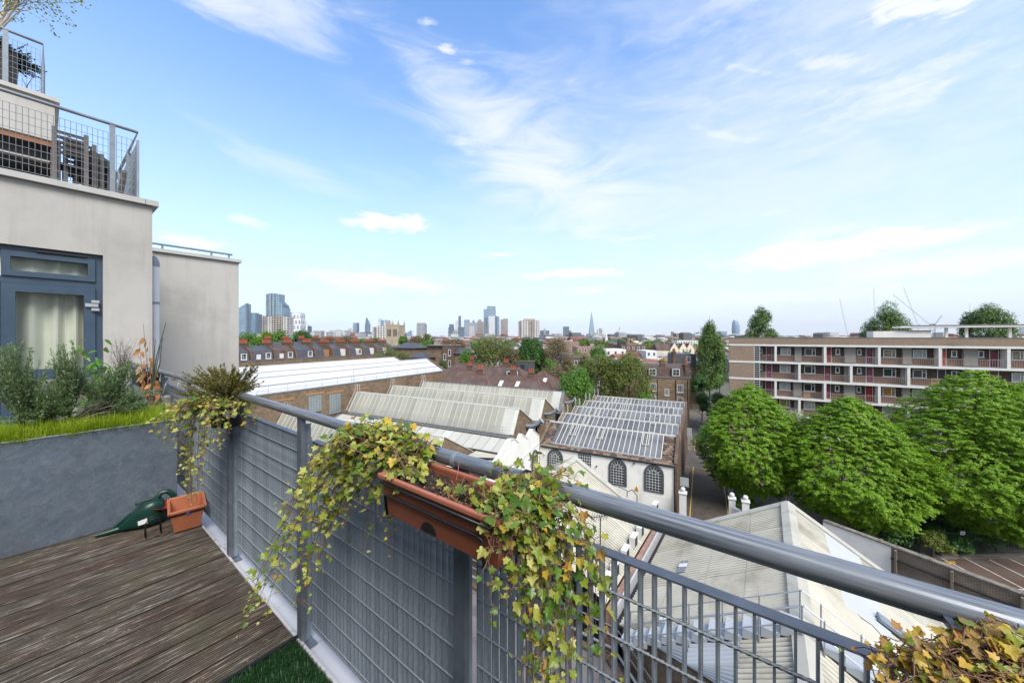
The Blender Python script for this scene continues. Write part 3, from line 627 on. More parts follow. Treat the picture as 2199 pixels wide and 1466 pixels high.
# ================================================================ the halls below the balcony
def hit_a(fr, a, px, py):
    d = (px-CX)/F; o = fr.o+fr.A*a; b = (d*o.y-o.x)/(fr.B.x-d*fr.B.y); Z = o.y+fr.B.y*b; return b, EYE-(py-HY)*Z/F
def hit_b(fr, b, px, py):
    d = (px-CX)/F; o = fr.o+fr.B*b; a = (d*o.y-o.x)/(fr.A.x-d*fr.A.y); Z = o.y+fr.A.y*a; return a, EYE-(py-HY)*Z/F
def slab(fr, pts, th):      # polygon (a,b,z) thickened downwards
    m = MB(); m.prism([fr(*p)-Vector((0, 0, th)) for p in pts], (0, 0, th)); return m
def ladder(fr, a, b0, z0, b1, z1, wd=.5, side='a', hoop=True):
    """roof ladder climbing in b, with looped hand holds at the top"""
    m = MB(); n = max(4, int(math.hypot(b1-b0, z1-z0)/.3))
    for s in (-wd/2, wd/2):
        m.tube([fr(a+s, b0, z0+.12), fr(a+s, b1, z1+.12)], .035, 6)
        if hoop: m.tube([fr(a+s, b1, z1+.1), fr(a+s, b1, z1+1.0), fr(a+s, b1+.15, z1+1.15), fr(a+s, b1+.35, z1+1.0), fr(a+s, b1+.4, z1+.1)], .03, 6)
    for i in range(n):
        t = (i+.5)/n; m.tube([fr(a-wd/2, b0+(b1-b0)*t, z0+(z1-z0)*t+.12), fr(a+wd/2, b0+(b1-b0)*t, z0+(z1-z0)*t+.12)], .025, 5)
    return m
# ---- white hall with arched windows and five rows of skylights
wh = thing('skylit_hall', 'cream painted hall with grey-edged arched windows and five rows of dark roof glazing', 'hall', HALL(6.8, 12))
WL_, WZ = 13.7, 5.55
per, rg_b, rz_ = 5.2, 3.5, 7.4
prof = [(0, 0), (0, WZ)]
for i in range(5): prof += [(per*i+rg_b, rz_-.02), (per*(i+1), 5.75)]
prof += [(per*5, 0)]
m = MB(); m.fbox(HALL, .26, WL_, 0, .3, 0, WZ); m.build('wall', M['whitewall'], wh)
m = MB(); m.prism([HALL(-.04, b, z+(.25 if z > 0 else 0)) for b, z in prof], HALL.A.to_3d()*.28); m.build('gable_wall', M['brickdark'], wh)
m = MB(); m.prism([HALL(WL_+.01, b, z+(.1 if z > 0 else 0)) for b, z in prof], HALL.A.to_3d()*.25); m.build('gable_wall', M['brick'], wh)
m = MB(); m.fbox(HALL, .3, WL_, per*5, per*5+.2, 0, 5.8); m.build('wall', M['brick'], wh)
# thin lines ruled across the white wall
for z in (1.1, 1.75, 2.4): 
    m = MB(); m.fbox(HALL, .28, WL_, -.012, 0, z, z+.03); m.build('string_course', M['whitewall'], wh)
m = MB(); m.fbox(HALL, .2, WL_-.1, -.16, -.02, WZ-.13, WZ-.02); m.build('gutter', M['black'], wh)
m = MB(); m.tube([HALL(.2, -.1, WZ-.1), HALL(.2, -.1, 0)], .05, 8); m.build('downpipe', M['black'], wh)
def tiles(fr, a0, a1, b0, z0, b1, z1, row, wid, name, mats, par, jit=.006, rr=None):
    """one part per tile, laid in courses up a slope"""
    rr = rr or rng; L_ = math.hypot(b1-b0, z1-z0); n = max(1, round(L_/row)); k = max(1, round(abs(a1-a0)/wid)); db = (b1-b0)/n; dz_ = (z1-z0)/n
    nb = Vector((0, -(z1-z0)/L_, (b1-b0)/L_)); src = {}
    for j in range(n):
        for i in range(k):
            w_ = (a1-a0)/k; mi = rr.randrange(len(mats)); off = (w_/2 if j % 2 else 0)
            if off and i == k-1: continue
            if mi not in src:
                t = MB(); g = .008
                def q(a, s, h): b = s*db; z = s*dz_; return fr(a, b+nb.y*h*(1 if b1 > b0 else 1), z+nb.z*h)-fr(0, 0, 0)
                t.hexa([q(g, 0, .0), q(w_-g, 0, .0), q(w_-g, 1.05, -.012), q(g, 1.05, -.012), q(g, 0, .03), q(w_-g, 0, .03), q(w_-g, 1.05, .008), q(g, 1.05, .008)])
                src[mi] = t.build(name, mats[mi], None); o = src[mi]; o.parent = par
            else: o = inst(src[mi], name, par, (0, 0, 0))
            o.location = fr(a0+i*w_+off, b0+j*db, z0+j*dz_+rr.uniform(0, jit))-WL[par]
mt = [pm('hall_tile_%s' % c_, c, .9, c2=[x*.6 for x in c], scale=3, bmp=.2) for c_, c in (('brown', (.17, .10, .07)), ('buff', (.24, .18, .13)), ('dark', (.085, .06, .05)))]
def arch_window(fr, a, b, z0, z1, wd, name='window', par=None, out=1, surround=.2, mat_s=None, cols=5, rows=6, label=None):
    """arched window: dark surround ring proud of the wall, glass, white bars"""
    r = wd/2; zs = z1-r; n = 12
    def arc(rr, s=0): return [(a-rr*math.cos(math.pi*i/n), zs+rr*math.sin(math.pi*i/n)) for i in range(n+1)]
    o_ = [(a-r, z0)]+arc(r)+[(a+r, z0)]; ri = r-surround; i_ = [(a-ri, z0+surround*.6)]+arc(ri)+[(a+ri, z0+surround*.6)]
    m = MB(); D = .09
    for k in range(len(o_)):
        k2 = (k+1) % len(o_); p = [o_[k], o_[k2], i_[k2], i_[k]]
        m.prism([fr(x, b-out*.001, z) for x, z in p], fr.B.to_3d()*(-out*D))
    wobj = m.build(name, mat_s or M['surround'], par)
    g = MB(); g.prism([fr(x, b-out*.004, z) for x, z in i_], fr.B.to_3d()*(-out*.02)); g.build('glass', M['glass'], wobj)
    q = MB(); w_ = .013
    for c in range(cols+1):
        x = a-ri+2*ri*c/cols; h = zs+math.sqrt(max(0, ri*ri-(x-a)**2))*(.55 if 0 < c < cols else 0)
        q.fbox(fr, x-w_, x+w_, b-out*.045, b-out*.028, z0+surround*.6, h)
    for k in range(rows+1):
        z = z0+surround*.6+(zs-z0-surround*.6)*k/rows; q.fbox(fr, a-ri, a+ri, b-out*.046, b-out*.027, z-w_, z+w_)
    for t in (30, 60, 90, 120, 150):
        q.bar(fr(a+ri*.45*math.cos(R(t)), b-out*.036, zs+ri*.45*math.sin(R(t))), fr(a+ri*math.cos(R(t)), b-out*.036, zs+ri*math.sin(R(t))), .035, .02)
    for i in range(n):
        for rr in (.45, .97):
            q.bar(fr(a-ri*rr*math.cos(math.pi*i/n), b-out*.036, zs+ri*rr*math.sin(math.pi*i/n)), fr(a-ri*rr*math.cos(math.pi*(i+1)/n), b-out*.036, zs+ri*rr*math.sin(math.pi*(i+1)/n)), .035, .02)
    q.build('glazing_bars', M['white'], wobj); return wobj
def win(fr, a0, a1, b, z0, z1, par, cols=2, rows=2, out=1, frame=.06, fm=None, gm_=None, sill=True, name='window', depth=.05):
    """rectangular window: frame proud of the wall, glass behind it, bars, sill"""
    fm = fm or M['white']; m = MB(); y0, y1 = sorted((b-out*.003, b-out*depth))
    ring(m, Fr(fr.o.x, fr.o.y, fr.B[:], fr.A[:], fr.z), y0, y1, a0, a1, z0, z1, frame)
    if sill: m.fbox(fr, a0-.06, a1+.06, *sorted((b-out*.003, b-out*(depth+.06))), z0-.07, z0-.002)
    w_ = min(.02, (a1-a0)/cols*.08); y0, y1 = sorted((b-out*.022, b-out*.034))
    for c in range(1, cols): x = a0+(a1-a0)*c/cols; m.fbox(fr, x-w_, x+w_, y0, y1, z0+frame, z1-frame)
    for k in range(1, rows): z = z0+(z1-z0)*k/rows; m.fbox(fr, a0+frame, a1-frame, y0+.001, y1+.001, z-w_, z+w_)
    o = m.build(name, fm, par); g = MB(); g.fbox(fr, a0+frame*.9, a1-frame*.9, *sorted((b-out*.004, b-out*.018)), z0+frame*.9, z1-frame*.9); g.build('glass', gm_ or M['glass'], o); return o
for a, z0, z1 in ((1.97, 2.8, 5.38), (5.33, 2.8, 5.38), (11.9, 2.8, 5.38)): arch_window(HALL, a, 0, z0, z1, 1.75, par=wh)
win(HALL, 7.95, 9.4, 0, 3.9, 5.35, wh, 6, 5, frame=.04, sill=False)
tp0 = len(sc.objects)
tiles(HALL, .3, WL_-.05, -.02, WZ, .55, WZ+.27, .3, .34, 'roof_tile', mt, wh)
tiles(HALL, .3, 1.35, .56, WZ+.28, 3.45, rz_-.08, .34, .35, 'roof_tile', mt, wh)
tiles(HALL, 12.65, 13.65, .56, WZ+.28, 3.45, rz_-.08, .34, .34, 'roof_tile', mt, wh)
for i in range(5):
    b0 = per*i+(.6 if i == 0 else .15); z0 = WZ+.3 if i == 0 else 5.9; b1, z1 = per*i+rg_b, rz_
    A0, A1 = (1.4, 12.6) if i == 0 else (.3, 13.5)
    s = MB(); s.prism([HALL(.26, b, z) for b, z in ((b0-.6*(i == 0), z0-.16-.3*(i == 0)), (b1, z1-.16), (b1, z1-.10), (b0-.6*(i == 0), z0-.10-.3*(i == 0)))], HALL.A.to_3d()*(WL_-.26))
    s.prism([HALL(.3, b, z) for b, z in ((b1+.12, z1-.05), (per*(i+1)-.1, 5.76), (per*(i+1)-.1, 5.68), (b1+.12, z1-.13))], HALL.A.to_3d()*13.3)
    ro = s.build('skylight_roof', M['slate'], wh)
    k = MB(); k.fbox(HALL, .27, 13.9, b1-.12, b1+.14, z1-.06, z1+.07); k.build('ridge_cap', M['glazebar'], ro)
    k = MB(); k.fbox(HALL, A0, A1, b0-.16, b0+.03, z0-.1, z0+.03); k.build('sill_bar', M['galv_light'] if i == 0 else M['glazebar'], ro)
    n_ = 22; pw = (A1-A0)/n_
    pn = None
    for j in range(n_):
        if pn is None:
            t = MB(); t.prism([HALL(.04, b, z)-HALL(0, 0, 0) for b, z in ((b0, z0-.03), (b1-.1, z1-.05), (b1-.1, z1-.02), (b0, z0))], HALL.A.to_3d()*(pw-.08)); pn = o = t.build('pane', M['glass_roof'], None); o.parent = ro
            t = MB(); t.prism([HALL(-.035, b, z)-HALL(0, 0, 0) for b, z in ((b0-.05, z0-.03), (b1-.1, z1-.02), (b1-.1, z1+.045), (b0-.05, z0+.04))], HALL.A.to_3d()*.07); br = ob = t.build('glazing_bar', M['glazebar'], None); ob.parent = ro
        else: o = inst(pn, 'pane', ro, (0, 0, 0)); ob = inst(br, 'glazing_bar', ro, (0, 0, 0))
        o.location = HALL(A0+j*pw, 0, 0)-WL[ro]; ob.location = HALL(A0+j*pw, 0, 0)-WL[ro]
    for av in (3, 7.6+i*.15, 10.6, 12.0)[:3 + (i > 0)]:     # opening lights
        t = MB(); bb = (b0+b1)/2+.5; zz = (z0+z1)/2+.32; sl_ = (z1-z0)/(b1-b0)
        for s_ in (-.28, .28): t.bar(HALL(av+s_, bb-.75, zz-.75*sl_+.07), HALL(av+s_, bb+.7, zz+.7*sl_+.07), .07, .08)
        for s_ in (-.75, .7): t.bar(HALL(av-.3, bb+s_, zz+s_*sl_+.09), HALL(av+.3, bb+s_, zz+s_*sl_+.09), .07, .06)
        t.build('roof_vent', M['glazebar'], ro)
    if i > 0: ladder(HALL, 13.9, b0, z0, b1, z1, .6).build('ladder', M['glazebar'], wh)
m = MB()
for k in range(3): m.tube([HALL(14.1+k*.5, 5.4, 6), HALL(14.1+k*.5, 5.4, 7.1)], .03, 6)
for z in (6.3, 6.7, 7.1): m.tube([HALL(14.0, 5.4, z), HALL(15.3, 5.4, z)], .03, 6)
m.build('guard_rail', M['glazebar'], wh)
# small wall fittings and the warning plate
sg = thing('warning_sign', 'small orange-yellow triangular warning plate on the cream hall wall between two arched windows', 'sign', HALL(3.55, -.02, 2.75))
m = MB(); m.prism([HALL(3.37, -.015, 2.55), HALL(3.73, -.015, 2.55), HALL(3.73, -.015, 2.72), HALL(3.55, -.015, 3.08), HALL(3.37, -.015, 2.72)], HALL.B.to_3d()*-.02); m.build('plate', M['orange_sign'], sg)
m = MB(); m.prism([HALL(3.47, -.037, 2.76), HALL(3.63, -.037, 2.76), HALL(3.55, -.037, 2.93)], HALL.B.to_3d()*-.004); m.fbox(HALL, 3.44, 3.66, -.041, -.037, 2.64, 2.665); m.fbox(HALL, 3.44, 3.66, -.041, -.037, 2.60, 2.615); m.build('printed_mark', M['dark'], sg)
for nm, a, z, lb in (('wall_light', 3.75, 5.25, 'tiny dark lamp high on the cream hall wall between the arched windows'), ('security_camera', 7.4, 4.35, 'small round camera on the cream wall right of the square gridded window'), ('wall_light', 13.1, 4.7, 'small round fitting on the cream wall left of the leftmost arched window')):
    t = thing(nm, lb, 'camera' if 'cam' in nm else 'lamp', HALL(a, -.1, z)); m = MB(); m.ball(HALL(a, -.14, z), .09, 10); m.build('housing', M['dark'] if z != 4.7 else M['white'], t, smooth=True); m = MB(); m.fbox(HALL, a-.04, a+.04, -.1, -.002, z-.04, z+.04); m.build('bracket', M['white'], t)
# ---- cream stepped gable wall in front
gw = thing('stepped_gable_wall', 'cream painted gable wall with zigzag parapet and one narrow arched window', 'wall', HALL(13.75, -4, 0))
poly = [hit_a(HALL, 13.75, *q) for q in ((1162, 934), (1144, 922), (1133.7, 941.6), (1121.4, 932.4), (1114, 950), (1106, 943), (1097, 943.7), (1072, 984.6), (1050, 1010))]
poly = [(b if b < -.02 else -.02, z) for b, z in poly]
m = MB(); m.prism([HALL(13.75, b, z) for b, z in [(-.02, 0)]+poly+[(poly[-1][0], 0)]], HALL.A.to_3d()*.3); m.build('wall', M['whitewall'], gw)
m = MB()
for (b0, z0), (b1, z1) in zip(poly, poly[1:]): m.bar(HALL(13.9, b0, z0+.03), HALL(13.9, b1, z1+.03), .42, .07)
m.build('coping', M['white'], gw)
SIDE = Fr(HALL(13.75, 0).x, HALL(13.75, 0).y, (-HALL.B.x, -HALL.B.y), HALL.A[:])      # a runs towards us, b into the hall
arch_window(SIDE, -hit_a(HALL, 13.75, 1148, 985)[0], 0, 2.7, 5.4, 1.5, par=gw, surround=.17, cols=4)
m = MB(); m.bar(SIDE(.3, -.06, 5.9), SIDE(7.6, -.06, 5.0), .06, .06); m.build('cable_trunking', M['white'], gw)
# ---- big warehouse: translucent north lights
wr = thing('factory_hall', 'old brick factory with four long steep roof slopes of cream ribbed glazing', 'factory', HALL(30, 6))
ridges = [(1.2, 9.0, 16.9, 44.3), (8.9, 9.0, 16.9, 44.8), (16.1, 9.0, 16.65, 44.3), (-8.5, 7.67, 20.2, 46.4)]
for ri_, (rb, rz, a0, a1) in enumerate(ridges):
    fz = rz-2.75; fb_ = rb-1.6; kb, kz = (rb+3.6, rz-2.1) if ri_ < 3 else (rb+6, rz-3.4)
    s = MB(); s.prism([HALL(a0+.5, b, z) for b, z in ((fb_+.12, fz-.1), (rb+.02, rz-.14), (kb, kz), (kb, kz-.1), (rb, rz-.3), (fb_+.2, fz-.1))], HALL.A.to_3d()*(a1-a0-.5))
    ro = s.build('north_light_roof', M['corr'], wr)
    k = MB(); k.fbox(HALL, a0-.05, a1+.1, rb-.12, rb+.16, rz-.06, rz+.08); k.build('ridge_cap', M['lead'] if ri_ == 2 else M['glazebar'], ro)
    g = MB(); g.prism([HALL(a0, b, z) for b, z in ((fb_, 0), (fb_, fz+.05), (rb, rz-.02), (kb, kz), (kb, 0))], HALL.A.to_3d()*.35); g.build('gable_wall', M['brick'], wr)
    g = MB(); g.bar(HALL(a0+.15, rb, rz+.05), HALL(a0+.15, kb, kz+.06), .5, .08); g.bar(HALL(a0+.15, fb_, fz+.08), HALL(a0+.15, rb, rz+.05), .5, .08); g.build('gable_coping', M['lead'] if ri_ == 2 else M['glazebar'], wr)
    g = MB(); g.prism([HALL(a0+.36, b, z) for b, z in ((fb_, fz), (rb-.1, rz-.04), (rb-.1, rz+.0), (fb_, fz+.05))], HALL.A.to_3d()*1.3); g.build('end_panel', M['pane_white'], ro)
    n_ = 30; A0 = a0+1.7; pw = (a1-A0)/n_; pn = None
    for j in range(n_):
        if pn is None:
            t = MB(); t.prism([HALL(.03, b, z)-HALL(0, 0, 0) for b, z in ((fb_, fz-.02), (rb-.1, rz-.07), (rb-.1, rz-.04), (fb_, fz+.01))], HALL.A.to_3d()*(pw-.06)); pn = o = t.build('pane', M['pane_cream'], None); o.parent = ro
            t = MB(); t.prism([HALL(-.03, b, z)-HALL(0, 0, 0) for b, z in ((fb_-.05, fz-.02), (rb-.08, rz-.04), (rb-.12, rz+.02), (fb_-.05, fz+.05))], HALL.A.to_3d()*.06); br = ob = t.build('glazing_bar', M['glazebar'], None); ob.parent = ro
        else: o = inst(pn, 'pane', ro, (0, 0, 0)); ob = inst(br, 'glazing_bar', ro, (0, 0, 0))
        o.location = HALL(A0+j*pw, 0, 0)-WL[ro]; ob.location = o.location
    gu = MB(); gu.fbox(HALL, a0-.3, a1, fb_-.45, fb_-.02, fz-.25, fz-.08); gu.build('valley_gutter', M['lead'], wr)
    ladder(HALL, a1+.75, fb_+.1, fz, rb+.1, rz, .55).build('ladder', M['glazebar'], wr)
    g = MB(); g.prism([HALL(a1+.2, b, z) for b, z in ((fb_, fz), (rb, rz), (rb+1.2, rz-1), (fb_+1.2, fz-1))], HALL.A.to_3d()*.25); g.build('end_panel', M['pane_white'], ro)
    if ri_ in (0, 1, 2):   # valley walkway rail
        v = MB(); bb = fb_-.5
        for k in range(24 if ri_ == 0 else 0): v.tube([HALL(a0+1+k*1.1, bb, fz-.1), HALL(a0+1+k*1.1, bb, fz+1.0)], .022, 5)
        for z in ((.35, .65, .98) if ri_ == 0 else ()): v.tube([HALL(a0+.5, bb, fz+z), HALL(a0+26.6, bb, fz+z)], .02, 5)
        if v.v: v.build('walkway_rail', M['steel'], wr)
m = MB(); m.fbox(HALL, 17, 47, -9.9, 19.5, 0, 3.9); m.build('lower_storey', M['brick'], wr)
for rb in (7.3, 14.5): m = MB(); m.fbox(HALL, 17.3, 46.6, rb-2.9, rb-.5, 3.91, 5.95); m.build('valley_floor', M['lead'], wr)
# lean-to strip of white panels between the first two bays
pn = None; lean = MB(); lean.prism([HALL(14.1, b, z) for b, z in ((-3.0, 5.0), (-.9, 5.85), (-.9, 5.75), (-3.0, 4.9))], HALL.A.to_3d()*32); lt = lean.build('lean_to_roof', M['lead'], wr)
for j in range(24):
    if pn is None: t = MB(); t.prism([HALL(.03, b, z)-HALL(0, 0, 0) for b, z in ((-3.05, 5.03), (-.92, 5.90), (-.92, 5.94), (-3.05, 5.07))], HALL.A.to_3d()*1.24); pn = o = t.build('roof_panel', M['pane_white'], None); o.parent = lt
    else: o = inst(pn, 'roof_panel', lt, (0, 0, 0))
    o.location = HALL(14.2+j*1.3, 0, 0)-WL[lt]
def corr(fr, a0, z0, a1, z1, b0, b1, pitch=.16, amp=.03, seg=6, axis='b'):
    """corrugated sheet: slope runs in a, corrugations repeat along b; b0/b1 may be functions of a"""
    f0 = b0 if callable(b0) else (lambda a: b0); f1 = b1 if callable(b1) else (lambda a: b1)
    lo = min(f0(a0), f0(a1)); hi = max(f1(a0), f1(a1)); n = int((hi-lo)/pitch*seg)+1; m = MB(); L_ = math.hypot(a1-a0, z1-z0); na, nz = -(z1-z0)/L_, (a1-a0)/L_
    if nz < 0: na, nz = -na, -nz
    for k, (a, z) in enumerate(((a0, z0), (a1, z1))):
        for i in range(n+1):
            b = min(max(lo+(hi-lo)*i/n, f0(a)), f1(a)); h = amp*math.sin(2*math.pi*(lo+(hi-lo)*i/n)/pitch)
            m.v.append(tuple(fr(a+na*h, b, z+nz*h)))
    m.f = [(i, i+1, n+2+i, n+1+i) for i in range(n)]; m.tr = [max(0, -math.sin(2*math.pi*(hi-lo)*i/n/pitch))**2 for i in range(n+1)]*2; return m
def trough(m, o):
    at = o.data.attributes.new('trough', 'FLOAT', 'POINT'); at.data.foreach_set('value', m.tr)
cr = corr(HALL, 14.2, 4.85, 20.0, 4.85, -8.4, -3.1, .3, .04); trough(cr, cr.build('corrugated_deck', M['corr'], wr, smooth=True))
m = MB(); m.fbox(HALL, 14.2, 20, -8.4, -3.1, 3.91, 4.75); m.build('wall', M['brickdark'], wr)
m = MB(); m.tube([HALL(15.2, -1, 5.95), HALL(15.1, -3.2, 5.2), HALL(16.2, -4.6, 5.0), HALL(19.5, -6, 5.0)], .12, 8); m.build('cable_duct', M['black'], wr, smooth=True)
# cowls on the factory gables
for (px, py, s, lb) in ((1137, 909, 1.0, 'large grey ventilation duct elbow pointing right off the nearest factory gable'), (1176, 884, .9, 'small grey ventilation cowl on the middle factory gable'), (1218, 861, .8, 'small grey ventilation cowl at the farthest factory gable')):
    ai = {1137: 16.6, 1176: 16.6, 1218: 16.4}[px]; b, z = hit_a(HALL, ai, px, py); t = thing('vent_duct', lb, 'duct', HALL(ai, b, z)); m = MB(); r_ = .26*s
    m.tube([HALL(ai+.3, b-.2, z-.3*s), HALL(ai-.5*s, b-.1, z-.25*s), HALL(ai-1.0*s, b, z), HALL(ai-1.5*s, b+.1, z+.45*s)], [r_, r_, r_, r_*1.0], 12, cap=False); m.build('duct', M['galv'], t, smooth=50)
    m = MB(); m.tube([HALL(ai-1.5*s, b+.1, z+.45*s), HALL(ai-1.62*s, b+.12, z+.56*s)], [r_*1.15, r_*1.5], 12); m.build('hood', M['galv_light'], t, smooth=50)
# ---- long brick warehouse with white metal roof
lw = thing('long_warehouse', 'long sooty brick warehouse with double white ribbed metal roof and two frosted windows', 'warehouse', HALL(52, 0))
e_, ez, r1, r1z, vy, vz, r2, r2z, e2 = 47, 10.0, 52.3, 12.5, 57.5, 10.9, 62.3, 12.55, 67
m = MB(); m.fbox(HALL, e_, e_+.4, -26, 26, 0, ez); m.build('wall', M['brick'], lw)
m = MB(); m.fbox(HALL, e_-.05, e_+.45, -26, 26.1, ez+.01, ez+.14); m.build('coping', M['lead'], lw)
m = MB(); m.fbox(HALL, e_-.04, e_, -2.3, .5, 8.95, 9.25); m.fbox(HALL, e_-.04, e_, -5.5, -2.7, 9.15, 9.45); m.fbox(HALL, e_-.04, e_, -10, -7, 8.95, 9.2); m.fbox(HALL, e_-.04, e_, 2, 5, 8.9, 9.1); m.fbox(HALL, e_-.04, e_, 16, 22, 8.6, 8.8); m.build('lintels', pm('orange_brick_lintel', (.36, .19, .09), .9), lw)
frost = pm('frosted_pane', (.27, .31, .32), .4, c2=(.2, .24, .25), scale=2)
for b0, b1, z0, z1 in ((-5.1, -3.06, 6.7, 9.1), (-1.93, .08, 5.9, 8.9)):
    AW = Fr(HALL(e_, 0).x, HALL(e_, 0).y, HALL.B[:], HALL.A[:])
    w0 = win(AW, b0, b1, 0, z0, z1, lw, 5, 7, gm_=frost, frame=.05, fm=M['lead'])
g = MB(); g.prism([HALL(a, 25.6, z) for a, z in ((e_+.41, 0), (e_+.41, ez+.3), (r1, r1z+.12), (vy, vz+.12), (r2, r2z+.12), (e2, ez+.1), (e2, 0))], HALL.B.to_3d()*.5); g.build('gable_wall', M['brickdark'], lw)
for k, (a0, z0, a1, z1) in enumerate(((e_+.41, ez, r1, r1z), (r1+.02, r1z-.01, vy, vz), (vy+.02, vz, r2, r2z), (r2+.02, r2z-.01, e2, ez))):
    s = MB(); s.prism([HALL(a, -26, z) for a, z in ((a0, z0), (a1, z1), (a1, z1-.15), (a0, z0-.15))], HALL.B.to_3d()*51.5); ro = s.build('metal_roof', M['roof_white'], lw)
    q = MB(); dirz = (z1-z0)/(a1-a0)
    for j in range(128):
        b = -25.9+j*.4; q.add([HALL(a0, b, z0), HALL(a1, b, z1), HALL(a1, b+.06, z1+.045), HALL(a0, b+.06, z0+.045), HALL(a1, b+.12, z1), HALL(a0, b+.12, z0)], [(0, 1, 2, 3), (3, 2, 4, 5)])
    o = q.build('roof_ribs', M['roof_white'], ro); tag(o, kind='stuff')
    if k in (0,):
        for t in (.36, .72): aa, zz = a0+(a1-a0)*t, z0+(z1-z0)*t; q = MB(); q.bar(HALL(aa, -26, zz+.06), HALL(aa, 25.5, zz+.06), .08, .03); q.build('sheet_joint', M['lead'], ro)
q = MB(); q.fbox(HALL, r1-.15, r1+.15, -26, 25.6, r1z-.0, r1z+.08); q.fbox(HALL, r2-.15, r2+.15, -26, 25.6, r2z, r2z+.08); q.build('ridge_cap', M['white'], lw)
q = MB()
for j in range(21): q.tube([HALL(e_+.7, -25+j*2.5, ez+.1), HALL(e_+.7, -25+j*2.5, ez+1.05)], .02, 5)
for z in (.55, 1.05): q.tube([HALL(e_+.7, -26, ez+z), HALL(e_+.7, 25.5, ez+z)], .018, 5)
q.tube([HALL(e_+.75, 3.0, ez), HALL(e_+.75, 3.0, ez+2.3)], .04, 6); q.build('edge_rail', M['steel'], lw)
# ---- two corrugated gabled halls right below us
GF = Fr(5.2, 29.5, (.815, -.579), (-.579, -.815))      # a: across to the right, b: towards us
HZ, EZ, VA = 7.5, 3.7, 6.93
def corr_hall(name, label, ra, sides, far, near, newer=()):
    t = thing(name, label, 'hall', GF(ra, 5))
    for si, (ea, ez_) in enumerate(sides):
        nrow = 4; nearf = near[si]
        for k in range(nrow):
            t0, t1 = k/nrow, (k+1)/nrow; a0, z0 = ra+(ea-ra)*t0, HZ+(ez_-HZ)*t0; a1, z1 = ra+(ea-ra)*t1, HZ+(ez_-HZ)*t1
            # each row of sheets split into lengths
            bs = [far+.35, 3.2, 7.2, 10.8, 99]
            for q in range(4):
                if bs[q] > nearf(a0)+.3 and bs[q] > nearf(a1)+.3: continue
                mt_ = M['corr_new'] if (si, k, q) in newer else M['corr']
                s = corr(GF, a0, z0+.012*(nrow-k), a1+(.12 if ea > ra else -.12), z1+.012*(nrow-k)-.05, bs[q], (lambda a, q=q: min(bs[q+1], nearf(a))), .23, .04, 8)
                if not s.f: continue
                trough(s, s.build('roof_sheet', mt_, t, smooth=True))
        v = MB(); v.bar(GF(ra, far+.12, HZ+.05), GF(ea, far+.12, ez_+.05), .55, .16); v.build('verge_trim', M['trim'], t)
    v = MB(); nn = max(near[0](ra), near[1](ra))
    for s_ in (-1, 1): v.prism([GF(ra, far, HZ+.16), GF(ra+s_*.34, far, HZ-.0), GF(ra+s_*.34, far, HZ-.04), GF(ra, far, HZ+.10)], GF.B.to_3d()*(nn-far))
    v.build('ridge_cap', M['trim'], t)
    g = MB(); e0, e1 = sides[0], sides[1]; g.prism([GF(a, far+.02, z) for a, z in ((e0[0], 0), (e0[0], e0[1]-.1), (ra, HZ-.1), (e1[0], e1[1]-.1), (e1[0], 0))], GF.B.to_3d()*.25); g.build('gable_wall', M['whitewall'], t)
    g = MB(); g.fbox(GF, e1[0]-.3, e1[0]-.1, .3, near[1](e1[0])-.1, 0, e1[1]-.1); g.fbox(GF, e0[0]+.1, e0[0]+.3, .3, near[0](e0[0])-.1, 0, e0[1]-.1); g.build('side_wall', M['brickred'], t)
    return t
hl = corr_hall('corrugated_hall', 'weathered corrugated roof nearest the cream hall with air conditioners along its eave', 0, [(-6.5, 3.9), (6.15, 4.1)], 0, [lambda a: 9.6, lambda a: 9.6])
sk = lambda a: 9.9+(a-6.9)*.82
hr = corr_hall('corrugated_hall', 'wide pale corrugated roof at lower right with newer white sheets and stepped walkway', 2*VA, [(7.2, EZ), (2*VA+5.85, EZ)], 0, [sk, lambda a: 15.6], newer={(1, 1, 0), (1, 1, 1), (0, 2, 3), (0, 1, 3), (1, 3, 2), (1, 3, 3)})
m = MB(); pts_ = [(7.25, 9.95+.25), (2*VA, sk(2*VA)-.1)]; m.add([GF(pts_[0][0], pts_[0][1]-.1, 0), GF(pts_[1][0], pts_[1][1], 0), GF(pts_[1][0], pts_[1][1], HZ-.1), GF(pts_[0][0], pts_[0][1]-.1, EZ-.05)], [(0, 1, 2, 3)]); m.build('near_gable_wall', M['brick'], hr)
pw_ = thing('brick_parapet', 'narrow red brick parapet with pale coping between the two corrugated roofs', 'wall', GF(6.6, 5, 0))
m = MB(); m.fbox(GF, 6.35, 6.72, .1, 9.9, 0, 4.02); m.build('wall', M['brickred'], pw_)
m = MB(); m.fbox(GF, 6.722, 6.82, .1, 10, 0, 4.12); m.build('coping', M['ledge'], pw_)
m = MB(); m.fbox(GF, 6.825, 7.3, .1, 10, 3.2, 3.5); m.build('box_gutter', M['black'], pw_)
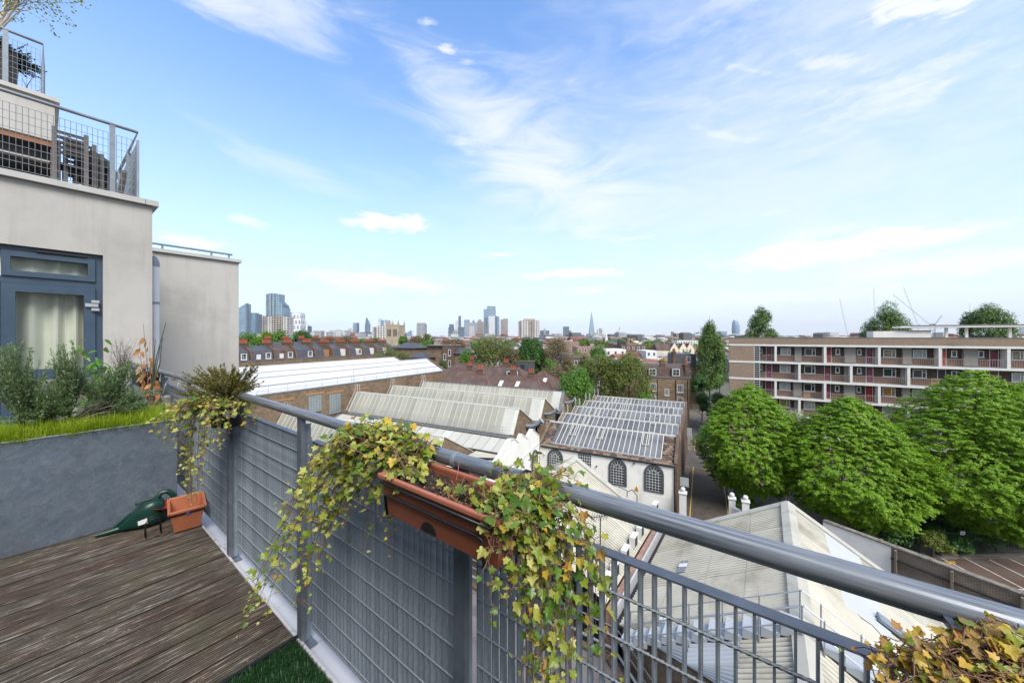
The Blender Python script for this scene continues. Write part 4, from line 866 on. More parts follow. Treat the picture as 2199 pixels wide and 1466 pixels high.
# air conditioners
def ac_unit(label):
    t = thing('air_conditioner', label, 'air conditioner', (0, 0, 0), 'air conditioners along the brick parapet')
    m = MB(); m.box(-.17, .17, -.42, .42, .08, .72); m.build('casing', M['acwhite'], t)
    m = MB(); m.box(.172, .185, -.36, .12, .13, .67); m.build('fan_grille', M['dark'], t)
    m = MB(); m.box(-.15, .15, -.3, -.24, 0, .078); m.box(-.15, .15, .24, .3, 0, .078); m.build('feet', M['dark'], t)
    m = MB(); m.tube([(-.2, -.3, .5), (-.3, -.35, .3), (-.25, -.5, .05)], .03, 6); m.build('pipe', M['black'], t); return t
ac0 = None
for px, py, lb in ((1408, 1152, 'white air conditioner box farthest along the brick parapet, just under the handrail'), (1376, 1186, 'white air conditioner box second farthest along the brick parapet'), (1362, 1208, 'white air conditioner box touching its neighbour in the middle of the parapet row'), (1344, 1240, 'white air conditioner box beside black pipes in the middle of the parapet row'), (1322, 1262, 'white air conditioner box second nearest along the brick parapet'), (1304, 1304, 'white air conditioner box nearest to us along the brick parapet')):
    b, z = hit_a(GF, 5.95, px, py); p = GF(5.95, b, 4.15)
    if ac0 is None: ac0 = ac_unit(lb); ac0.location = p; ac0.rotation_euler = (0, 0, math.atan2(GF.A.y, GF.A.x))
    else: copy_tree(ac0, p, label=lb)
# aerials
def aerial(label, a, b, h, n_arm):
    z = HZ+(4.1-HZ)*a/6.15; t = thing('tv_aerial', label, 'aerial', GF(a, b, z)); m = MB(); m.tube([GF(a, b, z), GF(a, b, z+h)], .035, 8); m.build('mast', M['dark'], t)
    m = MB(); c = GF(a, b, z+h-.05); m.bar(c+Vector((-.5, 0, .05)), c+Vector((.45, .25, .05)), .03, .03)
    for k in range(n_arm):
        q = c+Vector((-.5+.95*k/(n_arm-1), .25*k/(n_arm-1), .05)); m.bar(q+Vector((-.05, 0, -.28)), q+Vector((.05, 0, .28)), .018, .018)
        m.bar(q+Vector((0, .25, 0)), q+Vector((0, -.25, 0)), .018, .018)
    m.build('antenna', M['dark'], t)
aerial('dark television aerial on a tall mast standing on the corrugated roof', 5, 7.2, 2.3, 7)
aerial('smaller television aerial lower down on the corrugated roof behind the slats', 4.2, 9.2, 1.2, 5)
for px, py, lb in ((1467, 1222, 'grey hinged roof hatch with white stay, upper one on the right corrugated roof'), (1425, 1342, 'grey hinged roof hatch with white stay beside the stepped walkway')):
    # roof hatches on the near slope of the right hall
    for b in [x*.05 for x in range(60, 260)]:
        a, z = hit_b(GF, b, px, py)
        if abs(z-(HZ-(HZ-EZ)*(2*VA-a)/(2*VA-7.2))) < .1 and 7.2 < a < 13.8: break
    t = thing('roof_hatch', lb, 'hatch', GF(a, b, z)); m = MB(); m.hexa([GF(a-.18, b-.6, z-.02), GF(a+.18, b-.6, z+.15), GF(a+.18, b+.6, z+.15), GF(a-.18, b+.6, z-.02), GF(a-.18, b-.6, z+.12), GF(a+.18, b-.6, z+.27), GF(a+.18, b+.6, z+.27), GF(a-.18, b+.6, z+.12)]); m.build('lid', M['galv'], t)
    m = MB(); m.hexa([GF(a-.2, b-.2, z+.13), GF(a+.2, b-.2, z+.29), GF(a+.2, b+.15, z+.29), GF(a-.2, b+.15, z+.13), GF(a-.2, b-.2, z+.16), GF(a+.2, b-.2, z+.33), GF(a+.2, b+.15, z+.33), GF(a-.2, b+.15, z+.16)]); m.bar(GF(a, b, z+.3), GF(a+.1, b+.1, z+.65), .03, .03); m.build('stay', M['white'], t)
b, z = 1.6, 0
t = thing('roof_hatch', 'grey open roof hatch on the far side of the wide corrugated roof', 'hatch', GF(17.2, 6.2, 5.5)); m = MB(); m.bar(GF(16.6, 6.2, 5.95), GF(18.0, 6.2, 5.1), .5, .12); m.build('lid', M['galv'], t)
m = MB(); m.bar(GF(17.9, 6.3, 5.2), GF(18.3, 6.5, 5.3), .25, .25); m.build('stay', M['white'], t)
# stepped walkway over the right hall
sw = thing('stepped_walkway', 'row of white stepped roof treads crossing the wide corrugated roof', 'walkway', GF(2*VA, 11.4, 6)); s0 = None
def roofz(a): return HZ-(HZ-EZ)*abs(a-2*VA)/(2*VA-7.2)
n_ = 22
for k in range(n_):
    a = 8.0+k*.55; up = 1 if a < 2*VA else -1
    if abs(a-2*VA) < .3: continue
    z = roofz(a)+.16
    m = MB(); da = .27
    m.hexa([GF(a-da, 11.0, z-.02+(-.10 if up > 0 else .10)), GF(a+da, 11.0, z-.02+(.0 if up > 0 else -.10)), GF(a+da, 11.8, z-.02+(0 if up > 0 else -.10)), GF(a-da, 11.8, z-.02-(.10 if up > 0 else -.10)),
            GF(a-da, 11.0, z+.22), GF(a+da, 11.0, z+.22-.16*up*0), GF(a+da, 11.8, z+.22), GF(a-da, 11.8, z+.22)]); m.build('tread', M['corr_new'], sw)
q = MB()
for b in (10.95, 11.85):
    for k in range(6):
        a = 7.9+k*1.18; q.tube([GF(a, b, roofz(a)), GF(a, b, roofz(a)+1.15)], .027, 6); a2 = 2*VA+.5+k*1.0; q.tube([GF(a2, b, roofz(a2)), GF(a2, b, roofz(a2)+1.15)], .027, 6)
    for h in (.6, 1.12): q.tube([GF(7.9, b, roofz(7.9)+h), GF(2*VA, b, HZ+h), GF(2*VA+5.5, b, roofz(2*VA+5.5)+h)], .024, 6)
q.build('handrail', M['steel'], sw)
# near flat roof with pipework at the foot of our building
fr_ = thing('flat_roof', 'dark grey asphalt flat roof seen down through the balcony slats', 'roof', GF(0, 14))
m = MB(); m.prism([GF(a, b, 0) for a, b in ((-9, 10.3), (7.2, 10.3), (22, 24), (-9, 24))], (0, 0, 2.1)); m.build('roof_slab', pm('roof_asphalt', (.11, .105, .11), .85, c2=(.16, .155, .16), scale=.8, dirt=(.07, .065, .07), ds=.6, bmp=.1), fr_)
q = MB()
ed = [(-8, 9.95), (6.9, 9.95), (15, 16.6)]
for off, z, r_ in ((0, 3.35, .028), (0, 2.85, .028), (.25, 2.5, .07)): q.tube([GF(a, b+off, z) for a, b in ed], r_, 8)
for k in range(16):
    a = -7.5+k*1.45; b = 9.95 if a < 6.9 else 9.95+(a-6.9)*.82; q.tube([GF(a, b, 2.0), GF(a, b, 3.35)], .024, 6)
q.build('guard_rail', M['steel'], fr_)
q = MB(); q.prism([GF(a, b, 2.1) for a, b in ((-8, 10.35), (6.8, 10.35), (15.5, 17.5), (15.3, 17.8), (6.7, 10.65), (-8, 10.65))], (0, 0, .18)); q.build('kerb', M['brickdark'], fr_)
q = MB(); q.lathe(GF(5.3, 12.6, 2.1), [(.38, 0), (.4, .06), (.36, .12), (.30, .12)], 24); q.build('drain_cover', M['black'], fr_)
q = MB()
for k in range(9): q.bar(GF(5.05+k*.06, 12.4, 2.23), GF(5.05+k*.06, 12.8, 2.23), .02, .02)
q.build('drain_grille', M['steel'], fr_)
q = MB()
for x in (7.6, 8.6): q.tube([GF(x, 13.2, 2.1), GF(x, 13.2, 3.1), GF(x+.2, 13.5, 3.2), GF(x+.2, 14.6, 3.2), GF(x+.2, 14.8, 2.1)], .03, 8)
for z in (2.4, 2.7, 3.0): q.tube([GF(7.6, 13.2, z), GF(8.6, 13.2, z)], .02, 6)
q.build('access_hoops', M['white'], fr_)
q = MB(); q.tube([hit for hit in (GF(7.0, -.3, 3.6), GF(7.0, -.3, 4.5), GF(7.3, -.2, 4.75), GF(7.7, -.1, 4.5), GF(7.7, 0, 3.6))], .035, 8); q.tube([GF(4.2, -.2, 4.5), GF(4.2, -.2, 5.7), GF(4.6, -.1, 6.0), GF(5.0, 0, 5.7), GF(5.0, 0, 4.6)], .035, 8); q.tube([GF(3.6, 0, 6), GF(4.2, -.2, 5.8)], .03, 6); q.build('access_hoops', M['dark'], hl)
# ---- gate pillars, wall and hanging signs by the lane
def pillar(label, x, y, h, wd=.5):
    t = thing('gate_pillar', label, 'pillar', (x, y, 0), 'white gate pillars with stone balls'); fr = Fr(x, y, HALL.A[:], HALL.B[:])
    m = MB(); m.fbox(fr, -wd/2, wd/2, -wd/2, wd/2, 0, h-.45); m.build('shaft', M['white'], t)
    m = MB(); m.fbox(fr, -wd/2-.06, wd/2+.06, -wd/2-.06, wd/2+.06, h-.448, h-.36); m.fbox(fr, -.14, .14, -.14, .14, h-.358, h-.28); m.build('cap', M['white'], t)
    m = MB(); m.ball((x, y, h-.12), .2, 16); m.build('ball', M['white'], t, smooth=True)
p = HALL(-.55, -1.0); pillar('tall white gate pillar with ball at the corner of the cream hall', p.x, p.y, 4.05, .55)
p = P(1572.5, 1060, Z=31.5); pillar('white gate pillar with ball on the right of the lane, left one of the pair', p.x, p.y, p.z+.05)
p = P(1601.5, 1066, Z=30.2); pillar('white gate pillar with ball beside the corrugated roof, right one of the pair', p.x, p.y, p.z+.05)
a_, b_ = P(1574, 1085, Z=31.4), P(1600, 1090, Z=30.3); t = thing('gate_wall', 'low white wall joining the right pair of ball-topped gate pillars', 'wall', ((a_+b_)/2).xy[:]+(0,))
m = MB(); d_ = (b_-a_).normalized(); m.bar(Vector((a_.x, a_.y, 1.3)), Vector((b_.x, b_.y, 1.3)), .3, 2.6); m.build('wall', M['white'], t)
def hsign(label, a, b, z, w_, h_, mat):
    t = thing('hanging_sign', label, 'sign', HALL(a, b, z)); m = MB(); m.fbox(HALL, a-w_, a, b-.03, b+.03, z-h_/2, z+h_/2); m.build('board', M['glazebar'], t)
    m = MB(); m.fbox(HALL, a-w_+.05, a-.05, b-.04, b-.031, z-h_/2+.05, z+h_/2-.05); m.build('face', mat, t)
    m = MB(); m.bar(HALL(-.05, b, z+h_/2+.06), HALL(a-w_, b, z+h_/2+.06), .04, .04); m.build('bracket', M['black'], t)
    m = MB()
    for k in range(3): m.fbox(HALL, a-w_+.14, a-.16, b-.045, b-.041, z+.12-k*.14, z+.15-k*.14)
    m.build('lettering', M['white'], t)
hsign('square framed pale blue-grey sign hanging over the lane from the hall corner', -.15, 2.4, 3.35, .75, .85, M['sign_face'])
hsign('small pale blue oval-looking sign hanging farther up the lane', -.15, 20, 4.0, .6, 1.2, M['sign_face'])
# ---- boundary wall beside the car park
bw = thing('boundary_wall', 'long brown brick boundary wall with rough coping beside the car park', 'wall', P(2050, 1220, z=3).xy[:]+(0,))
q0, q1, q2, q3 = P(1770, 1118, z=3.0), P(1916, 1172, z=3.0), P(2199, 1276, z=3.0), P(2420, 1372, z=3.0)
def wallseg(a, b, mat, name, z=3.0, th=.33):
    m = MB(); m.bar(Vector((a.x, a.y, z/2)), Vector((b.x, b.y, z/2)), th, z); return m.build(name, mat, bw)
wallseg(q0, q1, M['whitewall'], 'rendered_section'); wallseg(q1, q2, M['brickwall'], 'brick_section'); wallseg(q2, q3, M['brickwall'], 'brick_section')
m = MB(); ang = 0
for a, b in ((q0, q1), (q1, q2), (q2, q3)): m.bar(Vector((a.x, a.y, 3.05)), Vector((b.x, b.y, 3.05)), .44, .1)
m.build('coping', pm('rough_coping', (.23, .21, .18), .9, c2=(.08, .07, .06), scale=4, bmp=.6, bs=12), bw)
m = MB(); d_ = (q2-q1).normalized(); s_ = Vector((-d_.y, d_.x, 0)); s_ = s_ if s_.dot(Vector((0, 0, 0))-q1) > 0 else -s_
m.tube([q1+s_*.26+Vector((0, 0, -.75)), q2+s_*.26+Vector((0, 0, -.75)), q3+s_*.26+Vector((0, 0, -.75))], .06, 6)
m.build('cable', M['black'], bw)
for t_ in (.05, .52, 1.0): 
    m = MB(); c = q1+(q2-q1)*t_+s_*.2; m.bar(Vector((c.x, c.y, 0)), Vector((c.x, c.y, 2.95)), .45, .1, up=(d_.x, d_.y, 0)); m.build('pier', M['brickwall'], bw)
# ---- green gate, railings, container, small signs by the car park
def pt(px, py, z=0): return P(px, py, z=z)
gt = thing('green_gate', 'dark green metal car park gate with three posts under the trees', 'gate', pt(1935, 1165))
GP = [pt(1891, 1163), pt(1932, 1177), pt(1975, 1190)]
for p in GP: m = MB(); m.tube([p, p+Vector((0, 0, 1.9))], .07, 8); m.build('post', M['green'], gt)
for a, b in ((GP[0], GP[1]), (GP[1], GP[2])):
    m = MB()
    for z in (.25, 1.0, 1.8): m.bar(a+Vector((0, 0, z)), b+Vector((0, 0, z)), .05, .06)
    n_ = 9
    for k in range(n_): c = a+(b-a)*(k+.5)/n_; m.bar(c+Vector((0, 0, .25)), c+Vector((0, 0, 1.8)), .02, .02)
    m.build('gate_leaf', M['green'], gt)
fn = thing('park_railings', 'dark green upright bar railings along the far side of the car park', 'fence', pt(2100, 1188))
FA, FB = pt(2015, 1190), pt(2330, 1190); L_ = (FB-FA).length; pk = None
for k in range(int(L_/.13)):
    c = FA+(FB-FA)*k*.13/L_
    if k % 18 == 0: m = MB(); m.bar(c, c+Vector((0, 0, 1.95)), .07, .07); m.build('post', M['green'], fn); continue
    if pk is None: m = MB(); m.bar(Vector((0, 0, .1)), Vector((0, 0, 1.75)), .02, .02); pk = o = m.build('bar', M['green'], None); o.parent = fn
    else: o = inst(pk, 'bar', fn, (0, 0, 0))
    o.location = c-WL[fn]
m = MB()
for z in (.15, 1.7): m.bar(FA+Vector((0, 0, z)), FB+Vector((0, 0, z)), .04, .05)
m.build('rail', M['green'], fn)
m = MB(); m.bar(FA+Vector((0, -.1, .06)), FB+Vector((0, -.1, .06)), .2, .13); m.build('kerb', M['setts'], fn)
ct = thing('storage_container', 'dark green ribbed storage container in deep shade under the trees', 'container', pt(1995, 1150)); CF = Fr(*pt(1950, 1152).xy, (1, .12))
m = MB(); m.fbox(CF, 0, 4.6, 0, 2.2, .05, 2.6); m.build('shell', M['green'], ct)
rb0 = None
for k in range(22):
    if rb0 is None: m = MB(); m.fbox(CF, .05, .13, -.03, 0, .15, 2.5); rb0 = o = m.build('rib', M['green'], ct); base = o.location.copy()
    else: o = inst(rb0, 'rib', ct, (0, 0, 0)); q = CF.A*(k*.205); o.location = (q.x, q.y, 0)
for px, lb in ((2066, 'white and blue notice plate on the park railings, left one'), (2189, 'small white notice plate on the park railings near the right picture edge')):
    c = FA+(FB-FA)*((P(px, 1190, z=0).x-FA.x)/(FB.x-FA.x)); t = thing('notice_plate', lb, 'sign', c); z = 1.75
    m = MB(); m.box(c.x-.19, c.x+.19, c.y-.06, c.y-.045, z-.14, z+.14); m.build('plate', M['white'], t); m = MB(); m.box(c.x-.14, c.x+.14, c.y-.064, c.y-.061, z-.02, z+.05); m.box(c.x-.12, c.x+.10, c.y-.064, c.y-.061, z-.08, z-.06); m.build('lettering', M['blue_sign'], t)
# street sign by the junction
p = HALL(-5.3, 31.5); t = thing('road_sign', 'round blue arrow sign on a black post at the end of the lane', 'sign', p); m = MB(); m.tube([p, p+Vector((0, 0, 3.1))], .05, 8); m.build('post', M['black'], t)
m = MB(); m.tube([p+Vector((0, -.05, 2.9)), p+Vector((0, -.09, 2.9))], .42, 20); m.build('disc', M['blue_sign'], t); m = MB(); m.bar(p+Vector((-.2, -.10, 3.05)), p+Vector((.16, -.10, 2.78)), .02, .09); m.bar(p+Vector((.16, -.10, 2.78)), p+Vector((.16, -.10, 2.98)), .02, .08); m.bar(p+Vector((.16, -.10, 2.78)), p+Vector((-.04, -.10, 2.78)), .02, .08); m.build('arrow', M['white'], t)
# ================================================================ the block of flats
FL = Fr(35.7, 58.9, (.859, -.512), (.512, .859)); FLEN = 44
fl = thing('apartment_block', 'long brown gallery-access block of flats with white slab bands and red doors', 'flats', FL(15, 5))
M['pebble'] = pm('brown_pebbledash', (.27, .20, .15), .95, c2=(.22, .165, .125), scale=2.5, detail=8, bmp=.3, bs=30, dirt=(.15, .115, .09), ds=.3, dlo=.55, dhi=.75)
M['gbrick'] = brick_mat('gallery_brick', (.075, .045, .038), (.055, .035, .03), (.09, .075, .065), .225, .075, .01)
M['dado'] = pm('pinkish_dado', (.24, .135, .10), .9, c2=(.2, .11, .085), scale=1)
M['cup'] = pm('grey_cupboard', (.27, .255, .235), .7, c2=(.23, .215, .20), scale=.6)
M['railm'] = pm('gallery_rail_paint', (.28, .245, .22), .7)
doorm = {'m': pm('magenta_door', (.20, .025, .065), .5), 'r': pm('red_door', (.36, .012, .015), .5), 'o': pm('bright_red_door', (.6, .03, .012), .5), 'k': pm('black_door', (.015, .015, .018), .5)}
blind = {'g': M['glass'], 'w': pm('net_curtain', (.42, .44, .42), .6, c2=(.25, .27, .27), scale=1.5), 'y': pm('green_blind', (.22, .25, .04), .7), 'c': pm('cream_curtain', (.38, .34, .24), .8, c2=(.12, .11, .09), scale=2.2), 'o': pm('orange_blind', (.35, .18, .02), .7)}
T0, ST_, BND = 16.25, 2.7, .28
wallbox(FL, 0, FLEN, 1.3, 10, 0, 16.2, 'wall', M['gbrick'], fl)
wallbox(FL, -.02, FLEN, -.02, 10.1, T0+.001, 17.27, 'parapet', M['pebble'], fl)
m = MB(); m.fbox(FL, -.06, FLEN, -.06, .3, 17.271, 17.34); m.fbox(FL, -.06, .3, .301, 10.1, 17.271, 17.34); m.build('coping', M['lead'], fl)
for k in range(6):
    zt_ = T0-ST_*k-BND; zb_ = T0-ST_*(k+1); z1_ = T0-ST_*k
    m = MB(); m.fbox(FL, -.05, FLEN, -.05, 1.6, zt_, z1_); m.fbox(FL, -.05, .4, 1.601, 10.05, zt_, z1_); m.build('slab_band', M['white'], fl)
    m = MB(); m.fbox(FL, 0, 3.35, 0, 1.29, zb_+.001, zt_-.001); m.fbox(FL, 0, .3, 1.301, 10, zb_+.001, zt_-.001); m.build('end_panel', M['pebble'], fl)
    m = MB(); m.fbox(FL, 3.36, 4.1, 1.285, 1.299, zb_, zt_-.001); 
    for j in range(7): m.fbox(FL, 3.37, 4.15, .0, .06, zb_+.05+j*.34, zb_+.10+j*.34)
    m.fbox(FL, 3.36, 3.42, 0, .06, zb_, zt_); m.fbox(FL, 4.1, 4.16, .0, .06, zb_, zt_); m.build('stair_window', M['white'], fl)
    m = MB(); m.fbox(FL, 3.43, 4.09, .07, .09, zb_+.03, zt_-.01); m.build('glass', M['glass'], fl)
    m = MB(); m.fbox(FL, 4.17, FLEN, 1.282, 1.296, zb_, zb_+.92); m.build('dado', M['dado'], fl)
def fa(zx, b=1.28): return hit_b(FL, b, 1540+zx/3.337, 800)[0]
odd_c = [421, 775, 1164, 1600, 2092]; even_c = [592, 963, 1375, 1833]
S1 = [('s', 303, 326), ('m', 355, 393), ('ww', 455, 530), ('c', 555, 603), ('gw', 628, 708), ('r', 787, 818), ('s', 850, 882), ('c', 908, 988), ('s', 1003, 1035), ('m', 1070, 1117), ('gw', 1190, 1283), ('c', 1322, 1385), ('ww', 1402, 1503), ('o', 1617, 1640), ('s', 1677, 1720), ('c', 1755, 1855), ('s', 1870, 1913), ('m', 1955, 2015), ('gw', 2110, 2200)]
S2 = [('s', 303, 326), ('m', 353, 393), ('ww', 450, 527), ('c', 555, 580), ('gw', 625, 705), ('m', 772, 815), ('s', 848, 880), ('c', 908, 948), ('s', 1003, 1035), ('m', 1070, 1117), ('gw', 1190, 1283), ('c', 1312, 1360), ('gw', 1402, 1502), ('k', 1582, 1637), ('s', 1677, 1720), ('c', 1755, 1820), ('m', 1955, 2015), ('ww', 2110, 2200)]
S3 = [('s', 303, 326), ('m', 350, 393), ('ww', 448, 526), ('c', 545, 603), ('gw', 622, 703), ('m', 780, 812), ('s', 845, 878), ('c', 905, 985), ('s', 1000, 1033), ('r', 1065, 1115), ('ow', 1186, 1280), ('c', 1320, 1372), ('gw', 1398, 1500), ('r', 1617, 1640), ('s', 1677, 1720), ('c', 1755, 1855), ('m', 1955, 2015)]
S4 = [('s', 303, 326), ('m', 350, 393), ('yw', 448, 525), ('c', 553, 580), ('ww', 622, 703), ('m', 780, 812), ('s', 850, 880), ('c', 905, 945), ('s', 1000, 1033), ('r', 1062, 1112), ('ww', 1184, 1280), ('c', 1318, 1358), ('ww', 1398, 1500), ('m', 1600, 1640), ('gw', 1960, 2015)]
S5 = [('s', 303, 326), ('m', 350, 393), ('ww', 448, 525), ('c', 545, 600), ('gw', 622, 703), ('r', 780, 812), ('ww', 1180, 1275), ('c', 1318, 1370), ('gw', 1398, 1500), ('m', 1100, 1140)]
wcache = {}
for k, items in enumerate((S1, S2, S3, S4, S5, S4)):
    zb_ = T0-ST_*(k+1); zt_ = zb_+2.42
    for q in (odd_c if k % 2 == 0 else even_c):
        a = hit_b(FL, 0, 1540+q/3.337, 800)[0]; m = MB(); m.fbox(FL, a-.14, a+.14, -.03, 1.28, zb_+.001, zt_-.001); m.build('column', M['white'], fl)
    cols_ = sorted(hit_b(FL, 0, 1540+q/3.337, 800)[0] for q in (odd_c if k % 2 == 0 else even_c)); bays = [4.2]+cols_+[FLEN-2]
    for a0, a1 in zip(bays, bays[1:]):
        m = MB(); a0 += .15; a1 -= .15
        m.fbox(FL, a0, a1, .04, .10, zb_+1.0, zb_+1.05); m.fbox(FL, a0, a1, .05, .09, zb_+.1, zb_+.13)
        n_ = int((a1-a0)/.2)
        for j in range(n_): x = a0+(a1-a0)*(j+.5)/n_; m.fbox(FL, x-.016, x+.016, .055, .085, zb_+.13, zb_+1.0)
        m.build('gallery_railing', M['railm'], fl)
    for ty, x0, x1 in items:
        if ty == 'gw' and (x0*7+k*3) % 3 == 0: ty = 'ww'
        if ty == 'gw' and (x0+k) % 5 == 0: ty = 'cw'
        a0, a1 = fa(x0), fa(x1)
        if ty in doorm:
            m = MB(); ring(m, Fr(FL.o.x, FL.o.y, FL.B[:], FL.A[:]), 1.235, 1.28, a0-.05, a1+.05, zb_, zb_+2.3, .06); fo = m.build('door_frame', M['white'], fl)
            m = MB(); m.fbox(FL, a0+.02, a1-.02, 1.25, 1.27, zb_+.02, zb_+2.02); d_ = m.build('door', doorm[ty], fo)
            m = MB(); m.fbox(FL, a0+.02, a1-.02, 1.255, 1.268, zb_+2.07, zb_+2.23); m.build('fanlight', M['glass'], fo)
            m = MB(); m.fbox(FL, (a0+a1)/2-.12, (a0+a1)/2+.12, 1.24, 1.249, zb_+1.0, zb_+1.06); m.build('letter_plate', M['galv_light'], fo)
        elif ty == 'c':
            m = MB(); m.fbox(FL, a0, a1, .75, 1.279, zb_+.14, zb_+2.38); m.build('cupboard', M['cup'], fl)
            for x in np.linspace(a0+.05, a1-.05, 5): 
                m = MB(); m.fbox(FL, x-.03, x+.03, .8, .9, zb_+.001, zb_+.139); 
                if x == a0+.05: leg_ = m.build('cupboard_foot', M['dark'], fl); lx = x
                else: q = FL.A*(x-lx); inst(leg_, 'cupboard_foot', fl, (q.x, q.y, 0)) 
        else:
            z0, z1 = (zb_+1.0, zb_+2.15) if ty != 's' else (zb_+1.25, zb_+2.1); g_ = blind[ty[0]] if ty != 's' else M['glass']
            win(FL, a0, a1, 1.28, z0, z1, fl, 1, 1, gm_=g_, frame=.09 if ty != 's' else .1, depth=.07)
            if ty != 's':
                m = MB(); x = a0+(a1-a0)*.68; m.fbox(FL, x-.04, x+.04, 1.2, 1.27, z0+.09, z1-.09); m.fbox(FL, x+.041, a1-.09, 1.21, 1.27, z0+.75, z0+.82); m.build('window_bar', M['white'], fl)
rfb = hit_b(FL, 4, 1876, 710)[0]; rfe = hit_b(FL, 4, 2000, 710)[0]
wallbox(FL, rfb, rfe, 4, 7, 17.2, 18.25, 'roof_housing', M['white'], fl); wallbox(FL, rfb+3.5, rfe+.2, 3.8, 7.2, 18.26, 18.36, 'roof_housing_cap', M['lead'], fl)
ca = hit_b(FL, 4, 1932, 700)[0]; m = MB(); m.fbox(FL, ca, FLEN-1, 3.6, 6.6, 18.7, 18.95); m.build('roof_canopy', M['white'], fl)
m = MB(); m.fbox(FL, ca+1, FLEN-1, 3.55, 6.65, 18.951, 19.06); m.build('canopy_cap', M['lead'], fl)
for px in (2033, 2076, 2169, 2225): a = hit_b(FL, 4.2, px, 700)[0]; wallbox(FL, a-.13, a+.13, 4.1, 4.4, 17.2, 18.699, 'canopy_post', M['white'], fl)
for px, dz_, lb in ((1733, 0, 'plywood sheet leaning on the third-floor gallery railing of the flats'), (2008, 1, 'plywood board on the gallery railing beside the black door of the flats')):
    a = hit_b(FL, .3, px, 800)[0]; z = T0-ST_*(3 if dz_ == 0 else 2); t = thing('plywood_board', lb, 'board', FL(a, .2, z)); wallbox(FL, a-.4, a+.4, .14, .18, z+.05, z+1.1, 'sheet', pm('plywood_%d' % px, (.42, .27, .16), .8), t)
# ================================================================ Georgian houses beyond the skylights
def chimney(m_stack, m_pots, fr, a, b, z0, z1, la, lb, npot, pot_h=.75):
    m_stack.fbox(fr, a-la/2, a+la/2, b-lb/2, b+lb/2, z0, z1); m_stack.fbox(fr, a-la/2-.08, a+la/2+.08, b-lb/2-.08, b+lb/2+.08, z1-.25, z1-.05)
    for k in range(npot):
        t = (k+.5)/npot-.5; aa, bb = (a+t*la, b) if la > lb else (a, b+t*lb); h = pot_h*(.8+.4*rng.random())
        m_pots.lathe(fr(aa, bb, z1), [(.14, 0), (.12, h*.8), (.15, h*.85), (.15, h)], 8)
def stackpots(par, fr, lst):
    s, p = MB(), MB()
    for q in lst: chimney(s, p, fr, *q)
    c = s.build('chimney', M['brickdark'], par); p.build('chimney_pots', M['redpot'], c)
gh = thing('georgian_house', 'three storey brown brick house with slate mansard, dormers and white sash windows', 'house', P(1440, Z=68, z=0)); GH = Fr(*P(1481, Z=68, z=0).xy, (-.985, .17), (.17, .985))
def wallwithwins(fr, a0, a1, z1, par, mat, b=0, b2=8): m = MB(); m.fbox(fr, a0, a1, b, b2, 0, z1); return m.build('wall', mat, par)
wallwithwins(GH, 0, 16, 9.55, gh, M['brick'])
m = MB(); m.prism([GH(0, b, z) for b, z in ((.25, 9.4), (.8, 11.5), (4, 12.0), (7.5, 11.4), (8, 9.5))], GH.A.to_3d()*16); m.build('mansard_roof', M['tile'], gh)
m = MB(); m.fbox(GH, -.05, 16, -.12, .22, 9.56, 9.72); m.build('coping', M['lead'], gh)
def ghw(px, py, w_, h_, c, r): 
    a, z = hit_b(GH, 0, px, py); win(GH, a-w_/2, a+w_/2, 0, z-h_/2, z+h_/2, gh, c, r, frame=.09, depth=.06)
for px, py in ((1403.5, 831), (1461, 834), (1403, 857), (1461, 861)): ghw(px, py, 1.1, 1.5, 3, 4)
ghw(1432.5, 842, .8, 1.25, 3, 4); ghw(1432, 868, .8, 1.2, 3, 4)
for px in (1452, 1401.6):
    a, z = hit_b(GH, .1, px, 804); m = MB(); m.fbox(GH, a-.75, a+.75, .02, 1.6, 9.85, 11.35); m.build('dormer', M['lead'], gh); win(GH, a-.65, a+.65, .02, 9.95, 11.25, gh, 2, 2, frame=.1, sill=False)
stackpots(gh, GH, [(hit_b(GH, 1, 1424, 790)[0], 1.2, 9.4, 12.3, .9, .7, 2), (.3, 1.2, 9, 12.1, .7, 1.8, 2), (10, 1.2, 9.4, 12.6, .9, .7, 2)])
m = MB()
for px in (1412, 1451, 1477): a = hit_b(GH, 0, px, 830)[0]; m.tube([GH(a, -.08, 9.2), GH(a, -.08, 0)], .06, 6)
m.build('downpipe', M['black'], gh)
g2 = thing('dark_mansard_house', 'brick house with nearly black slate upper storey and one white sash window beside the poplar', 'house', P(1475, Z=88, z=0)); G2 = Fr(*P(1496, Z=86, z=0).xy, (-.985, .17), (.17, .985))
wallwithwins(G2, 0, 11, 10.0, g2, M['brick']); m = MB(); m.prism([G2(0, b, z) for b, z in ((.1, 10.01), (.3, 13.2), (8, 13.2), (8, 10.01))], G2.A.to_3d()*4.6); m.build('mansard_roof', M['slate'], g2)
win(G2, 1.2, 2.3, .2, 11.2, 12.7, g2, 3, 4, frame=.1); win(G2, 1.2, 2.2, 0, 7.6, 9.2, g2, 3, 4, frame=.09)
for k in range(4): win(G2, 5.2+k*1.4, 6.0+k*1.4, 0, 8.3, 9.4, g2, 2, 2, frame=.09)
stackpots(g2, G2, [(4.9, 1, 10, 13.8, .7, 1.6, 3)])
g3 = thing('low_brick_terrace', 'low yellow brick terrace with flat parapet roof behind the brown Georgian house', 'houses', P(1420, Z=98, z=0)); G3 = Fr(*P(1455, Z=96, z=0).xy, (-.98, .2), (.2, .98)); wallwithwins(G3, 0, 16, 9.6, g3, M['brick'])
for k in range(9): win(G3, .6+k*1.6, 1.5+k*1.6, 0, 7.4, 8.8, g3, 2, 1, frame=.1)
m = MB(); m.fbox(G3, -.1, 16.1, -.1, 8, 9.61, 9.8); m.build('flat_roof', M['lead'], g3)
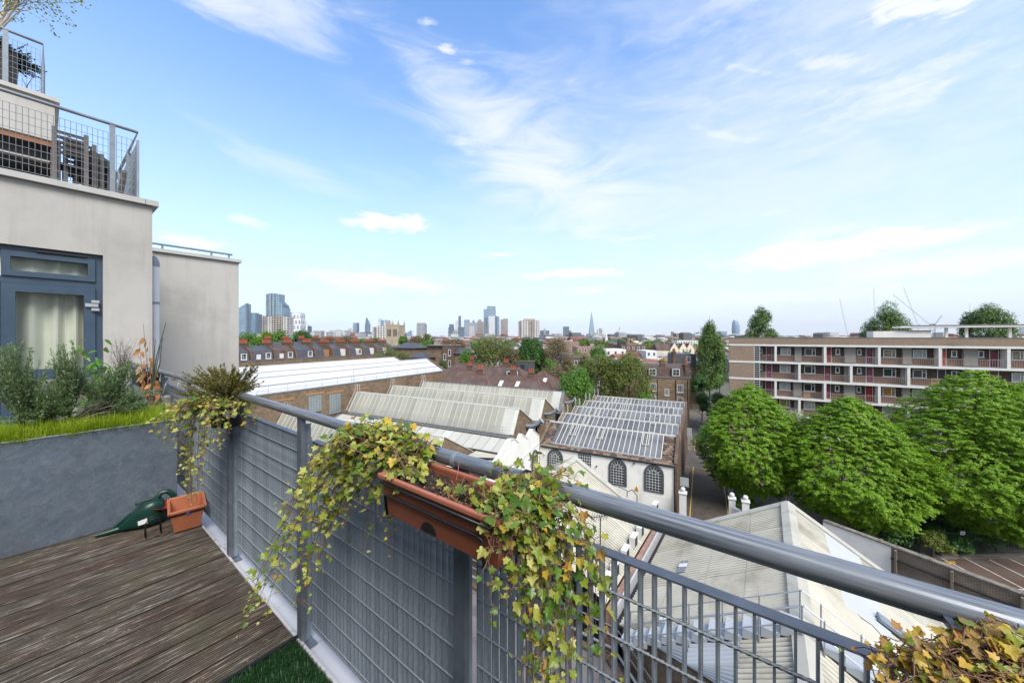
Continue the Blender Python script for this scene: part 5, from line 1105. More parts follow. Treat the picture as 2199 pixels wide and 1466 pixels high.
# ================================================================ hipped-roof houses behind the factory
def hip(label, px, py, Z, ln, wd, rh, wallh=None, ang=0, mat='tile', wm_='brick', ridge=.45, name='hipped_roof_house', stacks=1, sky=0, hipline=True):
    c = P(px, py, Z=Z); zr = c.z; ze = zr-rh; A = Vector((-.883, .469)); ca, sa = math.cos(R(ang)), math.sin(R(ang)); A = Vector((A.x*ca-A.y*sa, A.x*sa+A.y*ca)); fr = Fr(c.x, c.y, A, (-A.y*-1, -A.x) if False else (A.y, -A.x) if A.x > 0 else (-A.y*-1, -A.x))
    t = thing(name, label, 'house', (c.x, c.y, 0)); l2, w2 = ln/2, wd/2; r2 = l2*ridge; e = .35
    m = MB(); m.fbox(fr, -l2+.01, l2-.01, -w2+.01, w2-.01, 0, ze-.02); m.build('wall', M[wm_], t)
    m = MB(); b_ = [fr(-l2-e, -w2-e, ze-.1), fr(l2+e, -w2-e, ze-.1), fr(l2+e, w2+e, ze-.1), fr(-l2-e, w2+e, ze-.1)]; r_ = [fr(-r2, 0, zr), fr(r2, 0, zr)]
    m.add(b_+r_, [(0, 1, 5, 4), (2, 3, 4, 5), (1, 2, 5), (3, 0, 4), (3, 2, 1, 0)]); ro = m.build('roof', M[mat], t)
    if hipline:
        m = MB(); 
        for a, b in ((b_[0], r_[0]), (b_[3], r_[0]), (b_[1], r_[1]), (b_[2], r_[1]), (r_[0], r_[1])): m.bar(a+Vector((0, 0, .05)), b+Vector((0, 0, .05)), .16, .12)
        m.build('ridge_tiles', M['redtile'], ro)
    m = MB(); 
    for a, b in zip(b_, b_[1:]+b_[:1]): m.bar(a, b, .12, .14)
    m.build('gutter', M['dark'], t)
    if stacks: stackpots(t, fr, [((-.5+k)*r2*1.6 if stacks > 1 else 0, .7-k*1.2, ze, zr+1.1, 1.1, .6, 3) for k in range(stacks)])
    for k in range(sky):
        s = MB(); 
        for sg_ in (1, -1): 
            tt = .45; aa = -l2*.35+k*l2*.6; bb = sg_*(w2+e)*(1-tt); zz = ze+(zr-ze)*tt+.1; db = .55; s.hexa([fr(aa-.35, bb-db, zz-.1+sg_*db*rh/w2), fr(aa+.35, bb-db, zz-.1+sg_*db*rh/w2), fr(aa+.35, bb+db, zz-.1-sg_*db*rh/w2), fr(aa-.35, bb+db, zz-.1-sg_*db*rh/w2), fr(aa-.35, bb-db, zz+.05+sg_*db*rh/w2), fr(aa+.35, bb-db, zz+.05+sg_*db*rh/w2), fr(aa+.35, bb+db, zz+.05-sg_*db*rh/w2), fr(aa-.35, bb+db, zz+.05-sg_*db*rh/w2)])
        s.build('rooflight', M['white'], ro)
    return t, fr, ze, zr
M['redtile'] = pm('ridge_tile_red', (.19, .075, .055), .85)
hip('largest dark hipped roof at left of the cluster behind the factory', 1010, 781, 84, 15, 11, 3.6, stacks=1)
hip('brown tiled hipped roof with orange hip lines near the factory, left', 1005, 796, 74, 10, 7.5, 2.6, ang=8, stacks=1, ridge=.4)
hip('low brown hipped roof with pots in front, second from left behind the factory', 1027, 805, 69, 8, 6, 2.0, stacks=1, ang=5)
t, fr, ze, zr = hip('wide dark tiled roof with a white-framed dormer behind the factory', 1084, 788, 80, 15, 10, 3.4, stacks=1, ang=4)
m = MB(); dp = P(1101, 802, Z=74.5); m.box(dp.x-1.4, dp.x+1.4, dp.y, dp.y+3, dp.z-1, dp.z+.8); m.build('dormer', M['slate'], t)
WD = Fr(dp.x, dp.y, (1, 0), (0, 1)); win(WD, -1.2, -.2, 0, dp.z-.7, dp.z+.5, t, 1, 1, frame=.12, sill=False); win(WD, .1, 1.1, 0, dp.z-.7, dp.z+.5, t, 1, 1, frame=.12, sill=False)
hip('brown hipped roof with two rooflights in front of the dormer roof', 1100, 806, 68, 11, 7, 2.5, stacks=1, sky=2, ang=6, ridge=.5)
hip('small reddish hipped roof just behind the skylit hall ridges', 1138, 812, 66, 7, 6, 2.0, stacks=1, ang=3)
t, fr, ze, zr = hip('dark pyramid roof with rooflights standing apart at right behind the factory', 1166, 797, 70, 7.5, 7.5, 3.0, stacks=0, sky=1, ridge=.05)
for k in range(3): win(Fr(t.location.x, t.location.y-3.73, (1, 0), (0, 1)), -1+k*1.1, -.2+k*1.1, 0, ze-2.2, ze-.6, t, 1, 2, frame=.1)
q = thing('slate_cube_house', 'flat-roofed blue-grey modern box house between the big trees', 'house', P(1127, Z=96, z=0)); QF = Fr(*P(1105, Z=95, z=0).xy, (1, -.12), (.12, 1)); z1 = 17.5-54*95/770
wallbox(QF, 0, 5.4, 0, 6, 0, z1, 'wall', M['slate'], q); wallbox(QF, -.1, 5.5, -.1, 6.1, z1+.01, z1+.2, 'green_roof', pm('sedum', (.12, .13, .05), .95), q); win(QF, 1.6, 2.7, 0, z1-2.2, z1-.8, q, 2, 1, fm=M['dark'], sill=False)
hip('brown brick house with low grey hipped roof right of the church tower', 882, 735, 118, 9, 7, 1.7, stacks=1, mat='slate', hipline=False)
hip('small brick house with slate roof left of the plain brick gable block', 905, 757, 110, 6, 5, 1.4, stacks=0, mat='slate', hipline=False)
bk = thing('brick_gable_block', 'blank-sided brown brick block with tall white sashes right of the metal roof', 'building', P(947, Z=108, z=0)); BK = Fr(*P(918, Z=112, z=0).xy, (1, -.25), (.25, 1))
wallbox(BK, 0, 5.6, 0, 9, 0, 14.6, 'wall', M['brick'], bk); wallbox(BK, 5.61, 9.4, -1, 8, 0, 14.4, 'wall', M['brickdark'], bk)
for a, z in ((7.5, 11.6), (7.5, 8.3), (5.9, 10.3)): win(BK, a, a+.9, -1, z, z+1.9, bk, 1, 2, frame=.12)
wallbox(BK, -.1, 9.5, -1.1, 9.1, 14.61, 14.8, 'flat_roof', M['lead'], bk); stackpots(bk, BK, [(4.5, 4, 14.5, 16.2, 2.2, .8, 5)])
hip('narrow brick house with red chimney pots just left of the tall bare trees', 985, 747, 112, 8, 6, 1.5, stacks=2, mat='slate', hipline=False)
# ================================================================ the terrace with chimney pots behind the metal roof
TF = Fr(HALL(86, 0).x, HALL(86, 0).y, HALL.B[:], HALL.A[:])       # a: along the terrace, b: back
pl_ = M['white']
tcol = ['blue-grey slate mansard and a single white sash dormer', 'blue-grey slate mansard, first after the wall corner', 'slate mansard with white dormer and pale blind', 'mottled old slate mansard with bright white dormer', 'sloping dark slate roof beside a bare brown wall', 'brown rendered bay between two dark slate slopes', 'white painted recess under a brown chimney wall', 'dark slope with narrow white window between white walls', 'white walled bay half hidden by the bare tree', 'last bay before the bare tree with tall chimney']
for k in range(11):
    a = -3+k*5.0; t = thing('terrace_house', 'terraced brick house with '+tcol[min(k, 9)] if k < 10 else 'terraced brick house at the right end of the row under the church tower', 'house', TF(a+2.5, 2), 'terrace houses with chimney pots')
    wallwithwins(TF, a, a+4.98, 12.0, t, M['brick'], 0, 9)
    m = MB(); m.fbox(TF, a+.01, a+4.97, -.08, .3, 12.01, 12.15); m.build('coping', M['lead'], t)
    sm = M['slate'] if k < 3 or k > 4 else M['tile'] if k == 3 else M['slate']
    m = MB(); m.prism([TF(a+.35, b, z) for b, z in ((.5, 12.02), (1.1, 14.1), (4.2, 15.3), (8.5, 14), (8.8, 12.02))], TF.A.to_3d()*(4.3 if k < 5 else 2.1)); m.build('mansard_roof', sm, t)
    if k >= 5: m = MB(); m.fbox(TF, a+2.5, a+4.6, 1.6, 8, 12.02, 13.9); m.build('recess_wall', M['white'] if k != 5 else pm('tan_render', (.33, .18, .10), .9), t)
    m = MB(); m.prism([TF(a-.2, b, z) for b, z in ((.2, 11.9), (.9, 14.4), (4.2, 15.6), (8, 14.6), (8.5, 12))], TF.A.to_3d()*.5); m.build('party_wall', M['brickdark'], t)
    stackpots(t, TF, [(a+.1, 4.4, 13.5, 16.0, .8, 3.6, 8, .75)])
    if k < 5 or k == 7: win(TF, a+2.9, a+4.0, .55, 12.35, 13.7, t, 2, 2, frame=.12, depth=.3)
    if k in (2, 3): m = MB(); m.fbox(TF, a+1.0, a+1.9, .45, .55, 12.3, 13.4); m.build('blind_panel', M['white'], t)
for k in range(5):
    a = 29+k*5.5; c = TF(a, 34); t = thing('terrace_house', 'far terraced house behind the first row, only its chimney and red pots showing', 'house', c, 'second row of chimneys behind the terrace'); t['label'] = ['leftmost', 'second from left', 'middle', 'fourth from left', 'rightmost'][k]+' of the far terraced houses whose pots rise behind the front row'
    wallwithwins(TF, a, a+5.4, 13.2, t, M['brickdark'], 32, 40); m = MB(); m.prism([TF(a+.02, b, z) for b, z in ((32, 13.21), (36, 15.6), (40, 13.21))], TF.A.to_3d()*5.36); m.build('roof', M['slate'], t); stackpots(t, TF, [(a+.1, 36, 14, 16.9, .8, 3.4, 7, .8)])
# church tower
ch = thing('church_tower', 'pale stone church tower with three tall pinnacles and louvred belfry windows', 'church tower', P(844, Z=262, z=0)); CF_ = Fr(*P(830.5, Z=262, z=0).xy, (.985, -.17), (.17, .985)); M['stone'] = pm('pale_stone', (.40, .34, .25), .9, c2=(.31, .265, .2), scale=.4, detail=7, bmp=.2)
wallbox(CF_, 0, 9.2, 0, 9.2, 0, 25.2, 'shaft', M['stone'], ch); wallbox(CF_, -.2, 9.4, -.2, 9.4, 25.21, 25.7, 'parapet', M['stone'], ch)
for a in (0, 4.6, 9.2):
    for b in (0, 9.2):
        m = MB(); m.fbox(CF_, a-.5, a+.5, b-.5, b+.5, 20 if a != 4.6 else 14, 27.2); m.lathe(CF_(a, b, 27.2), [(.62, 0), (.4, .9), (.03, 2.6)], 8); m.build('pinnacle', M['stone'], ch)
for a in (1.1, 2.1, 3.1, 5.7, 6.7, 7.7):
    m = MB(); m.fbox(CF_, a-.32, a+.32, -.06, -.003, 17.3, 22.5); m.lathe(CF_(a, -.03, 22.3), [(.3, 0), (.2, .35), (.02, .6)], 6); m.build('belfry_opening', M['dark'], ch)
m = MB()
for k in range(14): m.fbox(CF_, .5+k*.62, .8+k*.62, -.1, .2, 25.71, 26.3)
m.build('battlements', M['stone'], ch)
# mid-distance named buildings
def block(name, label, px0, px1, y1, Z, mat, dep=12, cat='building', roof=None, rh=0, par=None, turn=0, ybase=None):
    a, b = P(px0, y1, Z=Z), P(px1, y1, Z=Z); t = par or thing(name, label, cat, ((a.x+b.x)/2, Z, 0)); wd = b.x-a.x
    fr = Fr(a.x, Z, (1, turn), (-turn, 1)); z0 = 0 if ybase is None else EYE-(ybase-HY)*Z/F
    wallbox(fr, 0, wd, 0, dep, z0, a.z, 'wall' if par is None else 'wing', mat, t)
    if roof: m = MB(); m.prism([fr(0, b_, z) for b_, z in ((-.2, a.z+.01), (dep/2, a.z+rh), (dep+.2, a.z+.01))], fr.A.to_3d()*wd); m.build('roof', roof, t)
    return t, fr, wd, a.z
M['cream'] = pm('cream_render', (.62, .56, .42), .85, c2=(.55, .5, .38), scale=.3)
tA = thing('gabled_house', 'cream house with three pointed gables and brown roofs in the middle distance', 'houses', P(1455, Z=172, z=0)); GA = Fr(*P(1411, Z=178, z=0).xy, (1, -.1), (.1, 1))
wallbox(GA, 0, 17, 0, 9, 0, 10.8, 'wall', M['cream'], tA)
for k, (a, w2) in enumerate(((6.0, .01), (8.2, 2.0), (12.4, 2.0), (15.6, 1.9))):
    if k == 0: m = MB(); m.prism([GA(0, b, z) for b, z in ((-.3, 10.7), (4.5, 14), (9.3, 10.7))], GA.A.to_3d()*16.9); m.build('roof', M['tile'], tA); continue
    m = MB(); m.prism([GA(a-w2, -.8, 8), GA(a+w2, -.8, 8), GA(a+w2, -.8, 11), GA(a, -.8, 14.2), GA(a-w2, -.8, 11)], GA.B.to_3d()*.6); m.build('gable', M['cream'], tA)
    m = MB(); m.prism([GA(a-w2, -.15, 10.9), GA(a, -.15, 14.1), GA(a+w2, -.15, 10.9)], GA.B.to_3d()*6); m.build('roof', M['tile'], tA); win(GA, a-.6, a+.6, -.8, 9.5, 11.3, tA, 2, 2, frame=.15)
for nm, lb, x0, x1, y1, Z, mt_, rf, rh in [
    ('brick_block', 'brown brick building with flat dark roof box behind the round green trees', 1334, 1388, 741, 165, 'brickdark', None, 0),
    ('brick_block', 'dark glass-topped brown block left of the brown brick building', 1318, 1350, 737, 185, 'brick', None, 0),
    ('brick_block', 'red-brown brick flats with small dark windows right of the bare tree', 1207, 1244, 733, 210, 'brickred', None, 0),
    ('white_building', 'low white building with small square windows in front of the cream gables', 1388, 1411, 753, 150, 'white', None, 0),
    ('red_roof_hall', 'low red brick hall with pale flat roof in the middle distance', 1240, 1300, 745, 150, 'brickred', None, 0),
    ('long_low_building', 'long brown low roof across the gap between the trees', 1180, 1262, 769, 110, 'brick', 'tile', 1.0),
    ('white_flat_roof', 'white flat-roofed range left of the cream gabled house', 1300, 1345, 750, 140, 'white', None, 0),
    ('orange_brick_house', 'orange brick house by the street end right of the poplar', 1484, 1500, 775, 92, 'brick', 'slate', 1.2),
    ('grey_office', 'grey glazed office block between the far trees left of the flats', 1455, 1500, 731, 330, 'white', None, 0)]:
    t, fr, wd, zz = block(nm, lb, x0, x1, y1, Z, M[mt_], 12, 'building', M[rf] if rf else None, rh)
    n_ = max(2, int(wd/2.2))
    for r_ in range(2):
        for k in range(n_):
            a = wd*(k+.5)/n_
            if zz-1.6-r_*2.8 > 2: win(fr, a-.5, a+.5, 0, zz-2.1-r_*2.8, zz-.7-r_*2.8, t, 1, 1, frame=.1, sill=False, gm_=M['glass_far'])
wallbox(Fr(*P(1334, Z=166, z=0).xy, (1, 0), (0, 1)), 0, 3.6, 3, 6, 13.4, 15.2, 'plant_room', M['dark'], [o for o in sc.objects if o.get('label', '').startswith('brown brick building with flat')][0])
# ================================================================ skyline
g_blue = tower_mat('glass_tower_blue', (.22, .30, .38), (.10, .17, .24), 22, 14, 1.6); g_dark = tower_mat('glass_tower_dark', (.14, .18, .23), (.045, .065, .09), 18, 14, 1.6)
g_teal = tower_mat('glass_tower_teal', (.30, .38, .42), (.08, .14, .18), 10, 16, 1.2); g_grey = tower_mat('concrete_tower', (.30, .30, .30), (.14, .15, .17), 24, 12, 3)
g_white = tower_mat('white_tower', (.66, .67, .68), (.20, .22, .25), 14, 22, 3.2, off=.5); g_brown = tower_mat('brown_tower', (.26, .22, .20), (.15, .14, .14), 12, 14, 2.4)
tb_w = tower_mat('estate_tower_white', (.55, .53, .50), (.05, .05, .06), 6.5, 5.8, 1.15); tb_b = tower_mat('estate_tower_brown', (.13, .105, .09), (.36, .34, .31), 7, 5.8, 1.6)
pale = tower_mat('pale_office', (.5, .5, .5), (.2, .22, .25), 16, 9, 2)
def tower(label, parts, Z, name='tower', cat='tower', dep=None):
    """parts: (px0, px1, ytop, material[, ytop_right])"""
    c = P((parts[0][0]+parts[0][1])/2, Z=Z, z=0); t = thing(name, label, cat, c)
    for i, q in enumerate(parts):
        x0, x1, y1, mt_ = q[:4]; y2 = q[4] if len(q) > 4 else y1; d = q[5] if len(q) > 5 else i*Z*.0008
        a, b = P(x0, y1, Z=Z), P(x1, y2, Z=Z); yb = Z-d*.5; w_ = (b.x-a.x); D_ = dep or w_*.8
        m = MB(); m.prism([(a.x, yb, 0), (b.x, yb, 0), (b.x, yb, b.z), (a.x, yb, a.z)], (0, D_, 0)); m.build('shaft', mt_, t)
    return t
tower('sail-topped blue glass tower at the left end of the skyline', [(508, 528, 664, g_blue, 652), (528, 532.5, 651, g_dark)], 2600)
tower('rounded dark blue glass tower right of the sail-topped one', [(531, 552, 674, g_dark), (534, 549, 671.5, g_blue)], 2650)
t = tower('tallest blue-glass tower of the left skyline with vertical dark seams', [(571, 575, 631, g_teal), (575.2, 577.2, 632, M['dark']), (577.3, 583, 629.5, g_teal), (583.2, 585.2, 631, M['dark']), (585.3, 591, 629.7, g_teal), (591.2, 592.8, 631, M['dark']), (592.9, 600, 631, g_teal), (600.2, 604, 648, g_blue), (604.2, 608, 652.5, g_teal), (608.2, 610.5, 655, g_dark), (610.7, 613.3, 661, g_blue)], 2200, dep=60)
tower('squat brown and white council tower block in front of the glass towers', [(564, 573, 678, tb_b), (573.1, 584, 679, tb_w), (584.1, 597, 677.5, tb_b), (597.1, 609, 679, tb_b), (609.1, 620, 680, tb_w)], 900, 'tower_block', 'tower block', dep=22)
tower('white gridded tower right of the council tower block', [(623, 627, 671, g_grey), (627.1, 647, 671.5, g_white)], 1500)
tower('dark low glass block under construction with small crane', [(647, 663, 700, g_dark), (649, 661, 698, g_white)], 1700)
tower('grey slab block right of the construction site', [(672, 690, 710, g_grey), (667, 675, 713, pale)], 1300)
tower('pale stepped office range above the chimneys', [(708, 742, 709, pale), (701, 716, 712, g_grey), (722, 730, 707, pale)], 1600, 'office_block', 'office')
tower('pair of grey glass towers left of the slender stepped one', [(748, 766, 704.5, pale), (757, 767, 699, g_white), (767.2, 771, 693, g_dark), (759, 767, 693.2, g_blue)], 2400)
tower('slender stepped dark tower with a mast', [(784, 793, 695, g_dark), (785.5, 792, 688, g_blue), (786.5, 790, 683.5, g_dark), (787.6, 788.6, 681.5, M['lead'])], 3600)
tower('wide pale ribbed tower behind the church', [(812.5, 818, 683.5, g_white), (818.1, 831, 687, g_blue), (831.1, 837.5, 687.5, g_grey), (825.5, 828, 684.5, g_white)], 3000)
tower('white banded slab block left of the church tower', [(810, 831, 699.5, tb_w), (803, 810, 702, tb_b), (799.5, 803, 702, pale)], 900, 'tower_block', 'tower block', dep=18)
tower('low dark blue office range left of the church', [(774, 803, 713, g_dark), (760, 800, 718, g_dark)], 1900, 'office_block', 'office')
tower('sloping glass wedge building right of the church', [(871, 882, 717, g_blue, 709), (884.5, 887, 711.5, g_white)], 3400)
tower('plain grey rounded tower standing alone left of centre', [(895, 913.5, 696, g_grey), (896, 912, 693, g_grey)], 1900)
tower('dark twin slab at left edge of the central cluster', [(963, 974, 703, g_dark), (965, 974, 696, g_dark)], 3300)
tower('lattice tower with sloping side in the central cluster', [(978, 989.5, 690, g_white, 682), (985, 990, 678, g_dark), (974, 990, 707, pale)], 3900)
tower('dark teal block in front of the lattice tower', [(984, 996, 702, g_dark), (972, 984, 711, g_teal)], 3100)
tower('pale blue-topped slab left of the domed tip', [(997, 1008, 686.5, g_blue), (1000, 1025, 692.5, g_grey), (1008, 1019, 700, pale)], 3700)
c = P(1017.5, Z=4100, z=0); t = thing('tower', 'bullet-shaped glass tip just showing in the central cluster', 'tower', c); m = MB(); m.lathe(c, [(22, 0), (26, 90), (22, 160), (12, 192), (2, 205)], 20); m.build('shaft', g_dark, t, smooth=60)
tower('brown-grey rounded tower left of the tallest tower', [(1025, 1037, 690, g_brown), (1027, 1034, 686, g_brown)], 3000)
tower('purple-grey tower in front of the tallest tower', [(1038, 1050, 691, g_brown), (1041, 1048, 682, g_dark)], 2900)
tower('tallest pale blue skyscraper of the central cluster', [(1039, 1064, 663.5, g_blue), (1046, 1064, 657.5, g_teal), (1048, 1053, 656.5, g_teal)], 4000)
tower('pale glass tower with vertical ribs in front of the tallest skyscraper', [(1050, 1063, 678, g_white)], 3500)
tower('blue slab on the right shoulder of the tallest skyscraper', [(1063.5, 1068, 678.5, g_dark), (1068.1, 1073, 679, g_blue)], 3600)
tower('brownish ribbed tower at right of the central cluster', [(1075.5, 1091, 686, g_brown), (1081, 1091, 684, g_brown)], 2600)
tower('council tower block with round roof rim right of the central cluster', [(1125, 1150, 684, M['stone'], 684, -16), (1114, 1119, 689, tb_b), (1119.1, 1136, 688.5, tb_w), (1136.1, 1148, 688.5, tb_b), (1148.1, 1158.5, 688.5, tb_w)], 900, 'tower_block', 'tower block', dep=20)
tower('dark blocky tower left of the slanting tree tops', [(1161, 1180, 709.5, g_dark), (1168, 1172, 706, g_grey)], 1800)
tower('low grey range of offices left of the dark purple tower', [(1187, 1207, 716.5, g_grey)], 1800, 'office_block', 'office')
tower('dark blue stepped tower left of the glass pyramid', [(1211, 1222.5, 701, g_dark), (1222.6, 1227.5, 710, g_dark), (1227.6, 1241, 717, g_blue), (1232, 1255, 718.5, g_dark)], 2200)
c = P(1271, Z=5200, z=0); t = thing('pyramid_tower', 'tall needle-shaped glass pyramid skyscraper', 'tower', c); m = MB(); h = 17.5+54*5200/770; w2 = 44
m.add([c+Vector((-w2, -w2, 0)), c+Vector((w2, -w2, 0)), c+Vector((w2, w2, 0)), c+Vector((-w2, w2, 0)), c+Vector((-2, 0, h)), c+Vector((3, 0, h-12))], [(0, 1, 5, 4), (1, 2, 5), (2, 3, 4, 5), (3, 0, 4)]); m.build('shaft', g_blue, t)
tower('broad white hospital tower with rooftop cranes right of the pyramid', [(1284, 1296, 708, g_white), (1287, 1293, 705, g_brown)], 4600)
c = P(1302.5, Z=520, z=0); t = thing('church_steeple', 'thin white church steeple between the trees', 'steeple', c); m = MB(); m.box(c.x-1.6, c.x+1.6, c.y-1.6, c.y+1.6, 0, 16); m.box(c.x-1.1, c.x+1.1, c.y-1.1, c.y+1.1, 16, 20.5); m.lathe((c.x, c.y, 20.5), [(1, 0), (.6, 2), (.05, 5)], 8); m.build('spire', M['white'], t)
c = P(1331, Z=4500, z=0); t = thing('cathedral', 'great domed cathedral with lantern on the horizon', 'cathedral', c); sx = 4500/770
m = MB(); m.lathe(c, [(8*sx, 0), (8*sx, 17.5+4*sx)], 24); m.build('drum', M['stone'], t)
m = MB(); z0 = 17.5+4*sx; m.lathe((c.x, c.y, z0), [(6.3*sx, 0), (6.3*sx, 3*sx), (5.6*sx, 6*sx), (4*sx, 8.4*sx), (1.2*sx, 10*sx)], 24); m.build('dome', pm('lead_dome', (.42, .45, .47), .7), t, smooth=50)
m = MB(); m.lathe((c.x, c.y, z0), [(1.2*sx, 9.9*sx), (1.1*sx, 13*sx), (.9*sx, 13.5*sx), (.1*sx, 18*sx)], 12); m.build('lantern', M['stone'], t)
for px, h, lb in ((1356.5, 6, 'left of two tiny twin cupolas on the horizon'), (1361.5, 6, 'right of two tiny twin cupolas on the horizon'), (1383, 6, 'small green domed cupola on the horizon right of the twin ones')):
    c = P(px, Z=4300, z=0); t = thing('cupola', lb, 'cupola', c); s_ = 4300/770; m = MB(); m.lathe(c, [(1.4*s_*(1.5 if px == 1383 else 1), 0), (1.4*s_*(1.5 if px == 1383 else 1), 17.5+2*s_), (.9*s_, 17.5+4*s_), (.1*s_, 17.5+h*s_)], 12); m.build('dome', M['stone'] if px != 1383 else g_teal, t)
tower('lone dark square chimney tower on the horizon', [(1443, 1448, 712, g_dark)], 4000)
tower('low complex of grey blocks with a small crane on the horizon', [(1467, 1482, 720, pale), (1484, 1493, 716.5, g_dark), (1480, 1498, 721, g_dark)], 3500, 'office_block', 'office')
tower('rounded blue-grey office half behind the poplar and the flats', [(1548, 1562, 711, g_blue), (1540, 1556, 716, g_dark)], 2500)
c = P(1580.5, Z=3800, z=0); t = thing('vase_tower', 'bulging pale glass tower with slanted crown above the flats corner', 'tower', c); s_ = 3800/770; m = MB(); zz = [0, 17.5, 17.5+12*s_, 17.5+22*s_, 17.5+30*s_, 17.5+35*s_]; hw = [6.2, 6.4, 7.6, 7.4, 5.6, 3.2]
m.tube([(c.x+(i > 3)*(-1.5*s_), c.y, z) for i, z in enumerate(zz)], [h*s_ for h in hw], 20); m.build('shaft', g_blue, t, smooth=60)
tower('small grey block on the horizon above the flats, left one', [(1759, 1768, 718, g_dark), (1772, 1780, 720.5, g_grey)], 3300)
tower('small pale block on the horizon above the flats, right one', [(1783, 1802, 713, pale)], 3300)
tower('pale ribbed towers at the far right edge of the skyline', [(2179, 2190, 692, g_white), (2190.3, 2204, 700, g_teal)], 2500)
# tower cranes
crm = pm('crane_white', (.55, .56, .58), .6); crd = pm('crane_dark', (.06, .08, .12), .6)
def crane(label, base, top, Z, mat, wd=None, tail=None):
    a, b = P(*base, Z=Z), P(*top, Z=Z); t = thing('tower_crane', label, 'crane', (a.x, Z, 0), 'cranes above the flats'); w_ = wd or Z*.0016
    def lattice(p, q, w_, nm):
        m = MB(); d = (q-p); n = max(6, int(d.length/(w_*2.2))); s = d.normalized().cross(Vector((0, 1, 0)))*w_/2; yv = Vector((0, w_/2, 0)); r_ = w_*.09
        for c in (s+yv, s-yv, -s+yv, -s-yv): m.bar(p+c, q+c, r_*1.6, r_*1.6)
        for k in range(n):
            u0, u1 = p+d*(k/n), p+d*((k+1)/n); sg_ = 1 if k % 2 else -1; m.bar(u0+s*sg_, u1-s*sg_, r_, r_); m.bar(u0+yv*sg_, u1-yv*sg_, r_, r_)
        return m.build(nm, mat, t)
    lattice(Vector((a.x, Z, 0)), a, w_*1.3, 'mast'); lattice(a, b, w_, 'jib')
    m = MB(); q = a+Vector((w_*(1.5 if b.x < a.x else -1.5), 0, w_)); m.bar(a, q+Vector((w_*2*(1 if b.x < a.x else -1), 0, 0)), w_*1.2, w_*1.4); m.build('counterweight', crd, t); return t
crane('white and blue luffing crane standing alone above the middle of the flats', (1821, 721), (1804, 642), 700, crm)
crane('pale thin crane rising behind the middle tall tree', (1879, 700), (1877, 619), 900, crm)
crane('pale crane with long jib leaning left to its top above the roof housing', (1998, 697), (1918, 632), 800, crm)
crane('pale crane crossing behind it with a steeper jib', (1972, 699), (1941, 617), 950, crm)
crane('short dark crane on the flats canopy with raised jib', (2008, 697), (2023, 677), 500, crd)
crane('tiny crane on the horizon left of the flats', (1495, 716), (1492, 712), 2500, crm, wd=6)
crane('tiny crane over the dark glass block on the left skyline', (656, 698), (658, 688), 1600, crm, wd=3)
# ================================================================ the sea of roofs
def city(seed, n, Zr, hz, wd, mats, name, label, pitched):
    r = np.random.default_rng(seed); vs = [[] for _ in mats]; fs = [[] for _ in mats]; cnt = [0]*len(mats)
    for i in range(n):
        Z = math.exp(r.uniform(math.log(Zr[0]), math.log(Zr[1]))); d = r.uniform(-.98, 1.55); x = d*Z
        if -.80 < d < .0 and Z < 150: continue
        k = r.integers(len(mats)); w_, l_ = r.uniform(*wd, 2)*(1+Z/2500); h = r.uniform(*hz)
        if Z > 900 and r.random() < .06: h = r.uniform(18, 30)
        an = r.choice([.3, .5, -.9, -1.1, .1])+r.normal(0, .05); ca, sa = math.cos(an), math.sin(an)
        def q(a, b, z): return (x+a*ca-b*sa, Z+a*sa+b*ca, z)
        n0 = cnt[k]; v = [q(-w_, -l_, 0), q(w_, -l_, 0), q(w_, l_, 0), q(-w_, l_, 0), q(-w_, -l_, h), q(w_, -l_, h), q(w_, l_, h), q(-w_, l_, h)]
        f = [(0, 1, 5, 4), (1, 2, 6, 5), (2, 3, 7, 6), (3, 0, 4, 7)]
        if pitched and r.random() < .6:
            rr_ = min(l_*.45, 3.2); v += [q(-w_, 0, h+rr_), q(w_, 0, h+rr_)]; f += [(4, 5, 9, 8), (6, 7, 8, 9), (5, 6, 9), (7, 4, 8)]
        else: f += [(4, 5, 6, 7)]
        vs[k] += v; fs[k] += [tuple(j+n0 for j in g_) for g_ in f]; cnt[k] += len(v)
    for k, mt_ in enumerate(mats):
        m = MB(); m.v = vs[k]; m.f = fs[k]
        if m.v: tag(m.build(name, mt_, loc=(0, 400, 0)), label[k], 'rooftops', 'distant rooftops', 'stuff')
cm = [pm('far_brick', (.16, .10, .075), .9, c2=(.26, .17, .12), scale=.02), pm('far_slate', (.07, .075, .085), .8, c2=(.12, .12, .13), scale=.02), pm('far_pale', (.5, .49, .46), .8, c2=(.3, .3, .29), scale=.02), pm('far_red', (.22, .085, .06), .9, c2=(.15, .07, .05), scale=.02), pm('far_grey', (.2, .22, .25), .8, c2=(.3, .32, .34), scale=.02)]
lb_ = ['mass of far brown brick houses spread to the horizon', 'mass of far slate-grey roofs spread to the horizon', 'scatter of far pale buildings towards the horizon', 'scatter of far red brick buildings among trees', 'scatter of far blue-grey office blocks towards the horizon']
city(3, 2200, (130, 900), (5, 9), (2.6, 5.5), cm, 'distant_rooftops', lb_, True)
city(4, 3500, (900, 7000), (8, 14.5), (6, 13), cm, 'horizon_city', [s.replace('mass of', 'band of').replace('scatter of', 'sprinkling of')+' beyond the nearer roofs' for s in lb_], True)
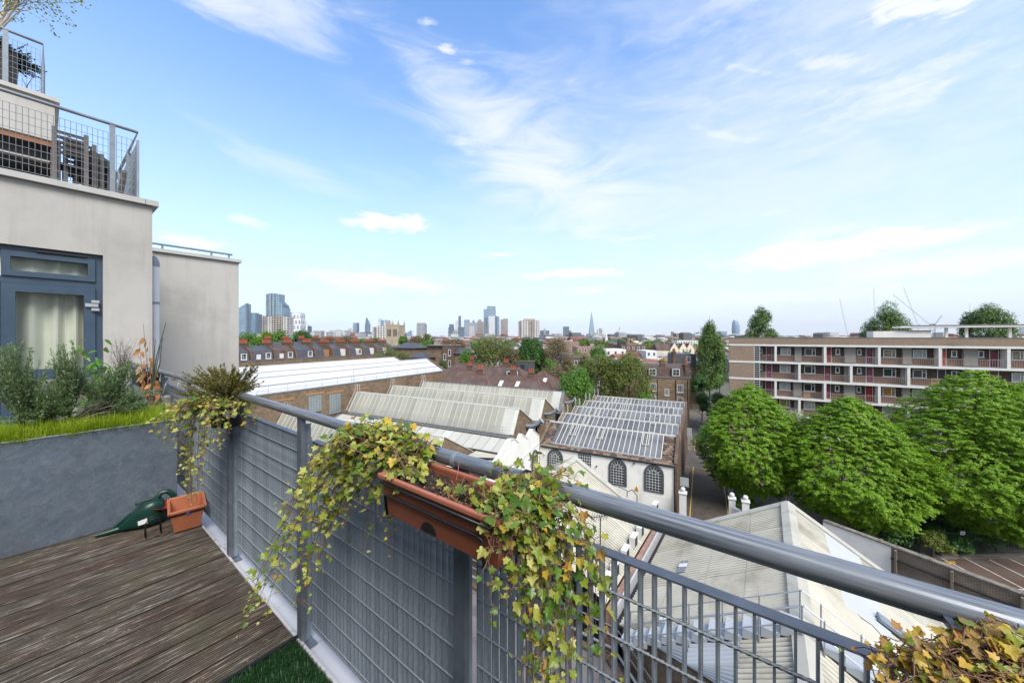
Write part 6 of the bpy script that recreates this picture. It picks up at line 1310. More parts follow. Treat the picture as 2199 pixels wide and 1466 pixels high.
# ================================================================ trees
def leafcards(pos, nrm, size, r, asp=.62, bend=.0):
    """leaf-shaped quads (pointed at both ends) at pos, facing nrm"""
    n = len(pos); nrm = nrm/np.maximum(np.linalg.norm(nrm, axis=1), 1e-6)[:, None]
    t = np.cross(nrm, r.normal(size=(n, 3))); t /= np.maximum(np.linalg.norm(t, axis=1), 1e-6)[:, None]; b = np.cross(nrm, t)
    s = size[:, None]; v = np.stack([pos-t*s, pos-b*s*asp-t*s*.1, pos+t*s, pos+b*s*asp-t*s*.1], 1).reshape(-1, 3)
    return v, np.arange(4*n).reshape(-1, 4)
def unit(r, n): v = r.normal(size=(n, 3)); return v/np.linalg.norm(v, axis=1)[:, None]
LM = {
 'lime': leaf_mat('hornbeam_leaves', [(.08, .19, .009), (.15, .29, .012), (.23, .38, .018), (.11, .23, .010), (.29, .43, .03)], .55, .42),
 'mid': leaf_mat('fresh_green_leaves', [(.045, .13, .014), (.09, .21, .02), (.13, .26, .03), (.06, .16, .018)], .5, .25),
 'dark': leaf_mat('dark_green_leaves', [(.02, .07, .012), (.04, .115, .016), (.06, .15, .024), (.028, .085, .014)], .5, .15),
 'olive': leaf_mat('olive_green_leaves', [(.07, .105, .018), (.12, .16, .025), (.15, .185, .032), (.08, .10, .025)], .55, .25),
 'brown': leaf_mat('bronze_young_leaves', [(.11, .085, .045), (.16, .12, .06), (.13, .12, .05), (.19, .15, .085)], .6, .2),
 'poplar': leaf_mat('poplar_leaves', [(.045, .105, .02), (.085, .165, .03), (.13, .21, .045), (.055, .12, .024)], .5, .2),
 'willow': leaf_mat('willow_leaves', [(.06, .12, .02), (.09, .16, .03), (.05, .10, .02)], .5, .3),
 'white': leaf_mat('white_blossom', [(.5, .5, .42), (.35, .4, .25), (.12, .2, .05)], .6, .2),
}
def limbs(m, base, top, r0, r, n, spread, seed_z=.35):
    """trunk with limbs that fork upward"""
    base, top = Vector(base), Vector(top); H = (top-base).length
    m.tube([base, base.lerp(top, .35)+Vector((r.normal()*.02*H*.5, 0, 0)), base.lerp(top, .7), top], [r0, r0*.75, r0*.4, r0*.1], 8)
    for k in range(n):
        t = r.uniform(seed_z, .85); p = base.lerp(top, t); a = k*2.4+r.uniform(0, .8); ln = H*spread*(1.15-t)*r.uniform(.7, 1.1)
        d = Vector((math.cos(a), math.sin(a), r.uniform(.5, 1.1))).normalized(); q = p+d*ln*.5; e = q+(d+Vector((0, 0, .3))).normalized()*ln*.5
        m.tube([p, q, e], [r0*.38, r0*.22, r0*.06], 6)
        for j in range(3):
            d2 = (d+Vector(r.normal(size=3)*.5)).normalized(); m.tube([q, q+d2*ln*.25, q+d2*ln*.45+Vector((0, 0, ln*.08))], [r0*.13, r0*.08, r0*.03], 5)
def tree(label, px, ytop, Z, wpx, style, zbase=None, n=9000, leaf=None, name='tree', group=None, shape='round', nb=34, zg=0, cx=None, bare=0, seed=None, cat='tree', fill=1.0, xo=0):
    """crown from ytop down to height zbase, wpx wide in the photograph at depth Z"""
    seed = seed or (px*7+int(Z)*13); r = np.random.default_rng(seed); c = P(px, Z=Z, z=zg); top = EYE-(ytop-HY)*Z/F; R_ = wpx/F*Z/2
    zb = zbase if zbase is not None else top-2.2*R_; H = top-zb; t = thing(name, label, cat, c, group)
    leaf = leaf or max(.10, Z*.0021)
    cen = np.array([c.x, c.y, zb+H*.5])
    # lobes on the crown envelope
    u = unit(r, nb); u[:, 2] = np.where(u[:, 2] < -.6, -u[:, 2], u[:, 2])
    if shape == 'cone': zz = r.uniform(-1, 1, nb)**1; prof = np.sqrt(np.clip(1-((zz+.35)/1.38)**2, .02, 1))*np.where(zz > .2, 1.0-.55*(zz-.2), 1); an = r.uniform(0, 6.28, nb); u = np.stack([np.cos(an)*prof, np.sin(an)*prof, zz], 1)
    rad = np.array([R_, R_, H/2]); ls = r.uniform(.22, .40, nb); lc = cen+u*rad*(1-ls*.85)[:, None]*r.uniform(.75, 1.0, nb)[:, None]
    w_ = ls**2; k = r.choice(nb, n, p=w_/w_.sum()); d = unit(r, n); sh = r.uniform(.55, 1.08, n)**.7
    m_ = min(R_, H/2); lr = np.stack([ls*R_*1.05, ls*R_*1.05, ls*(H/2*.35+m_*.65)*1.0], 1)
    pos = lc[k]+d*lr[k]*sh[:, None]+r.normal(size=(n, 3))*leaf*.6
    nrm = d*.75+np.array([0, 0, .75])+r.normal(size=(n, 3))*.35
    v, f = leafcards(pos, nrm, r.uniform(.6, 1.2, n)*leaf, r, .6)
    o = fast('crown', v, f, LM[style], t)
    m = MB(); limbs(m, c, (c.x+xo, c.y, top-H*(.12 if shape != 'cone' else .03)), max(.12, R_*.05), r, 9+bare*14, .42 if shape != 'cone' else .12, .25)
    if bare:
        for q in range(bare*60):
            a = cen+unit(r, 1)[0]*rad*r.uniform(.3, .8); d2 = Vector(a-cen).normalized()+Vector((0, 0, .6)); e = Vector(a)+d2*R_*r.uniform(.2, .4); m.tube([Vector(a)-d2*R_*.2, Vector(a), e], [leaf*.22, leaf*.17, leaf*.06], 4, cap=False)
    m.build('trunk', M['bark'] if not bare else pm('pale_bark', (.17, .14, .115), .9, c2=(.25, .21, .18), scale=1), t); return t
# three big pleached-looking hornbeams by the street: layered sprays of leaves
def hornbeam(label, base, prof, top, n_sprays, per, seed, leaf=.085):
    """prof(t): crown radius at t=0 bottom .. 1 top"""
    r = np.random.default_rng(seed); c = Vector(base); t = thing('hornbeam_tree', label, 'tree', c, 'three big leafy trees along the street')
    zb = 1.9; H = top-zb
    # sprays: flat fans that stick out and droop a little, in loose tiers
    tt = r.uniform(0, 1, n_sprays*3); keep = r.random(n_sprays*3) < np.array([prof(x) for x in tt])/max(prof(x) for x in np.linspace(0, 1, 30)); tt = tt[keep][:n_sprays]
    ns = len(tt); an = r.uniform(0, 2*math.pi, ns); inner = r.uniform(0, 1, ns)**2.4*.4
    # big lobes modulate the outline
    lob = 1+.09*np.sin(an*3+tt*9+seed)+.075*np.sin(an*5-tt*14)+.045*np.sin(an*9+tt*23)+.03*np.sin(an*17-tt*37)
    pr = np.array([prof(x) for x in tt])*lob*(1-inner)*r.uniform(.90, 1.05, ns)
    out_ = np.stack([np.cos(an), np.sin(an), np.zeros(ns)], 1); sc_ = np.array([c.x, c.y, zb])+out_*pr[:, None]; sc_[:, 2] += tt*H+r.normal(0, .1, ns)
    k = np.repeat(np.arange(ns), per); n = len(k); L_ = r.uniform(.25, .75, ns)[k]; s = r.uniform(0, 1, n); wth = r.normal(0, .20, n)*(1.15-s*.8)*L_*1.3
    side = np.stack([-out_[k][:, 1], out_[k][:, 0], np.zeros(n)], 1); droop = r.uniform(-.05, .38, ns)[k]+.55*np.clip(.5-tt[k], -.45, .3)
    pos = sc_[k]+out_[k]*((s-.55)*L_)[:, None]+side*wth[:, None]; pos[:, 2] += -droop*(s-.3)*L_+r.normal(0, .035, n)-np.abs(wth)*.25
    nrm = np.zeros((n, 3)); nrm[:, 2] = 1; nrm += out_[k]*(.35+.4*s)[:, None]+r.normal(size=(n, 3))*.28
    v, f = leafcards(pos, nrm, r.uniform(.6, 1.15, n)*leaf, r, .6)
    fast('crown', v, f, LM['lime'], t)
    m = MB(); limbs(m, c, (c.x, c.y, top-1.6), .24, r, 22, .30, .18); m.build('trunk', M['bark'], t); return t
def mkprof(Rm, belly=.38, pw=1.0):
    def f(t):
        if t < belly: return Rm*(.50+.50*math.sin(math.pi/2*t/belly))
        q = (t-belly)/(1-belly); return Rm*max(.05, (1-q**1.7))**.72*(1-.12*q)
    return f
b1 = P(1612, Z=37.0, z=0); hornbeam('smallest of the three big hornbeams, nearest the lane and the white gate pillars', b1, mkprof(4.9, .40), 12.5, 5200, 34, 11)
b2 = P(1825, Z=31.6, z=0); hornbeam('middle one of the three big hornbeams, its skirt almost touching the corrugated roof', b2, mkprof(5.35, .34), 12.1, 6000, 34, 12)
b3 = P(2095, Z=30.5, z=0); hornbeam('largest of the three big hornbeams, cut by the right edge of the photo', b3, mkprof(6.2, .36), 14.6, 7200, 34, 13)
b4 = P(2215, Z=33.5, z=0); hornbeam('fourth hornbeam mostly outside the right edge of the photo, behind the largest', b4, mkprof(5.0, .4), 13.2, 3600, 34, 14)
for i, (px, py) in enumerate(((1578, 1045), (1601, 1052))):
    p = P(px, py, z=0); t = thing('bollard', ['thin black bollard under the smallest hornbeam, left one', 'thin black bollard under the smallest hornbeam, right one'][i], 'bollard', p); m = MB(); m.lathe(p, [(.07, 0), (.07, 1.9), (.09, 1.95), (.02, 2.05)], 8); m.build('shaft', M['black'], t)
tree('low leafy shoots at the foot of the smallest hornbeam', 1597, 1046, 36, 60, 'mid', zbase=.1, n=2500, leaf=.09, name='shrub', cat='shrub', nb=14)
tree('dark shrubs under the middle of the street trees', 1905, 1112, 31, 120, 'dark', zbase=.1, n=3500, leaf=.1, name='shrub', cat='shrub', nb=14)
tree('round dark green shrub with pale flower heads beside the green gate', 2004, 1140, 28.5, 66, 'olive', zbase=.1, n=2600, leaf=.09, name='shrub', cat='shrub', nb=14)
tree('small bright shrub over the park railings', 2040, 1142, 29.5, 50, 'dark', zbase=.3, n=1600, leaf=.09, name='shrub', cat='shrub', nb=10)
tree('white flowering shrub spilling over the boundary wall', 1872, 1143, 30.2, 36, 'white', zbase=.4, n=900, leaf=.07, name='shrub', cat='shrub', nb=8)
tree('white blossoming bush between the first two street trees and the flats', 1712, 872, 47, 60, 'white', zbase=3, n=2500, leaf=.12, name='blossom_tree', nb=14)
for i in range(5): tree('dark hedge growing behind the park railings' if i == 0 else ['', 'dense part of the dark hedge near the container', 'dark hedge below the largest hornbeam', 'ivy-dark hedge left of the small right notice', 'dark hedge at the right picture edge'][i], 2030+i*52, 1128, 29.4+i*.3, 90, 'dark', zbase=.1, n=1800, leaf=.09, name='hedge', cat='hedge', nb=12)
# tall trees around the flats
tree('tall dark poplar column standing left of the flats', 1524, 672, 84, 58, 'poplar', zbase=2.5, n=16000, leaf=.2, name='poplar_tree', shape='cone', nb=60)
tree('second thinner poplar top touching the right of the tall one', 1545, 700, 87, 30, 'poplar', zbase=4, n=6000, leaf=.2, name='poplar_tree', shape='cone', nb=30)
tree('leafy tree top rising behind the left end of the flats', 1637, 650, 88, 66, 'poplar', zbase=11, n=11000, leaf=.2, shape='cone', nb=36)
tree('lopsided leafy tree top rising behind the roof housing of the flats', 1903, 640, 80, 82, 'poplar', zbase=11, n=13000, leaf=.19, shape='cone', nb=40)
tree('rounded tree top behind the roof canopy, right of a paired thinner one', 2124, 640, 74, 82, 'poplar', zbase=11, n=13000, leaf=.17, nb=40)
tree('thinner tree top behind the roof canopy, left of its rounded neighbour', 2083, 647, 76, 40, 'poplar', zbase=11, n=5000, leaf=.17, shape='cone', nb=26)
tree('light green weeping willow at the end of the lane', 1546, 838, 66, 56, 'willow', zbase=1, n=7000, leaf=.16, name='willow_tree', nb=30)
tree('dark rounded evergreen bush behind the blue arrow sign', 1508, 838, 72, 38, 'dark', zbase=.6, n=4000, leaf=.16, nb=20)
tree('dark shady tree below the poplar beside the brick house', 1502, 800, 82, 36, 'dark', zbase=3, n=4000, leaf=.18, nb=20)
# trees behind the skylights
tree('bright green tree left of the bronze one just behind the skylights', 1238, 778, 62, 88, 'mid', zbase=1.5, n=13000, leaf=.15, nb=44)
tree('bronze-green tree between two greener ones behind the skylights', 1290, 750, 66, 92, 'olive', zbase=2.5, n=12000, leaf=.15, nb=44, bare=1)
tree('yellow-green round tree left of the brown Georgian house', 1352, 749, 64, 108, 'olive', zbase=2.0, n=17000, leaf=.15, nb=50)
tree('low green tree under the yellow-green one beside the skylights', 1385, 838, 60, 50, 'mid', zbase=1, n=4000, leaf=.14, nb=20)
tree('small dark green tree top peeping above the round trees', 1285, 737, 105, 40, 'mid', zbase=9, n=3000, leaf=.2, nb=20)
tree('tall half-bare plane tree with bronze twigs left of the dark green one', 1062, 712, 100, 108, 'olive', zbase=5, n=9000, leaf=.22, nb=60, bare=2)
tree('green tree at the left foot of the half-bare plane', 1022, 725, 104, 50, 'mid', zbase=4, n=5000, leaf=.2, nb=26)
tree('brownish half-bare tree in front between plane and dark green tree', 1104, 738, 97, 44, 'brown', zbase=4, n=3500, leaf=.2, nb=30, bare=1)
tree('dense dark green chestnut standing tallest in the middle', 1140, 712, 100, 70, 'dark', zbase=4, n=14000, leaf=.22, nb=40)
tree('bright fringe of the chestnut on its right side', 1162, 738, 98, 34, 'mid', zbase=6, n=3500, leaf=.2, nb=20)
tree('tall bare reddish tree right of the dark green chestnut', 1198, 716, 96, 76, 'brown', zbase=4, n=5500, leaf=.2, nb=60, bare=3)
tree('bare brown bush over the last hipped roofs', 1192, 775, 80, 70, 'brown', zbase=2, n=3500, leaf=.17, nb=40, bare=2)
tree('light green weeping tree right of the white metal roof', 951, 765, 92, 24, 'willow', zbase=3, n=3500, leaf=.16, name='willow_tree', nb=16)
tree('green bush between the brick block and the hipped roofs', 968, 783, 88, 34, 'mid', zbase=3, n=2500, leaf=.16, nb=16)
tree('sparse budding tree in front of the white walled terrace bays', 828, 733, 92, 66, 'olive', zbase=4, n=2600, leaf=.17, nb=50, bare=3)
tree('second sparse tree between the terrace and the hipped brick house', 866, 742, 96, 44, 'olive', zbase=4, n=1800, leaf=.17, nb=40, bare=2)
tree('green yellowish bush below the half-bare plane', 1030, 768, 90, 36, 'olive', zbase=4, n=2600, leaf=.16, nb=16)
tree('fresh green tree low between the brick block and the plane tree', 1000, 742, 98, 40, 'mid', zbase=3, n=4000, leaf=.18, nb=22)
tree('fresh green tree just right of the chestnut fringe', 1180, 760, 88, 40, 'mid', zbase=3, n=4000, leaf=.17, nb=22)
tree('green tree filling the gap under the small dark tree top', 1262, 752, 84, 52, 'olive', zbase=3, n=5000, leaf=.17, nb=24)
tree('bright green tree between the hipped roofs and the box house', 1046, 776, 88, 30, 'mid', zbase=3, n=2600, leaf=.16, nb=16)
# the belt of trees on the left behind the terrace
for px, yt, w_, st, lb in ((535, 704, 60, 'mid', 'bright green tree right beside the grey building edge'), (572, 706, 52, 'lime', 'yellow-green tree under the sail-topped tower'), (602, 702, 56, 'mid', 'rounded green tree under the council tower block'), (636, 706, 44, 'lime', 'light green tree in front of the belt on the left'), (650, 702, 52, 'dark', 'darker green tree under the white gridded tower'), (680, 716, 30, 'mid', 'last green tree at the right end of the left belt'), (622, 722, 50, 'lime', 'low bright tree just above the chimney pots'), (556, 722, 60, 'mid', 'low green tree left among the chimney pots')):
    tree(lb, px, yt, 135, w_, st, zbase=6, n=6000, leaf=.26, nb=30)
for px, yt, w_, st, lb, Z in ((740, 716, 70, 'brown', 'hazy bare-brown tree above the chimneys left of the church', 200), (782, 722, 44, 'mid', 'small green tree above the chimney pots left of the church', 190), (806, 720, 34, 'olive', 'small olive tree beside the church tower', 200), (866, 716, 22, 'mid', 'bright green tree touching the right of the church tower', 240), (893, 717, 40, 'brown', 'dark purple-brown tree right of the church tower', 170), (915, 724, 40, 'mid', 'low bright green tree right of the purple-brown one', 160), (910, 714, 50, 'olive', 'hazy olive tree behind the purple-brown one', 260), (1255, 727, 40, 'olive', 'hazy tree left of the white steeple', 300), (1290, 730, 50, 'olive', 'far olive trees below the cathedral dome', 280), (1400, 733, 70, 'olive', 'hazy olive wood behind the brown block', 240), (1465, 735, 50, 'olive', 'hazy trees behind the cream gables', 230), (1450, 755, 40, 'mid', 'bright green tree in front of the cream gables', 140), (1475, 750, 22, 'willow', 'pale green sapling by the cream gables', 130), (1372, 768, 40, 'mid', 'low green tree behind the yellow-green round tree', 110), (1425, 770, 36, 'mid', 'green tree before the white flat-roofed range', 115), (1465, 786, 22, 'lime', 'small bright tree behind the Georgian house chimney', 78), (1215, 772, 50, 'olive', 'olive scrub before the long low roof', 100), (1240, 752, 36, 'lime', 'small bright trees by the red brick flats', 140), (980, 724, 50, 'brown', 'bare brown trees right of the grey lone tower', 230)):
    tree(lb, px, yt, Z, w_, st, zbase=4, n=2600, leaf=Z*.0024, nb=20)
# far tree masses between the roofs
def treemass(seed, n, Zr, style, label, rad, hz):
    r = np.random.default_rng(seed); Z = np.exp(r.uniform(math.log(Zr[0]), math.log(Zr[1]), n)); d = r.uniform(-.95, 1.5, n)
    ok = ~((d > -.8) & (d < 0) & (Z < 160)); Z, d = Z[ok], d[ok]; n = len(Z); per = 110
    rr = r.uniform(rad[0], rad[1], n)*(1+Z/1500); h = r.uniform(hz[0], hz[1], n); k = np.repeat(np.arange(n), per); u = unit(r, n*per); u[:, 2] = np.abs(u[:, 2])*.9-.15
    lump = 1+.25*np.sin(u[:, 0]*7+k)+.2*np.sin(u[:, 1]*9+k*2)
    pos = np.stack([d*Z, Z, h*.5], 1)[k]+u*np.stack([rr, rr, h*.5], 1)[k]*lump[:, None]; s = (Z*.0032+.12)[k]*r.uniform(.7, 1.3, n*per)
    v, f = leafcards(pos, u+np.array([0, 0, .6])+r.normal(size=u.shape)*.3, s, r, .7); o = fast('distant_trees', v, f, LM[style], None, loc=(0, 400, 0)); tag(o, label, 'trees', 'distant trees', 'stuff')
treemass(21, 420, (170, 900), 'olive', 'mass of hazy olive trees between the far roofs', (3, 6), (8, 13.5))
treemass(22, 260, (170, 1200), 'mid', 'mass of green trees between the far roofs', (3, 6), (8, 13))
treemass(23, 180, (900, 4000), 'dark', 'dark far-off woods along the horizon', (8, 14), (9, 14))
treemass(24, 240, (200, 1200), 'brown', 'mass of leafless brown trees between the far roofs', (3, 5), (8, 13))
# ================================================================ things on the balcony
# ---- ivy
def ivy_leaf(seed):
    """five-lobed leaf about 1 across, slightly folded and curled; lies in XY, stalk at the origin"""
    r = random.Random(seed); k = r.uniform(.85, 1.1)
    hf = [(.15, -.09), (.33, -.08), (.47*k, .05), (.37, .20), (.36, .27), (.53*k, .40), (.50*k, .52), (.32, .53), (.22, .60), (.13, .82)]
    out = [(0, 0)]+hf+[(0, 1.0)]+[(-x, y) for x, y in hf[::-1]]
    f = r.uniform(.18, .4); c = r.uniform(-.3, .25)
    v = [(x+r.uniform(-.02, .02), y, abs(x)**1.3*f+c*(y-.3)**2+r.uniform(-.03, .03)) for x, y in out]; v.append((0, .35, c*.01)); n = len(out)
    return v, [(n, i, (i+1) % n) for i in range(n)]
LV = [ivy_leaf(i) for i in range(6)]
ivm = [leaf_mat('ivy_green', [(.14, .20, .02), (.22, .28, .03), (.10, .16, .02), (.32, .36, .05)], .38, .3), leaf_mat('ivy_variegated', [(.38, .38, .07), (.28, .30, .05), (.46, .44, .14)], .4, .3), leaf_mat('ivy_yellow', [(.45, .36, .04), (.50, .30, .04), (.38, .33, .06)], .42, .3), leaf_mat('ivy_deep', [(.05, .12, .015), (.09, .17, .02), (.07, .15, .02)], .35, .25), leaf_mat('ivy_bronze', [(.30, .13, .025), (.34, .21, .05), (.22, .14, .05)], .5, .2)]
def ivy(name, label, base, strands, n_leaf, size, wts, seed, group=None, jit=.03, nobj=300, parent=None, stem=1.0):
    """trailing ivy: strands = lists of points; leaves set along them; the largest ones in view are objects of their own"""
    r = random.Random(seed); t = parent or thing(name, label, 'ivy', base, group); st = MB(); place = []
    lens = [sum((Vector(b)-Vector(a)).length for a, b in zip(s, s[1:])) for s in strands]; tot = sum(lens)
    for s, L_ in zip(strands, lens):
        pts = [Vector(p) for p in s]; fine = []
        for i in range(len(pts)-1):
            p0, p1, p2, p3 = pts[max(i-1, 0)], pts[i], pts[i+1], pts[min(i+2, len(pts)-1)]
            for k in range(6):
                u = k/6; fine.append(.5*((2*p1)+(-p0+p2)*u+(2*p0-5*p1+4*p2-p3)*u*u+(-p0+3*p1-3*p2+p3)*u**3)+Vector((r.gauss(0, .004), r.gauss(0, .004), r.gauss(0, .004))))
        fine.append(pts[-1]); st.tube(fine, [.0015*stem*(1-.5*i/len(fine)) for i in range(len(fine))], 5, cap=False)
        m = max(2, int(n_leaf*L_/tot))
        for k in range(m):
            u = (k+r.random())/m; x = u*(len(fine)-1); i = min(int(x), len(fine)-2); p = fine[i].lerp(fine[i+1], x-i); off = Vector((r.gauss(0, jit), r.gauss(0, jit), r.gauss(0, jit*.8)))
            tip = 1-.45*max(0, (u-.75)/.25); d = (fine[i+1]-fine[i]).normalized(); sz = size*r.uniform(.5, 1.15)*tip
            st.tube([p, p+off*.6+Vector((0, 0, .004)), p+off], .0008, 3, cap=False) if off.length > .012 else None
            # leaf faces up and outwards to the light, tip down
            nrm = Vector((r.gauss(0, .45)-.0, r.gauss(0, .45)-.35, r.uniform(.35, 1.1))).normalized()
            ydir = (Vector((r.gauss(0, .6), r.gauss(0, .6), -.55))+d*.3); ydir = (ydir-nrm*ydir.dot(nrm)).normalized(); xd = ydir.cross(nrm)
            place.append((p+off, Matrix((xd, ydir, nrm)).transposed(), sz, r.randrange(6), r.choices(range(5), wts)[0]))
    st.build('stems', M['twig'], t, smooth=True)
    base = WL[t]; place.sort(key=lambda q: -q[2]/max(.2, q[0].y)); big, rest = place[:nobj], place[nobj:]
    for p, mx, sz, li, mi in big:
        key = (li, mi)
        if key not in LMESH: me = bpy.data.meshes.new('leaf'); me.from_pydata(LV[li][0], [], LV[li][1]); me.materials.append(ivm[mi]); LMESH[key] = me
        o = link(bpy.data.objects.new('leaf', LMESH[key])); o.parent = t; o.location = p-base; o.rotation_mode = 'QUATERNION'; o.rotation_quaternion = mx.to_quaternion(); o.scale = (sz, sz, sz)
    for mi in range(5):
        V, Fc = [], []
        for p, mx, sz, li, m_ in rest:
            if m_ != mi: continue
            n0 = len(V); V += [tuple(p+mx@(Vector(v)*sz)) for v in LV[li][0]]; Fc += [tuple(i+n0 for i in f) for f in LV[li][1]]
        if V: o = fast('small_leaves', np.array(V), np.array(Fc), ivm[mi], t); tag(o, kind='stuff')
    return t
LMESH = {}
ri = random.Random(31)
def S(*q): return [P(a, b, Z=c) for a, b, c in q]
def ring_rect(m, fr, a0, a1, b0, b1, z0, z1, t): m.fbox(fr, a0, a1, b0, b0+t, z0, z1); m.fbox(fr, a0, a1, b1-t, b1, z0, z1); m.fbox(fr, a0, a0+t, b0+t, b1-t, z0, z1); m.fbox(fr, a1-t, a1, b0+t, b1-t, z0, z1)
def tapered(m, fr, a0, a1, b0, b1, z0, z1, tp, t):
    """open trough with walls leaning out"""
    o = [(a0+tp, b0+tp), (a1-tp, b0+tp), (a1-tp, b1-tp), (a0+tp, b1-tp)]; O = [(a0, b0), (a1, b0), (a1, b1), (a0, b1)]; i_ = [(a0+tp+t, b0+tp+t), (a1-tp-t, b0+tp+t), (a1-tp-t, b1-tp-t), (a0+tp+t, b1-tp-t)]; I = [(a0+t, b0+t), (a1-t, b0+t), (a1-t, b1-t), (a0+t, b1-t)]
    v = [fr(a, b, z0) for a, b in o]+[fr(a, b, z1) for a, b in O]+[fr(a, b, z0+t) for a, b in i_]+[fr(a, b, z1) for a, b in I]
    f = [(0, 1, 2, 3), (8, 9, 10, 11)]+[(k, (k+1) % 4, 4+(k+1) % 4, 4+k) for k in range(4)]+[(8+k, 8+(k+1) % 4, 12+(k+1) % 4, 12+k) for k in range(4)]+[(4+k, 4+(k+1) % 4, 12+(k+1) % 4, 12+k) for k in range(4)]
    m.add(v, f)
# window box on the handrail
bx = thing('window_box', 'long brown plastic window box hung on the handrail, soil showing between trailing ivy', 'planter', BF(.78, .73, 1.05))
X0, X1, Y0, Y1, Zb, Zt = .53, 1.02, .645, .808, 1.040, 1.170
m = MB(); tapered(m, BF, X0+.006, X1-.006, Y0+.006, Y1-.006, Zb, Zt-.012, .014, .003); m.build('trough', M['brownbox'], bx)
m = MB(); ring_rect(m, BF, X0-.004, X1+.004, Y0-.004, Y1+.004, Zt-.016, Zt, .014); o = m.build('rim', M['boxrim'], bx); bv = o.modifiers.new('b', 'BEVEL'); bv.width = .004; bv.segments = 2
m = MB(); m.fbox(BF, X0+.02, X1-.02, Y0+.0165, Y0+.019, Zb+.030, Zb+.032); m.fbox(BF, X0+.02, X1-.02, Y0+.0045, Y0+.0075, Zt-.035, Zt-.033); m.build('groove', M['dark'], bx)
m = MB(); pts = [BF(.80+.032*math.cos(math.pi*k/10), Y0+.0165, Zb+.008+.028*math.sin(math.pi*k/10)) for k in range(11)]; m.prism(pts, BF.B.to_3d()*-.002); m.build('drain_slot', M['black'], bx)
m = MB(); n_ = 26
def sz_(a, b): return Zt-.03+.010*math.sin(a*70+b*20)+.008*math.sin(b*90+a*33)+.006*math.sin(a*190)
for i in range(n_):
    for j in range(9):
        A = [X0+.012+(X1-X0-.024)*(i+k)/n_ for k in (0, 1)]; B = [Y0+.012+(Y1-Y0-.024)*(j+k)/9 for k in (0, 1)]; m.quad(*[BF(a, b, sz_(a, b)) for a, b in ((A[0], B[0]), (A[1], B[0]), (A[1], B[1]), (A[0], B[1]))])
m.build('soil', M['soil'], bx)
m = MB()
for k in range(260):
    a, b = ri.uniform(X0+.03, X1-.03), ri.uniform(Y0+.02, Y1-.02); c = BF(a, b, sz_(a, b)+.002); s = ri.uniform(.002, .007); d = Vector((ri.gauss(0, 1), ri.gauss(0, 1), ri.gauss(0, .4))).normalized()*s; m.bar(c-d, c+d, s*.8, s*.6)
o = m.build('bark_chips', pm('bark_chips', (.02, .015, .012), .9, c2=(.09, .06, .045), scale=90), bx); tag(o, kind='stuff')
m = MB()
for k in range(34):
    a, b = ri.uniform(X0+.04, X1-.16), ri.uniform(Y0+.02, Y1-.02); c = BF(a, b, sz_(a, b)); e = c+Vector((ri.gauss(0, .02), ri.gauss(0, .02), ri.uniform(.01, .05))); m.tube([c, c.lerp(e, .5)+Vector((ri.gauss(0, .004), 0, 0)), e], .0012, 4)
m.build('dead_stalks', pm('dead_stalk', (.22, .13, .10), .8, c2=(.3, .1, .08), scale=60), bx)
br = thing('box_bracket', 'black wire bracket that hooks the brown window box over the rail', 'bracket', BF(.78, .65, 1.08))
m = MB(); zf = Zb+.068; r_ = .0042; fy = Y0+.004
m.tube([BF(.99, fy+.006, Zb+.004), BF(.99, fy-.002, zf), BF(.975, fy-.003, zf+.004), BF(.60, fy-.003, zf+.004), BF(.585, fy-.002, zf), BF(.585, fy+.006, Zb-.003)], r_, 8)
for a in (.985, .59): m.tube([BF(a, fy+.006, Zb-.004), BF(a, Y1, Zb-.006), BF(a, Y1+.006, Zb), BF(a, Y1+.004, 1.20), BF(a, RV-.02, 1.212), BF(a, RV, 1.2165), BF(a, RV+.025, 1.205), BF(a, RV+.03, 1.18)], r_, 8)
m.tube([BF(X0+.02, Y0-.006, Zt-.022), BF(X1-.02, Y0-.006, Zt-.022)], .0035, 8)
m.build('wire', M['black'], br, smooth=True)
# left cascade: strands leave the left end and arch down over the inside of the railing
L0 = [P(905, 985, Z=1.22), P(880, 1010, Z=1.17), P(850, 1000, Z=1.2), P(900, 965, Z=1.25), P(870, 975, Z=1.27)]
tips = [(538, 1338, 1.42, 3), (560, 1300, 1.45, 2), (598, 1106, 1.55, 2), (615, 1180, 1.5, 2), (606, 1100, 1.55, 1), (640, 1035, 1.58, 2), (650, 1240, 1.45, 2), (640, 1290, 1.44, 2), (690, 1200, 1.4, 2), (700, 1090, 1.42, 3), (740, 1130, 1.35, 2), (760, 1050, 1.3, 4), (700, 1010, 1.5, 3), (750, 985, 1.42, 4), (850, 1195, 1.17, 1), (820, 1110, 1.2, 2), (780, 1180, 1.28, 1), (660, 1130, 1.48, 2), (620, 1250, 1.47, 1), (730, 960, 1.38, 3), (800, 950, 1.32, 4), (870, 945, 1.28, 2), (930, 960, 1.24, 2), (780, 1080, 1.28, 3), (860, 1050, 1.12, 3), (900, 1085, 1.09, 2), (690, 1130, 1.42, 4), (740, 1080, 1.36, 4), (670, 1070, 1.5, 3), (830, 1030, 1.2, 3), (930, 1010, 1.18, 3)]
strands = []
for x, y, Z, n_ in tips:
    for k in range(n_):
        s = ri.choice(L0)+Vector((ri.gauss(0, .03), ri.gauss(0, .03), ri.gauss(0, .008))); e = P(x+ri.gauss(0, 9), y+ri.gauss(0, 12), Z=Z+ri.gauss(0, .02)); d = e-s
        up = .05+.10*min(1, max(0, -d.z)/.5); q1 = s+d*.33+Vector((0, 0, up-d.z*.20)); q2 = s+d*.68+Vector((0, 0, up*.7-d.z*.12)); strands.append([s, q1, q2, e])
ivy('trailing_ivy', 'dense yellow-green ivy cascading left from the brown window box down over the railing', BF(1.05, .72, 1.1), strands, 1900, .028, (4.4, 5.6, 1.2, 1.6, .2), 5, jit=.02)
